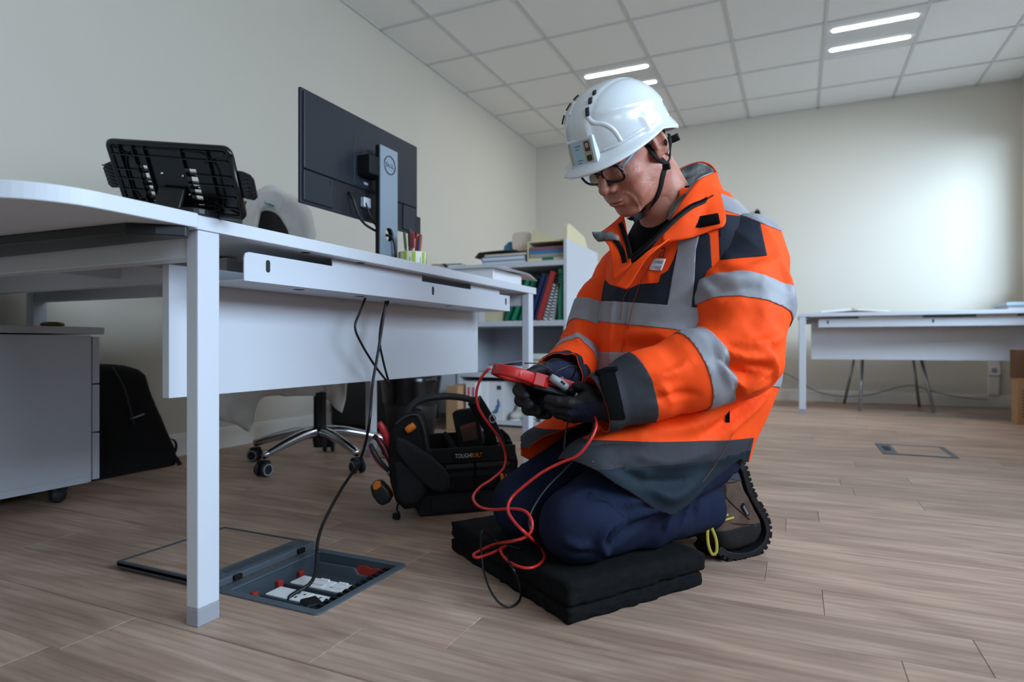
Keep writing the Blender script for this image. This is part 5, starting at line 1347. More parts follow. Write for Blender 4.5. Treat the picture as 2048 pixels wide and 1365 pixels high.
put_text('emblem_letters', 'LL', .0195, (-1.2368,1.7165,1.0965), (0,1,0), (0,0,1), M_emb, mon)
def ycable(name, pts, r, label, m=None): return tag(B().tube(pts, r, 8, step=.012).build(name, m or M_leadk, smooth=True), label, 'cable')
for k, (yy, zz_) in enumerate(((1.575,.99),(1.64,.985))):
    P = [(MX+.004,yy,zz_),(MX+.018,yy+.004,.965),(MX+.024,yy+.02,.925),(MX+.028,yy+.05,.895),(-1.262,1.70-.004*k,.875-.006*k),(-1.236,1.712,.868),(-1.226,1.72,.85),(-1.222,1.726,.80),(-1.222,1.73-.01*k,.752)]
    ycable('monitor_cable', P, .0042-.0008*k, ('thick black cable from the monitor back through the stand hole','thin black cable from the monitor back through the stand hole')[k])
pg = B().box((MX+.001,1.635,.955), (MX+.018,1.672,.988)).build('plug', mat('clear_plug','b5bcc6',.2,spec=.6), mon, bevel=.003); lab(pg, 'pale translucent plug')
B().box((-1.312,1.955,.905), (-1.293,1.985,.985)).build('side_clip', M_mond, mon, bevel=.002)

# ================================================================== laptop stand (black plastic, seen from behind)
SRQ = rotz(math.radians(-18.6))@rotx(math.radians(28.7))@roty(math.radians(8.8))
ux, uy, un = SRQ[:,0], SRQ[:,2], -SRQ[:,1]
SR_ = Wq(np.stack([ux, uy, un], 0)).T; SO = Wq(np.array([[-.6102,1.1302,.8061]]))[0]; hw_, hh_ = .130, .0613
base_xy = (SO[0]+.03, SO[1]+.0, TZ)
M_gloss = mat('glossy_black_plastic', '0b0b0d', .25, spec=.5)
ls = thing('laptop_stand', (SO[0]-.02, SO[1], TZ), 'black slotted plastic laptop stand with side wings at the left of the desk', 'stand')
def sp(poly, h, m, nm, par, bev=.0015): return fix_normals(B().prism(poly, h, SR_, SO).build(nm, m, par, bevel=bev))
# plate as a frame of bars round two columns of slots
sx = (-.062, .040); sw = .021
rows_ = [(-.046,-.039),(-.034,-.026),(-.022,-.006),(-.002,.011),(.015,.022)]
xs_ = [-hw_, sx[0]-sw/2, sx[0]+sw/2, sx[1]-sw/2, sx[1]+sw/2, hw_]
b = B(); zb_, zt_ = -.004, .004
poly = rrect(2*hw_, 2*hh_, .012)
def clipx(a, c_): return [(max(a, min(c_, x_)), y_) for x_, y_ in poly]
for a, c_ in ((xs_[0],xs_[1]),(xs_[2],xs_[3]),(xs_[4],xs_[5])):
    ylo, yhi = -hh_, hh_
    if a == xs_[0]: pp = [(x_, y_) for x_, y_ in poly if x_ < 0]; pp = [(c_,hh_)]+pp+[(c_,-hh_)]
    elif c_ == xs_[5]: pp = [(x_, y_) for x_, y_ in poly if x_ > 0]; k0 = 0; pp = [p for p in poly[18:] if p[0] > 0]+[p for p in poly[:6]]; pp = [(a,-hh_)]+pp+[(a,hh_)]
    else: pp = [(a,-hh_),(c_,-hh_),(c_,hh_),(a,hh_)]
    b.prism(pp, (zb_, zt_), SR_, SO)
for x_ in sx:
    edges = [-hh_]+[e for r_ in rows_ for e in r_]+[hh_]
    for k in range(0, len(edges), 2): b.prism([(x_-sw/2,edges[k]),(x_+sw/2,edges[k]),(x_+sw/2,edges[k+1]),(x_-sw/2,edges[k+1])], (zb_, zt_), SR_, SO)
fix_normals(b.build('plate', M_gloss, ls))
b = B().tube([SO+SR_@np.array([x_,y_,.003]) for x_, y_ in poly+poly[:1]], .006, 6); b.build('rim', M_gloss, ls, smooth=True)
for yy in (-.044,-.024,-.004,.013,.040): B().prism([(-hw_+.006,yy-.0009),(hw_-.006,yy-.0009),(hw_-.006,yy+.0009),(-hw_+.006,yy+.0009)] if yy > .03 else [(-hw_+.006,yy-.0009),(sx[0]-sw/2,yy-.0009),(sx[0]-sw/2,yy+.0009),(-hw_+.006,yy+.0009)], (.004,.009), SR_, SO).build('rib', M_gloss, ls)
for yy in (-.044,-.024,-.004,.013): B().prism([(sx[1]+sw/2,yy-.0009),(hw_-.006,yy-.0009),(hw_-.006,yy+.0009),(sx[1]+sw/2,yy+.0009)], (.004,.009), SR_, SO).build('rib', M_gloss, ls)
for xx in (-.105,-.075,.085,-.05,.03): B().prism([(xx-.0009,-hh_+.006),(xx+.0009,-hh_+.006),(xx+.0009,hh_-.006),(xx-.0009,hh_-.006)], (.004,.009), SR_, SO).build('rib', M_gloss, ls)
for k, (cx1, cy1) in enumerate(((-1,1),(1,1),(-1,-1),(1,-1))):
    P = [SO+SR_@np.array([cx1*(hw_-.01),cy1*(hh_-.008),.006]), SO+SR_@np.array([cx1*.075,cy1*.035,.006])]
    B().tube(P, .0012, 6).build('rib', M_gloss, ls)
rr_ = rrect(.20,.105,.035,8); B().tube([SO+SR_@np.array([x_,y_,.006]) for x_, y_ in rr_+rr_[:1]], .0011, 6).build('rib', M_gloss, ls)
M_slat = mat('chrome_bar', 'd5d5d8', .18, metal=1.0)
for x_ in sx:
    for yy in (-.039,-.011,.012): B().tube([SO+SR_@np.array([x_-sw/2-.002,yy-.003,-.006]), SO+SR_@np.array([x_+sw/2+.002,yy-.003,-.006])], .0042, 8).build('metal_bar', M_slat, ls, smooth=True)
for sg in (-1, 1):
    wg = [(sg*(hw_-.004),.024),(sg*(hw_+.014),.023),(sg*(hw_+.028),.018),(sg*(hw_+.034),.010),(sg*(hw_+.034),-.022),(sg*(hw_+.028),-.027),(sg*(hw_+.014),-.026),(sg*(hw_-.004),-.022)]
    if sg > 0: wg = wg[::-1]
    w_ = sp(wg, (-.004,.002), M_gloss, 'side_wing', ls)
    for k in range(6):
        yy = .015-.007*k; P = [SO+SR_@np.array([sg*(hw_+x_),yy+dy,.0025]) for x_, dy in ((-.004,0),(.010,-.001),(.020,.002),(.032,.001))]
        B().tube(P, .0014, 6).build('grip_rib', M_gloss, w_, smooth=True)
for x_, y_ in ((-.026,.010),(.020,.008),(-.026,-.028),(.024,-.026)):
    b = B().lathe([(0,.0035),(.0022,.003),(.003,0)], 12, SR_, SO+SR_@np.array([x_,y_,.004])); b.build('screw', M_chrome, ls, smooth=True)
hz_ = SO+SR_@np.array([-.005,-.028,.010])
q0 = SO+SR_@np.array([-.036,-.012,.012]); q1 = SO+SR_@np.array([.020,-.012,.012])
f0 = np.array([q0[0]-.0, q0[1], TZ+.012])-Wq(np.array([[0,.0,0]]))[0]; f1 = np.array([q1[0], q1[1], TZ+.012])
off = SR_@np.array([0,0,1.0]); off[2] = 0; off /= np.linalg.norm(off)
arm = B(); V = [q0,q1,f1+off*.012,f0+off*.012]; V2 = [p-off*.009 for p in V]
arm.add(V+V2, [(0,1,2,3),(7,6,5,4),(0,4,5,1),(1,5,6,2),(2,6,7,3),(3,7,4,0)]); fix_normals(arm.build('support_arm', M_black, ls, bevel=.003))
bc = (f0+f1)/2+off*.0; Rb = frame(SR_[:,0]*np.array([1,1,0]), np.cross([0,0,1], SR_[:,0]*np.array([1,1,0])), [0,0,1])
B().prism(rrect(.15,.14,.03), (0,.012), Rb, (bc[0],bc[1],TZ)-off*.045).build('base_plate', M_black, ls, bevel=.002)

# ================================================================== pen pot with pens, paper stack at the desk end
M_pot = mat('cream_pot', 'e6e2cf', .5); M_lime = mat('lime_print', 'a9bd3c', .5)
pc = np.array([-1.190,1.775,TZ])
pot = thing('pen_pot', tuple(pc), 'round cream pen pot with lime stripes beside the monitor stand', 'pen pot')
pr_, ph_ = .047, .082
b = B().lathe([(0,.003),(pr_-.003,.003),(pr_-.003,ph_),(pr_,ph_),(pr_,0),(0,0)], 36, c=pc); fix_normals(b.build('pot', M_pot, pot, smooth=False))
for k, a in enumerate((-85,-50,-5,40,-120,85)):
    Q = [(pr_+.0006)*np.array([math.cos(math.radians(a+q)), math.sin(math.radians(a+q))]) for q in (-7,-2.5,2.5,7)]
    G = np.array([[(pc[0]+x_,pc[1]+y_,pc[2]+z_) for x_, y_ in Q] for z_ in (.003,ph_-.002)]); B().grid(G).build('lime_stripe', M_lime, pot, solid=.0008)
for a in (-65,-22,18,60):
    Q = [(pr_+.0006)*np.array([math.cos(math.radians(a+q)), math.sin(math.radians(a+q))]) for q in (-1.5,1.5)]
    G = np.array([[(pc[0]+x_,pc[1]+y_,pc[2]+z_) for x_, y_ in Q] for z_ in (.02,.062)]); B().grid(G).build('printed_line', M_footgrey, pot, solid=.0006)
PENS = [('maroon pen with dark cap leftmost in the pen pot','7a2428','5a1a1e',-.030,.012,-.012,.006,.150,'pen'),('green pencil behind the maroon pen in the pen pot','5f8a50','46683b',-.032,-.004,-.010,0,.146,'pencil'),
 ('red and white pen in the pen pot','d9d4d2','a52a30',-.020,.020,-.008,.004,.148,'pen'),('clear four colour pen with blue top in the pen pot','c7d3d8','5a8aa0',-.008,.008,-.012,.004,.150,'pen'),
 ('tall grey marker standing highest in the pen pot','6f7478','3a3d40',.002,-.010,-.004,.0,.166,'marker'),('blue pen in the pen pot','2b3b9c','24306f',.014,.014,.003,.004,.142,'pen'),
 ('bright orange highlighter, the thicker one left of its twin in the pen pot','e8702a','d9601e',.022,.004,.004,.002,.150,'highlighter'),('orange pen right of the orange highlighter in the pen pot','e07a2c','b85a18',.031,.010,.005,.003,.149,'pen'),
 ('black marker at the right end of the pen pot','1c1c1e','101012',.036,-.008,.008,0,.147,'marker')]
for label, c1, c2, y_, x_, dy, dx, L_, cat in PENS:
    r_ = .0058 if cat in ('highlighter','marker') else .0040
    p0 = pc+np.array([x_*.6, y_*.7, .004]); p1 = pc+np.array([x_+dx, y_+dy, L_])
    d = p1-p0
    pn = B().tube([p0, p0+d*.62], r_, 10).build(cat, mat('pen_'+c1, c1, .35), None, smooth=False, origin=tuple(p0)); tag(pn, label, cat, 'pens in the pot')
    B().tube([p0+d*.62, p0+d*.97, p1], [r_*1.12, r_*1.12, r_*.7], 10).build('cap', mat('pen_'+c2, c2, .35), pn)
M_paper = mat('paper_white', 'e4e3e4', .8)
base = np.array([-1.13,2.18,TZ]); 
for k, (w_, h_, t_, a, nm, lb_) in enumerate(((.215,.300,.052,.06,'paper_ream','white paper ream block on the far end of the foreground desk'),)):
    R_ = rotz(a); B_ = B().box((-w_/2,-h_/2,0), (w_/2,h_/2,t_), R_, base); tag(B_.build(nm, M_paper, bevel=.001), lb_, 'paper')
G = []
for i in range(9):
    row = []
    for j in range(9):
        a, c_ = i/8, j/8; x_ = -.13+.26*a; y_ = -.17+.42*c_; z_ = .0535+.012*math.sin(a*3)*c_+.020*max(0,(c_-.4))*math.sin(c_*3.2)-.05*max(0,c_-.72)
        row.append(base+rotz(.10)@np.array([x_+.02,y_,z_]))
    G.append(row)
tag(B().grid(G).build('loose_sheet', M_paper, smooth=True, solid=.0008), 'loose white sheet curling over the paper ream on the desk end', 'paper')

# ================================================================== cables hanging from the tray to the floor box
def cab(name, px, r, label): return tag(B().tube(Wq(qs(px)), r, 8, step=.01).build(name, M_leadk, smooth=True), label, 'cable')
xx = lambda X, u, v: (u, v, pl_t(u, X))
def pl_t(u, X): return X/(-SN+CS*(u-CX)/FOC)
cab('power_cable', [(772,603,pl_t(772,-1.05)),(766,640,pl_t(766,-1.05)),(757,700,pl_t(757,-1.05)),(745,770,pl_t(745,-1.04)),(738,850,pl_t(738,-1.02)),(720,920,1.74),(682,980,1.62),(650,1040,1.52),(636,1080,1.45),(633,1120,1.395),(630,1150,1.36),(618,1170,1.335),(595,1184,1.315),(580,1194,1.30),(577,1206,1.295)], .0040, 'black power cable hanging from the cable tray into the open floor box')
cab('tray_cable', [(731,596,pl_t(731,-1.07)),(720,625,pl_t(720,-1.07)),(710,655,pl_t(710,-1.07)),(724,690,pl_t(724,-1.07)),(752,735,pl_t(752,-1.08)),(778,768,pl_t(778,-1.08))], .0034, 'black cable from the tray crossing behind the power cable, left loop')
cab('tray_cable', [(777,603,pl_t(777,-1.07)),(766,630,pl_t(766,-1.07)),(759,680,pl_t(759,-1.07)),(767,725,pl_t(767,-1.08)),(779,770,pl_t(779,-1.08))], .0034, 'black cable hanging straight from the tray beside the power cable')
b = B(); pc_ = np.array([-.884,.960,-.020])
b.box((-.022,-.017,-.014), (.020,.017,.012), rotz(-.5), pc_); b.box((.018,-.010,-.010), (.042,.010,.009), rotz(-.5), pc_)
tag(b.build('mains_plug', M_blackm, bevel=.004), 'black moulded mains plug lying in the open floor box', 'plug')
# ================================================================== helpers that place shapes seen edge-on
def ray_x(u, v, X): d = pl_t(u, X); return Wp(u, v, d)
def ray_y(u, v, Y): d = Y/(CS+SN*(u-CX)/FOC); return Wp(u, v, d)
def slab_px(name, poly, d, thick, m, parent=None, bevel=.004, slope=0.0, smooth=False):
    """solid whose front outline lies at depth d (plus slope per unit to the right)"""
    f = []
    for q in poly:
        dd = d+slope*(q[0]-poly[0][0])/FOC*d; f.append(Qp(q[0], q[1], dd))
    f = np.array(f); n = len(f); bk = f+np.array([0, thick, 0]); V = Wq(np.vstack([f, bk]))
    F = [tuple(range(n)), tuple(range(2*n-1, n-1, -1))]+[(i, n+i, n+(i+1)%n, (i+1)%n) for i in range(n)]
    return fix_normals(mesh_obj(name, V, F, m, parent, smooth, bevel=bevel))
def blob_px(name, poly, d, half, m, parent=None, r=.02, h=.008, amp=.002, seed=0, cap=None):
    """soft rounded solid with the outline poly at depth d, half thickness half"""
    P = np.array([Qp(u, v, d)[[0,2]] for u, v in poly]); 
    def f(p):
        a_ = poly_sd(P, p[:,0], p[:,2])+r; c_ = np.abs(p[:,1]-d)-half+r
        return np.minimum(np.maximum(a_, c_), 0)+np.sqrt(np.maximum(a_,0)**2+np.maximum(c_,0)**2)-r
    lo = [P[:,0].min()-.02, d-half-.02, P[:,1].min()-.02]; hi = [P[:,0].max()+.02, d+half+.02, P[:,1].max()+.02]
    V, T = sdf_mesh(f, lo, hi, h); N = vnormals(V, T); V = V+N*(fbm(V*22+seed)*amp)[:,None]
    V[:,2] = np.maximum(V[:,2], .002)
    return mesh_obj(name, Wq(V), T, m, parent, True)

# ================================================================== tool bag and its tools
M_bag = mat('black_nylon', '141416', .8, spec=.25, bump=(500,.4)); M_bag2 = mat('black_nylon_panel', '1d1d20', .7, spec=.3, bump=(500,.3)); M_piping = mat('charcoal_piping', '2b2b2e', .6)
BO = np.array([-.13, 1.86, 0]); bx, by = np.array([.944,.33,0]), np.array([-.33,.944,0]); BRq_ = np.stack([bx, by, [0,0,1.]], 1)
bag = thing('tool_bag', tuple(Wq((BO+by*.1)[None])[0]), 'black open tote tool bag with carrying bar standing behind the kneeling pad', 'tool bag')
Wb = Wq(BRq_.T).T; Ob = Wq(BO[None])[0]
def bbox(nm, lo, hi, m=M_bag, par=None, bev=.006): return B().box(lo, hi, Wb, Ob).build(nm, m, par or bag, bevel=bev)
b = B(); w_, dp, hh = .145, .20, .195
# open-topped body
for lo, hi in (((-w_,0,0),(w_,.012,hh)), ((-w_,dp-.012,0),(w_,dp,hh+.02)), ((-w_,.012,0),(-w_+.012,dp-.012,hh+.01)), ((w_-.012,.012,0),(w_,dp-.012,hh+.01)), ((-w_+.012,.012,.004),(w_-.012,dp-.012,.016))): b.box(lo, hi, Wb, Ob)
b.build('body', M_bag, bag, bevel=.004)
bbox('base_panel', (-w_-.004,-.006,.002), (w_+.004,.004,.062), M_bag2)
for xa, xb in ((-w_+.028,.022),(.028,w_-.004)): bbox('base_pocket', (xa,-.010,.010), (xb,-.004,.055), M_bag2)
bbox('top_band', (-w_-.003,-.007,.150), (w_+.003,.002,.198), M_bag2)
for xa, xb in ((-.075,.012),(.018,.125)):
    p_ = bbox('front_pocket', (xa,-.014,.070), (xb,.0,.150)); bbox('pocket_hem', (xa,-.0155,.138), (xb,-.013,.150), M_piping, p_, .001); bbox('pocket_band', (xa,-.0155,.112), (xb,-.013,.126), M_bag2, p_, .001)
lbq = B().box((-.048,-.0095,.160), (.042,-.0065,.187), Wb, Ob).build('name_label', M_black, bag, bevel=.001)
M_lw = mat('label_white_print', 'd8d8d8', .5); M_lo = mat('label_orange_print', 'ee8a1e', .5)
X_, Z_ = Wb@np.array([1.,0,0]), np.array([0,0,1.])
put_text('lettering', 'TOUGH', .0185, Ob+Wb@np.array([-.0445,-.0102,.1675]), X_, Z_, M_lw, lbq, sx=.74)
put_text('lettering', 'BUILT', .0185, Ob+Wb@np.array([.0030,-.0102,.1675]), X_, Z_, M_lo, lbq, sx=.76)
M_rub = mat('rubber_grip', '1f2023', .6)
hb_ = [(812,838,1.84),(822,815,1.84),(838,802,1.845),(865,795,1.85),(900,793,1.87),(935,798,1.89),(952,806,1.90)]
B().tube(Wq(qs(hb_)), .0105, 10, step=.01).build('carrying_bar', M_rub, bag, smooth=True)
B().tube(Wq(qs([(948,800,1.895),(962,822,1.90),(978,850,1.905),(992,880,1.91),(1002,905,1.91)])), .018, 8, step=.012, flat=(.024,.006), up=Wq(-by[None])[0]).build('bar_strap', M_bag, bag, smooth=True)
B().tube(Wq(qs([(816,822,1.84),(836,826,1.845),(848,856,1.85),(852,890,1.85),(852,930,1.85)])), .01, 8, step=.012, flat=(.012,.005), up=Wq(-by[None])[0]).build('bar_strap', M_bag, bag, smooth=True)
B().box((-.012,-.012,-.012), (.012,.012,.012), None, Wp(951,802,1.893)).build('bar_bracket', M_rub, bag, bevel=.004)
M_steel = mat('steel', 'b8bcc2', .3, metal=1.0)
for (u_1, v_1) in ((985,838),):
    B().tube([Wp(u_1+6*math.cos(a),v_1+8*math.sin(a),1.84 if u_1 < 900 else 1.89) for a in np.linspace(0,2*math.pi,17)], .0022, 6).build('d_ring', M_steel, bag, smooth=True)
# side pouch, flap, round flap on the right
blob_px('side_pouch', [(795,842),(812,826),(836,822),(850,850),(858,900),(860,950),(852,990),(836,1010),(812,1016),(795,1000),(785,960),(779,905),(784,865)], 1.79, .045, M_bag, bag, .022, .007, .003)
blob_px('strap_pad', [(792,878),(800,874),(815,880),(860,912),(890,938),(899,955),(898,975),(886,984),(868,982),(845,966),(812,930),(790,898)], 1.735, .011, M_bag2, bag, .009, .005, .001)
slab_px('round_flap', [(985,868),(1003,858),(1018,872),(1030,898),(1036,925),(1034,960),(1018,968),(1000,940)], 1.96, .012, M_bag, bag, .004)
blob_px('inner_pouch', [(826,825),(842,822),(850,845),(853,880),(850,900),(838,880),(826,850)], 1.80, .012, M_bag2, bag, .010, .006, .001)
blob_px('pouch_pocket', [(788,925),(800,918),(835,940),(852,958),(850,988),(836,1006),(812,1012),(796,996)], 1.752, .016, M_bag2, bag, .012, .006, .002)
B().tube(Wq(qs([(790,850,1.742),(812,834,1.742),(836,832,1.742),(848,860,1.742),(855,900,1.742)])), .003, 6, step=.006).build('pouch_piping', M_piping, bag, smooth=True)
B().tube(Wq(qs([(797,1006,1.80),(794,1020,1.79),(799,1030,1.785),(794,1036,1.785),(799,1046,1.78)])), .0028, 6, step=.006).build('cord_end', M_bag, bag, smooth=True)
b = B(); b.box((-.011,-.006,-.009),(.011,.006,.009), None, Wp(793,1033,1.785)); b.build('cord_lock', M_blackm, bag, bevel=.003)
M_orp = mat('orange_plastic', 'd8741f', .4); M_redg = mat('red_grip', 'b5262b', .4); M_dkg = mat('dark_grip', '1b1f27', .45)
# red-handled pliers etc. in the side pouch, each a thing of its own
def tool(nm, label, cat, px_parts):
    root = None; first = px_parts[0][0][0]
    t_ = thing(nm, tuple(Wp(*first)), label, cat)
    for pts, r_, m_, pn in px_parts: B().tube(Wq(qs(pts)), r_, 10, step=.006).build(pn, m_, t_, smooth=True)
    return t_
tool('pliers', 'fat red handle of pliers sticking out of the bag side pouch', 'pliers', [([(758,845,1.77),(762,852,1.77),(770,868,1.775),(779,888,1.78),(784,905,1.785)], [.007,.011,.012,.011,.009], M_redg, 'handle')])
tool('side_cutters', 'pliers with dark and red curved handles hanging from the bag side', 'pliers', [
 ([(741,889,1.76),(748,906,1.755),(758,922,1.755),(770,935,1.76),(780,945,1.77)], [.006,.008,.008,.007,.006], M_dkg, 'handle'), ([(737,893,1.757),(745,912,1.752),(756,928,1.752),(768,940,1.757)], .0025, M_redg, 'handle_inlay'),
 ([(748,872,1.77),(758,882,1.765),(772,905,1.765),(782,930,1.77),(787,945,1.775)], [.006,.009,.009,.007,.006], M_dkg, 'handle'), ([(756,876,1.758),(768,896,1.756),(778,918,1.758)], .0022, M_redg, 'handle_inlay'), ([(778,940,1.77),(785,955,1.775)], [.010,.008], M_steel, 'jaw')])
tool('screwdriver', 'orange-handled screwdriver in the pouch behind the red pliers', 'screwdriver', [([(813,862,1.735),(822,856,1.735),(829,851,1.735)], [.010,.011,.010], M_orp, 'handle')])
tp_ = thing('tape_measure', tuple(Wp(765,985,1.77)), 'black tape measure with orange button clipped to the bag side', 'tape measure')
blob_px('case', [(742,972),(750,962),(764,961),(780,978),(786,993),(780,1004),(766,1011),(756,1004),(746,990)], 1.765, .018, mat('tape_black','19191b',.45), tp_, .009, .005, .0)
slab_px('orange_button', [(745,970),(752,962),(761,964),(762,974),(752,982),(746,979)], 1.743, .004, M_orp, tp_, .002)
B().tube(Wq(qs([(778,972,1.765),(786,985,1.768),(790,996,1.77)])), .004, 8, step=.006, flat=(.006,.002)).build('belt_clip', M_orp, tp_, smooth=True)
tool('chisel', 'black angled tool handle standing up in the bag left of the drill', 'hand tool', [([(906,905,1.93),(900,888,1.93),(893,875,1.93),(886,867,1.93)], [.013,.014,.013,.010], M_blackm, 'handle'), ([(906,905,1.93),(910,915,1.93)], .007, M_orp, 'ferrule')])
dr = thing('handheld_device', tuple(Wp(932,880,1.97)), 'boxy black device with brown red face standing in the bag', 'device')
slab_px('housing', [(904,828),(912,822),(940,818),(956,826),(962,858),(968,890),(952,902),(918,902),(914,880)], 1.97, .045, M_blackm, dr, .004)
slab_px('face_panel', [(919,856),(950,846),(956,880),(938,884),(926,886)], 1.966, .006, mat('brown_red_panel','4a2420',.4), dr, .002)
slab_px('face_stripe', [(919,854),(950,844),(952,851),(921,861)], 1.964, .006, mat('dull_red_stripe','6e2f24',.4), dr, .001)
M_blu = mat('blue_grip', '31508f', .4); M_pur = mat('purple_grip', '6a3a86', .4)
tool('insulated_screwdriver', 'thin screwdriver with blue shaft standing at the right end of the bag', 'screwdriver', [([(994,872,1.90),(996,888,1.90)], .005, M_steel, 'blade'), ([(996,888,1.90),(1002,905,1.90),(1010,930,1.895)], .0035, M_blu, 'shaft'), ([(1010,930,1.895),(1016,948,1.89)], .006, M_pur, 'handle')])
tool('insulated_screwdriver', 'screwdriver with a red shaft at the right end of the bag', 'screwdriver', [([(998,915,1.895),(1006,935,1.89),(1012,955,1.885)], .0045, M_redg, 'shaft'), ([(996,905,1.897),(998,915,1.895)], .005, M_steel, 'blade')])
tool('folding_rule', 'small orange tool tucked into the right end of the bag', 'hand tool', [([(1002,948,1.88),(1006,965,1.88)], .006, M_orp, 'handle')])

# ================================================================== office chair with white coat
M_chromeb = mat('polished_aluminium', 'c2c6cf', .16, metal=1.0); M_mesh = mat('black_chair_fabric', '131315', .85, bump=(300,.4))
CC = np.array([-1.845, 2.055, 0.])
ch = thing('office_chair', tuple(CC), 'black swivel chair with polished five-star base behind the desk', 'chair')
a0 = math.atan2(1.742-2.055, -1.856+1.845)
for k in range(5):
    a = a0+2*math.pi*k/5; d = np.array([math.cos(a), math.sin(a), 0]); R0 = .298
    P = [CC+d*.02+np.array([0,0,.135]), CC+d*.10+np.array([0,0,.130]), CC+d*.20+np.array([0,0,.108]), CC+d*R0+np.array([0,0,.078])]
    B().tube(P, [.024,.022,.018,.014], 10, step=.02).build('star_arm', M_chromeb, ch, smooth=True)
    cpos = CC+d*R0; pr = np.array([-d[1], d[0], 0]); 
    Rw = np.stack([d, np.array([0,0,1.]), pr], 1)
    cs_ = B().box((-.018,.020,-.024), (.014,.062,.024), Rw, cpos).build('caster_hood', M_blackm, ch, bevel=.008)
    for sg in (-1, 1):
        B().lathe([(0,-.008),(.022,-.008),(.027,-.004),(.027,.004),(.022,.008),(0,.008)], 20, Rw, cpos+pr*sg*.018+np.array([0,0,.0275])).build('caster_wheel', M_tyre, cs_, smooth=False)
        B().lathe([(.0185,0),(.0225,0),(.0225,.0015),(.0185,.0015)], 20, Rw, cpos+pr*sg*(.0262)+np.array([0,0,.0275])).build('wheel_ring', M_footgrey, cs_)
B().lathe([(0,.07),(.026,.07),(.030,.10),(.030,.15),(.026,.152),(.026,.30),(.022,.302),(0,.302)], 24, c=CC).build('gas_lift_cover', M_black, ch, smooth=False)
B().lathe([(.0,.30),(.014,.30),(.014,.41),(0,.41)], 20, c=CC).build('gas_piston', M_chromeb, ch, smooth=True)
B().box((-.12,-.09,.40), (.10,.09,.44), None, CC).build('mechanism', M_blackm, ch, bevel=.01)
B().prism(rrect(.47,.48,.10), (.44,.50), c=(CC[0]+.03,CC[1],0)).build('seat', M_mesh, ch, bevel=.02)
Rbk = roty(math.radians(-7))
B().prism([(y_, z_) for y_, z_ in rrect(.40,.58,.09)], (-.022,.022), np.array([[0,0,1.],[1,0,0],[0,1,0]]), (CC[0]-.245,CC[1]-.0,.835)).build('backrest', M_mesh, ch, bevel=.012)
B().tube([CC+np.array([-.10,0,.42]), CC+np.array([-.25,0,.44]), CC+np.array([-.28,0,.60]), CC+np.array([-.275,0,.75])], .02, 8, step=.03, flat=(.03,.010), up=(1,0,0)).build('back_bar', M_blackm, ch, smooth=True)
b = B().lathe([(0,0),(.014,0),(.018,.01),(.014,.028),(0,.028)], 14, rotx(math.pi/2), CC+np.array([.02,-.06,.415])); b.build('tilt_knob', M_blackm, ch, smooth=True)
M_coat = mat('white_cotton', 'e2e1e0', .85, bump=(120,.3), var=(10,'d6d4d3',.6))
coat = thing('lab_coat', (CC[0]-.25,CC[1],.45), 'white cotton coat draped over the back of the office chair', 'coat')
def csheet(rows, nm, nu=14, nv=34, amp=.010, m=None, fr=(24,24,9), par=None):
    G = coons([qs(r) for r in rows], nu, nv); s_ = G.reshape(-1,3); G = (s_+np.stack([np.zeros(len(s_)), fbm(s_*np.array(fr)+2)*amp, fbm(s_*14)*amp*.3], 1)).reshape(G.shape)
    return B().grid(Wq(G)).build(nm, m or M_coat, par or coat, smooth=True, solid=.006, soff=0)
csheet([[(484,398,2.615),(505,384,2.595),(525,376,2.585),(545,373,2.585),(560,380,2.595),(575,388,2.595),(600,402,2.595),(622,424,2.585),(632,470,2.585)],
        [(484,430,2.565),(500,405,2.535),(520,388,2.525),(545,380,2.525),(566,396,2.525),(580,410,2.525),(600,424,2.525),(615,445,2.525),(624,485,2.535)],
        [(486,470,2.535),(500,440,2.495),(514,412,2.485),(530,402,2.485),(556,418,2.485),(572,440,2.485),(585,455,2.485),(600,470,2.495),(615,500,2.515)],
        [(488,520,2.535),(502,500,2.485),(512,470,2.475),(522,424,2.475),(552,426,2.475),(572,452,2.475),(580,478,2.475),(588,500,2.485),(605,540,2.515)]], 'coat_shoulders', 20, 50, .012)
csheet([[(518,392,2.475),(532,384,2.460),(552,384,2.460),(566,398,2.465)],[(516,408,2.460),(534,399,2.445),(550,402,2.445),(562,416,2.455)],[(520,425,2.460),(534,412,2.450),(548,416,2.450),(556,428,2.455)]], 'coat_collar', 10, 20, .006)
lab(csheet([[(529,401,2.447),(549,408,2.447)],[(530,408,2.445),(548,415,2.445)]], 'green_lining', 4, 8, .001, mat('green_lining','4f9b7c',.8)), 'small green lining patch')
csheet([[(425,600,2.62),(480,600,2.62),(560,600,2.66),(640,600,2.75),(700,600,2.85)],[(430,700,2.52),(490,700,2.50),(560,700,2.56),(640,700,2.65),(698,700,2.75)],
        [(436,770,2.46),(500,775,2.44),(560,770,2.52),(640,770,2.62),(695,770,2.70)],[(440,842,2.42),(475,852,2.41),(504,860,2.42),(512,800,2.50),(560,792,2.54),(640,797,2.62),(684,828,2.66)]], 'coat_skirt', 26, 60, .022)

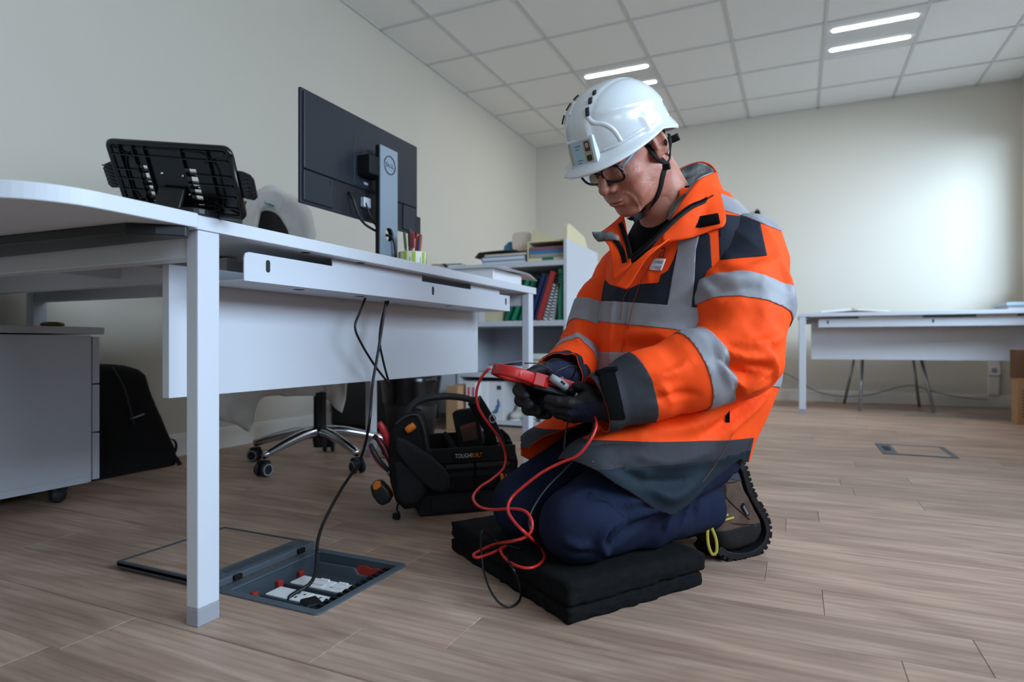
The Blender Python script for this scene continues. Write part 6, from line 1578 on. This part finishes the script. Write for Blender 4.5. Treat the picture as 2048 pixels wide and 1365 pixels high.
# ================================================================== backpack against the left wall
BPX = -2.44
pts = [ray_x(u_1, v_1, -2.40)[[1,2]] for u_1, v_1 in ((150,730),(205,727),(245,731),(272,738),(288,750),(298,785),(312,826),(328,862),(340,892),(347,918),(340,935),(300,955),(200,985),(150,985))]
def bp_sd(p):
    lean = np.clip(p[:,2],0,1)*.10; a_ = poly_sd(pts, p[:,1], p[:,2])+.03; c_ = np.abs(p[:,0]-BPX+lean*.3)-.085+.03
    return np.minimum(np.maximum(a_, c_), 0)+np.sqrt(np.maximum(a_,0)**2+np.maximum(c_,0)**2)-.03
pa = np.array(pts); V, T = sdf_mesh(bp_sd, (-2.60,pa[:,0].min()-.02,-.01), (-2.30,pa[:,0].max()+.03,.48), .009)
V[:,2] = np.maximum(V[:,2], .003); V[:,0] = np.maximum(V[:,0], -2.535); N = vnormals(V, T); V = V+N*(fbm(V*16)*.003)[:,None]; V[:,0] = np.maximum(V[:,0], -2.535); V[:,2] = np.maximum(V[:,2], .003)
bpk = thing('backpack', (BPX, float(pa[:,0].mean()), 0), 'black backpack leaning on the left wall behind the drawer pedestal', 'backpack')
mesh_obj('bag_body', V, T, M_bag, bpk, True)
def bpx(px, r_, nm, m_, **k): return B().tube([ray_x(u_1, v_1, X_) for u_1, v_1, X_ in px], r_, 8, step=.01, **k).build(nm, m_, bpk, smooth=True)
bpx([(224,735,-2.355),(245,770,-2.352),(258,810,-2.35),(268,850,-2.35)], .0035, 'zip', M_piping)
bpx([(262,838,-2.352),(275,834,-2.352),(288,829,-2.352)], .0035, 'reflective_strip', mat('grey_strip','7d7f83',.5))
bpx([(306,828,-2.40),(318,838,-2.38),(326,845,-2.37)], .0035, 'zip_pull', M_piping)
bpx([(334,884,-2.39),(342,878,-2.38),(351,885,-2.375),(352,898,-2.375),(346,912,-2.38)], .003, 'loop', M_bag, flat=(.007,.0018))
bpx([(338,905,-2.39),(350,915,-2.36),(360,930,-2.35),(368,945,-2.34)], .006, 'shoulder_strap', M_bag, flat=(.012,.005))
B().box((-.013,-.01,-.012),(.013,.01,.010), None, ray_x(366,945,-2.34)).build('strap_buckle', M_blackm, bpk, bevel=.003)

# ================================================================== bin, dark cabinet, boxes on the floor
M_binb = mat('bin_black_plastic', '202124', .5); M_liner = mat('black_bin_liner', '0d0d0f', .22, spec=.6)
bn_d = 3.27; bc_ = Wp(822,885,bn_d); bc_[2] = 0
bn = thing('waste_bin', tuple(bc_), 'black waste bin with shiny liner behind the tool bag', 'bin')
B().lathe([(0,.004),(.115,.004),(.118,.0),(.15,.30),(.143,.30),(.112,.01),(0,.01)], 32, c=bc_).build('bin_body', M_binb, bn, smooth=True)
V = []; nA, nB = 44, 9
for i in range(nB):
    q = i/(nB-1)
    for k in range(nA):
        a = 2*math.pi*k/nA; r_ = [.132,.140,.150,.156,.158,.156,.153,.151,.149][i]; z_ = [.24,.29,.325,.338,.33,.30,.26,.225,.20][i]
        n_ = float(vnoise(np.array([[math.cos(a)*3+5, math.sin(a)*3, q*4]]))[0]); V.append((bc_[0]+(r_+.006*n_)*math.cos(a), bc_[1]+(r_+.006*n_)*math.sin(a), z_+.012*n_*(1 if i > 1 else .4)))
mesh_obj('bin_liner', np.array(V), [(i*nA+k, i*nA+(k+1)%nA, (i+1)*nA+(k+1)%nA, (i+1)*nA+k) for i in range(nB-1) for k in range(nA)], M_liner, bn, True)
dk = thing('dark_cabinet', (-2.30,3.20,0), 'low dark cabinet standing by the left wall behind the chair base', 'cabinet')
M_dark = mat('anthracite_laminate', '2a2a2f', .6)
cx0, cx1, cy0, cy1 = -2.53, -2.07, 2.92, 3.36
B().box((cx0,cy0,.03), (cx1,cy1,.44)).build('carcass', M_dark, dk, bevel=.003); B().box((cx0+.02,cy0+.02,0), (cx1-.02,cy1-.02,.03)).build('plinth', M_blackm, dk)
for z0 in (.04,.24): B().box((cx1,cy0+.006,z0), (cx1+.016,cy1-.006,z0+.19)).build('drawer', M_dark, dk, bevel=.002)
M_card1 = mat('brown_cardboard', 'b08a66', .85, bump=(80,.1)); M_card2 = mat('white_cardboard', 'dcdbdc', .7)
bx0 = ray_y(897,868,3.15); 
bb1 = B().box((-.04,-.13,0), (.035,.13,.26), rotz(.1), (bx0[0],3.30,0)).build('cardboard_box', M_card1, bevel=.002); tag(bb1, 'slim brown cardboard box on the floor between bin and bookcase', 'box')
bb2 = thing('printed_box', (bx0[0]+.085,3.36,0), 'narrow white box with pink print beside the slim brown box', 'box')
B().box((-.035,-.10,0), (.03,.10,.275), rotz(.05), (bx0[0]+.085,3.36,0)).build('carton', M_card2, bb2, bevel=.002)
for k, xx_ in enumerate((-.022,.008)): B().box((xx_,-.1012,.19), (xx_+.014,-.0995,.25), rotz(.05), (bx0[0]+.085,3.36,0)).build('pink_print', mat('pink_print','c8566f',.6), bb2)

# ================================================================== bookcase and what stands in it
BX0, BX1, BY0, BY1 = -1.962, -1.225, 3.43, 3.93
bk = thing('bookcase', ((BX0+BX1)/2, BY0, 0), 'white open bookcase full of binders beyond the desk', 'bookcase')
B().box((BX1-.02,BY0,0), (BX1,BY1+.12,1.125)).build('side_panel', M_white, bk, bevel=.001)
B().box((BX0,BY0,0), (BX0+.02,BY1,.975)).build('side_panel', M_white, bk, bevel=.001)
for z0, z1 in ((.975,1.005),(.617,.650),(.302,.33),(.012,.035)): B().box((BX0+.0205 if z0 < .9 else BX0,BY0+.002,z0), (BX1-.0205,BY1-.012,z1)).build('shelf', M_white, bk, bevel=.001)
B().box((BX0,BY1-.010,0), (BX1-.021,BY1,1.0)).build('back_panel', M_white, bk)
B().box((BX0+.021,BY0+.02,0), (BX1-.021,BY0+.035,.012)).build('plinth', M_blackm, bk)
YB_ = BY0+.03
def binder(label, px_base, px_top, c, w=.045, h=.30, z0=.6505, kind='ring_binder', cat='binder', dep=.27, spiral=False, spine=None):
    """upright or leaning binder: base centre X and top centre X read off the photo"""
    xb = ray_y(px_base, 640, YB_)[0]; xt = ray_y(px_top, 560, YB_)[0]; a = math.atan2(xt-xb, h)
    R = roty(a); t_ = thing(kind, (xb, YB_+dep/2, z0), label, cat, 'binders and folders on the upper shelf')
    lift = abs(math.sin(a))*w/2; O = np.array([xb, YB_, z0+lift])
    m_ = mat('binder_'+c, c, .5)
    B().box((-w/2,0,0), (-w/2+.004,dep,h), R, O).build('cover', m_, t_); B().box((w/2-.004,0,0), (w/2,dep,h), R, O).build('cover', m_, t_)
    B().box((-w/2,0,0), (w/2,.004,h), R, O).build('spine', m_ if spine is None else mat('spine_'+spine, spine, .5), t_, bevel=.001)
    B().box((-w/2+.005,.006,.006), (w/2-.005,dep-.012,h-.008), R, O).build('paper_block', M_paper, t_)
    if spiral:
        b = B()
        for k in range(15): b.box((-w*.36,-.003,.015+k*.0185), (w*.36,.0015,.022+k*.0185), R, O)
        s_ = b.build('wire_comb', M_hole, t_); s_['kind'] = 'stuff'
    return t_
binder('green leaning folder, leftmost of the upper shelf greens',1012,1042,'1d7a5e',.028,.24); binder('green leaning folder, second from left on the upper shelf',1026,1058,'23906c',.028,.26); binder('dark green leaning folder beside the near desk leg',1040,1070,'176a50',.026,.27)
binder('navy leaning binder left of the red one on the shelf',1060,1090,'232c5c',.032,.29); binder('slate blue leaning folder touching the red binder',1070,1097,'3a3f6e',.016,.28)
binder('red leaning binder in the bookcase',1078,1108,'b33a34',.040,.30); binder('white comb-bound report leaning against the red binder',1090,1112,'d9d8d6',.030,.225,spiral=True); binder('white comb-bound report leaning in front, right of its twin',1101,1117,'e2e1de',.026,.222,spiral=True)
binder('green upright binder at the right end of the shelf',1120,1121,'1f7d60',.032,.305,spine='2a8f70')
def xbox(nm, label, cat, x0, x1, y0, y1, z0, z1, m_, group=None, par=None, bev=.0015):
    o = B().box((x0,y0,z0), (x1,y1,z1)).build(nm, m_, par, bevel=bev); return o if par else tag(o, label, cat, group)
px_x = lambda u_1, y_=YB_: ray_y(u_1, 640, y_)[0]
xbox('cream_file_box','cream box file standing on the upper shelf left part','file box',px_x(968),px_x(1003),YB_+.02,YB_+.27,.6505,.93,mat('cream_card','d6c8a8',.7))
xbox('white_file_box','white box file next to the cream one on the upper shelf','file box',px_x(953),px_x(967),YB_+.02,YB_+.27,.6505,.935,M_card2)
xbox('black_file_box','black box file at the left end of the upper shelf','file box',px_x(922),px_x(951),YB_+.02,YB_+.27,.6505,.945,M_dark)
# middle shelf: flat stacks
def flat(label, u0, u1, z0, z1, c, cat='folder', nm='folder', y0=None, ang=0.0, grp='flat folders on the middle shelf'):
    y0 = YB_ if y0 is None else y0
    x0, x1 = px_x(u0), px_x(u1); t_ = thing(nm, ((x0+x1)/2, y0+.14, z0), label, cat, grp); w_ = (x1-x0)/2; R = roty(ang); O = np.array([(x0+x1)/2, y0, z0]); m_ = mat('folder_'+c, c, .55); h = z1-z0
    B().box((-w_,0,0), (w_,.27,.003), R, O).build('cover', m_, t_); B().box((-w_,0,h-.003), (w_,.27,h), R, O).build('cover', m_, t_); B().box((-w_,.0,0), (-w_+.003,.27,h), R, O).build('spine', m_, t_)
    B().box((-w_+.004,.004,.0035), (w_-.004,.265,h-.0035), R, O).build('paper_block', M_paper, t_); return t_
flat('pale blue folder at the bottom of the right stack on the middle shelf',1064,1127,.3305,.395,'8fb0cf'); flat('yellow folder in the right stack on the middle shelf',1062,1126,.3955,.412,'d8b93c'); flat('green folder on top of the right stack, middle shelf',1064,1127,.4125,.455,'1f8a68')
flat('violet folder lying flat under the slanted one, middle shelf',972,1042,.3305,.350,'5a44a0'); flat('white folder between the violet ones, middle shelf',975,1042,.3505,.375,'cfd0dd'); flat('slanted violet folder topmost of the left stack',978,1045,.386,.398,'5b4784',ang=-math.radians(7))
# bottom shelf: archive box, shoe, grey box
x0, x1 = px_x(921), px_x(1008); ab = thing('archive_box', ((x0+x1)/2, YB_+.15, .0355), 'white archive box with blue print on the bottom shelf', 'box')
B().box((x0,YB_-.01,.0355), (x1,YB_+.30,.275)).build('carton', M_card2, ab, bevel=.002); M_blup = mat('blue_print', '4a6d96', .6); M_navyp = mat('navy_print', '26324d', .6)
def prt(x_, z_, w_, h_, m_): B().box((x_,YB_-.0112,z_), (x_+w_,YB_-.0098,z_+h_)).build('print', m_, ab)
prt(x0+.075,.232,.040,.016,M_navyp); prt(x1-.045,.225,.030,.026,M_navyp); prt(x0+.04,.165,.11,.006,M_footgrey); prt(x0+.04,.15,.09,.004,M_footgrey)
B().prism([(-.004,0),(.010,.014),(.012,.03),(.022,.05),(.020,.075),(.010,.095),(.002,.085),(.004,.06),(-.006,.05),(-.010,.03),(-.030,.012),(-.034,.002)], (0,.0012), np.array([[1.,0,0],[0,0,-1],[0,1,0]]), (x1-.045,YB_-.0099,.075)).build('print', M_blup, ab)
M_shoe = mat('pale_shoe', 'cfc8bd', .8)
for k, (u_1, l_) in enumerate(((1030,'pale shoe on the bottom shelf left of the desk leg'),(1064,'pale shoe on the bottom shelf right of the desk leg'))):
    c_ = ray_y(u_1, 840, YB_+.04); 
    def shoe_sd(p):
        q_ = p-np.array([c_[0], YB_+.10, .0355]); f = ell(q_, (0,.0,.028), (.042,.10,.032)); f = smin(f, ell(q_, (0,.05,.055), (.036,.045,.045)), .02); return np.maximum(f, -q_[:,2])
    V, T = sdf_mesh(shoe_sd, (c_[0]-.06,YB_-.02,.02), (c_[0]+.06,YB_+.22,.15), .007)
    s_ = tag(mesh_obj('shoe', V, T, M_shoe, None, True), l_, 'shoe', 'pair of pale shoes'); B().prism([(x_*.040, y_*.098) for x_, y_ in rrect(2,2,.9)], (.0355,.045), c=(c_[0],YB_+.10,0)).build('shoe_sole', M_card2, s_)
gx = thing('grey_box', (px_x(1100), YB_+.12, .0355), 'pale grey box with round hole on the bottom shelf right', 'box')
B().box((px_x(1080),YB_,.0355), (px_x(1124),YB_+.25,.16)).build('carton', mat('pale_grey_card','b9bac0',.7), gx, bevel=.002); B().lathe([(0,0),(.012,0),(.012,.002),(0,.002)], 16, rotx(math.pi/2), (px_x(1110),YB_+.0005,.115)).build('hole', M_hole, gx)
# on top of the bookcase
YT = BY0+.05; zt0 = 1.0055; grp = 'folders lying on top of the bookcase'
flat('pale blue folder at the bottom of the pile on the bookcase',962,1048,zt0,zt0+.022,'6fa0cf',y0=YT,grp=grp); flat('mid blue folder second in the pile on the bookcase',960,1046,zt0+.0225,zt0+.050,'3f7fb8',y0=YT,grp=grp); flat('cream folder third in the pile on the bookcase',966,1050,zt0+.0505,zt0+.066,'cdb98a',y0=YT,grp=grp)
G = np.array([[(px_x(u_1)+0, YT-.02+.28*j/6, zt0+z_) for u_1, z_ in ((950,.062),(958,.076),(975,.078),(1000,.080),(1030,.079))] for j in range(7)]); G[:,0,2] -= .016
tag(B().grid(G).build('dark_folder', mat('aubergine_card','45353f',.6), solid=.004, smooth=True), 'dark aubergine folder with drooping corner topmost on the left pile', 'folder')
tb_ = B(); xa, xb = px_x(1013), px_x(1054); tag(tb_.prism(rrect(xb-xa,.12,.03), (-.10,.10), rotx(math.pi/2), ((xa+xb)/2,YT+.16,zt0+.145)).build('cream_pouch', mat('cream_pink_card','e0cfc0',.7), bevel=.004), 'rounded cream pouch standing on the pile on the bookcase', 'pouch')
b = B().prism([(px_x(992)-0,1.085),(px_x(1014),1.085),(px_x(1014),1.155),(px_x(1004),1.158),(px_x(994),1.130)], (-.02,.02), np.array([[1.,0,0],[0,0,1],[0,1,0]]), (0,YT+.10,0)); tag(fix_normals(b.build('teal_pouch', mat('teal_fabric','3f7f93',.7), bevel=.004)), 'teal pouch standing left of the cream pouch', 'pouch')
M_tray = mat('cream_tray', 'e3d5b0', .6)
lt = thing('letter_tray', (px_x(1092), YT+.14, zt0), 'cream two-tier letter tray with high side tabs on the bookcase', 'letter tray')
xa, xb = px_x(1054), px_x(1127)
B().box((xa,YT,zt0), (xb,YT+.30,zt0+.008)).build('tray_floor', M_tray, lt); B().box((xa,YT,zt0+.12), (xb,YT+.30,zt0+.128)).build('tray_floor', M_tray, lt); B().box((xa-.006,YT,zt0), (xa,YT+.30,zt0+.13)).build('tray_side', M_tray, lt); B().box((xa,YT+.29,zt0), (xb,YT+.30,zt0+.13)).build('tray_back', M_tray, lt)
B().box((xa,YT-.003,zt0), (xa+.09,YT,zt0+.024)).build('tray_lip', M_tray, lt); B().box((xb-.07,YT-.003,zt0), (xb,YT,zt0+.024)).build('tray_lip', M_tray, lt)
Rxz = np.array([[1.,0,0],[0,0,1],[0,1,0]])
for k, (pl3) in enumerate(([(1056,.128),(1059,.195),(1064,.205),(1096,.158),(1098,.128)],)):
    fix_normals(B().prism([(px_x(u_1), zt0+z_) for u_1, z_ in pl3], (YT+.02,YT+.025), Rxz).build('tray_tab', M_tray, lt))
RYZ2 = np.array([[0,0,1.],[1,0,0],[0,1,0]])
tag(fix_normals(B().prism([(YT-.03,1.126),(YT-.03,1.205),(YT+.01,1.225),(YT+.30,1.19),(YT+.36,1.126)], (BX1-.028,BX1-.003), RYZ2).build('magazine_file', M_tray, bevel=.003)), 'cream magazine file standing on the right edge of the bookcase', 'file')
for k, (c, z0, z1, l_) in enumerate((('2a7a55',.009,.026,'green folder lowest in the letter tray'),('a8a29c',.027,.050,'grey folder in the letter tray'),('3a86b5',.051,.068,'blue folder in the letter tray'),('8a5f6e',.069,.092,'mauve folder topmost in the lower tray'))):
    xbox('folder', l_, 'folder', xa+.006, xb-.004, YT+.004, YT+.27, zt0+z0, zt0+z1, mat('fold_'+c, c, .6), 'folders in the letter tray')
tag(B().box((px_x(1088),YT+.05,zt0+.1285), (px_x(1120),YT+.25,zt0+.140)).build('paper_pile', M_paper, bevel=.001), 'thin pile of paper on the upper letter tray', 'paper')
# white ledge unit to the left of the bookcase with a clipboard on it
lu = thing('side_cabinet', (-2.20, 3.62, 0), 'plain white cabinet between bookcase and left wall, clipboard on top', 'cabinet')
B().box((-2.44,3.46,.06), (-1.968,3.90,.975)).build('carcass', M_white, lu, bevel=.002); B().box((-2.45,3.44,.975), (-1.966,3.91,1.0)).build('top_panel', M_white, lu, bevel=.001); B().box((-2.42,3.48,0), (-1.98,3.88,.06)).build('plinth', M_whitem, lu)
for xa_, xb_ in ((-2.436,-2.208),(-2.202,-1.972)): d_ = B().box((xa_,3.442,.065), (xb_,3.459,.97)).build('door', M_white, lu, bevel=.001); B().box((xb_-.03 if xa_ < -2.3 else xa_+.02,3.43,.5), (xb_-.02 if xa_ < -2.3 else xa_+.03,3.441,.62)).build('door_handle', M_footgrey, d_)
cb = thing('clipboard', (*ray_y(898,520,3.50)[:2], 1.0), 'small dark clip on a thin brown board atop the white cabinet', 'clipboard')
cbp = ray_y(890,517,3.50); B().box((-.11,-.05,.030), (.10,.12,.034), rotz(.2), (cbp[0],3.56,1.0)).build('board', mat('brown_board','6d5c4a',.7), cb); B().tube([(cbp[0]-.01,3.50,1.030),(cbp[0]+.01,3.49,1.018),(cbp[0]+.025,3.49,1.008)], .008, 8).build('clip', M_blackm, cb, smooth=True); B().box((-.10,-.04,.0005), (.10,.11,.0295), rotz(.2), (cbp[0],3.56,1.0)).build('paper_block', M_paper, cb)

# ================================================================== right side: things on the far desk, stool, cartons, wall fittings
D0 = 5.08
ob = thing('open_binder', (.38, 5.28, TZ), 'open ring binder lying on the far desk', 'binder')
M_bcov = mat('olive_binder_cover', '8f8a6c', .6)
for sg in (-1, 1):
    R_ = roty(math.radians(4*sg)); O_ = np.array([.38,5.30,TZ+.02])
    B().box((min(0,sg*.235),-.15,-.002) if True else 0, (max(0,sg*.235),.15,.001), R_, O_).build('cover', M_bcov, ob); B().box((min(sg*.02,sg*.22),-.145,.0015), (max(sg*.02,sg*.22),.145,.016 if sg < 0 else .010), R_, O_).build('page_block', M_paper, ob)
b = B()
for k in (-1,1): b.tube([(.38+.022*math.cos(a),5.30+.04*k,TZ+.024+.016*math.sin(a)) for a in np.linspace(0,math.pi,10)], .002, 6)
b.build('ring', M_steel, ob, smooth=True)
def stackp(label, x0, x1, y0, y1, z0, z1, c, nm='folder', cat='folder'): return tag(B().box((x0,y0,z0), (x1,y1,z1)).build(nm, mat('stk_'+c, c, .6), bevel=.002), label, cat, 'papers on the far desk')
stackp('white paper block under the blue folder at far right', 1.28,1.55,5.14,5.46,TZ,TZ+.030,'cdd3da','paper_block','paper'); stackp('pale blue folder topmost on the far desk at right', 1.265,1.56,5.12,5.47,TZ+.0305,TZ+.052,'a3b6c0')
stackp('single white sheet lying in the middle of the far desk', .78,1.08,5.12,5.36,TZ,TZ+.002,'dfe0e2','sheet','paper')
SC_ = np.array([.65,5.68,0]); M_leg = mat('satin_chrome_tube', 'a9abb0', .3, metal=.9)
stl = thing('stool', tuple(SC_), 'stool with splayed chrome legs under the far desk', 'stool')
for fx, fy, tx, ty in ((.363,5.97,.44,5.88),(.433,5.37,.46,5.50),(.915,5.44,.84,5.52),(.893,5.90,.84,5.86)): B().tube([(fx,fy,.004),(tx,ty,.44)], .0115, 10).build('leg', M_leg, stl, smooth=True)
B().prism(rrect(.42,.42,.06), (.44,.475), c=(.65,5.69,0)).build('seat', mat('grey_seat','5a5c60',.7), stl, bevel=.01)
M_kraft = mat('dark_kraft_board', '6e4f39', .85)
c1 = thing('carton', (1.42,4.95,0), 'brown carton on the floor under the far desk, lower of two', 'box'); B().box((1.262,4.885,0), (1.585,5.012,.293)).build('carton_body', M_card1, c1, bevel=.002)
b = B()
for k in range(9): b.box((1.285,4.8838,.05+.02*k), (1.40,4.8852,.056+.02*k))
p_ = b.build('printed_lines', M_kraft, c1); p_['kind'] = 'stuff'
c2 = thing('carton', (1.42,4.95,.2935), 'dark brown carton stacked on the other carton', 'box'); B().box((1.255,4.890,.2935), (1.58,5.012,.472)).build('carton_body', M_kraft, c2, bevel=.002); B().box((1.2545,4.93,.472), (1.5805,4.97,.4735)).build('tape', M_card1, c2)
tr_ = thing('wall_outlet', (1.44,6.15,.20), 'white wall socket on trunking beneath the far desk', 'socket'); B().box((1.40,6.135,.10), (1.47,6.1595,.42)).build('trunking', M_skirt, tr_, bevel=.003); B().prism(rrect(.08,.08,.008), (-.008,0), rotx(-math.pi/2)@np.diag([1.,1,1]), (1.435,6.1345,.30)).build('socket_plate', M_sock, tr_); B().lathe([(0,0),(.02,0),(.02,.003),(0,.003)], 20, rotx(math.pi/2), (1.435,6.1265,.30)).build('socket_face', M_footgrey, tr_)
tag(B().tube([ray_y(u_1, v_1, 6.13) if v_1 < 798 else ray_y(u_1, v_1, 6.13) for u_1, v_1 in ((1560,742),(1595,760),(1630,782),(1680,793),(1740,790),(1800,774),(1830,772),(1870,785),(1920,795),(1975,800))], .0038, 8, step=.04).build('floor_cable', mat('grey_cable','706d6a',.6), smooth=True), 'dark grey cable trailing along the skirting behind the far desk', 'cable')
sw = thing('wall_hook', tuple(ray_y(1515,425,6.155)), 'small dark fitting high on the back wall behind the man', 'wall fitting')
sp_ = ray_y(1515,427,6.155); B().box((-.022,-.03,-.03), (.022,.004,.022), None, sp_).build('plate', M_blackm, sw, bevel=.004); B().tube([sp_+np.array([0,-.03,0]), sp_+np.array([0,-.05,.0]), sp_+np.array([0,-.055,.03])], .008, 8).build('hook', M_blackm, sw, smooth=True)
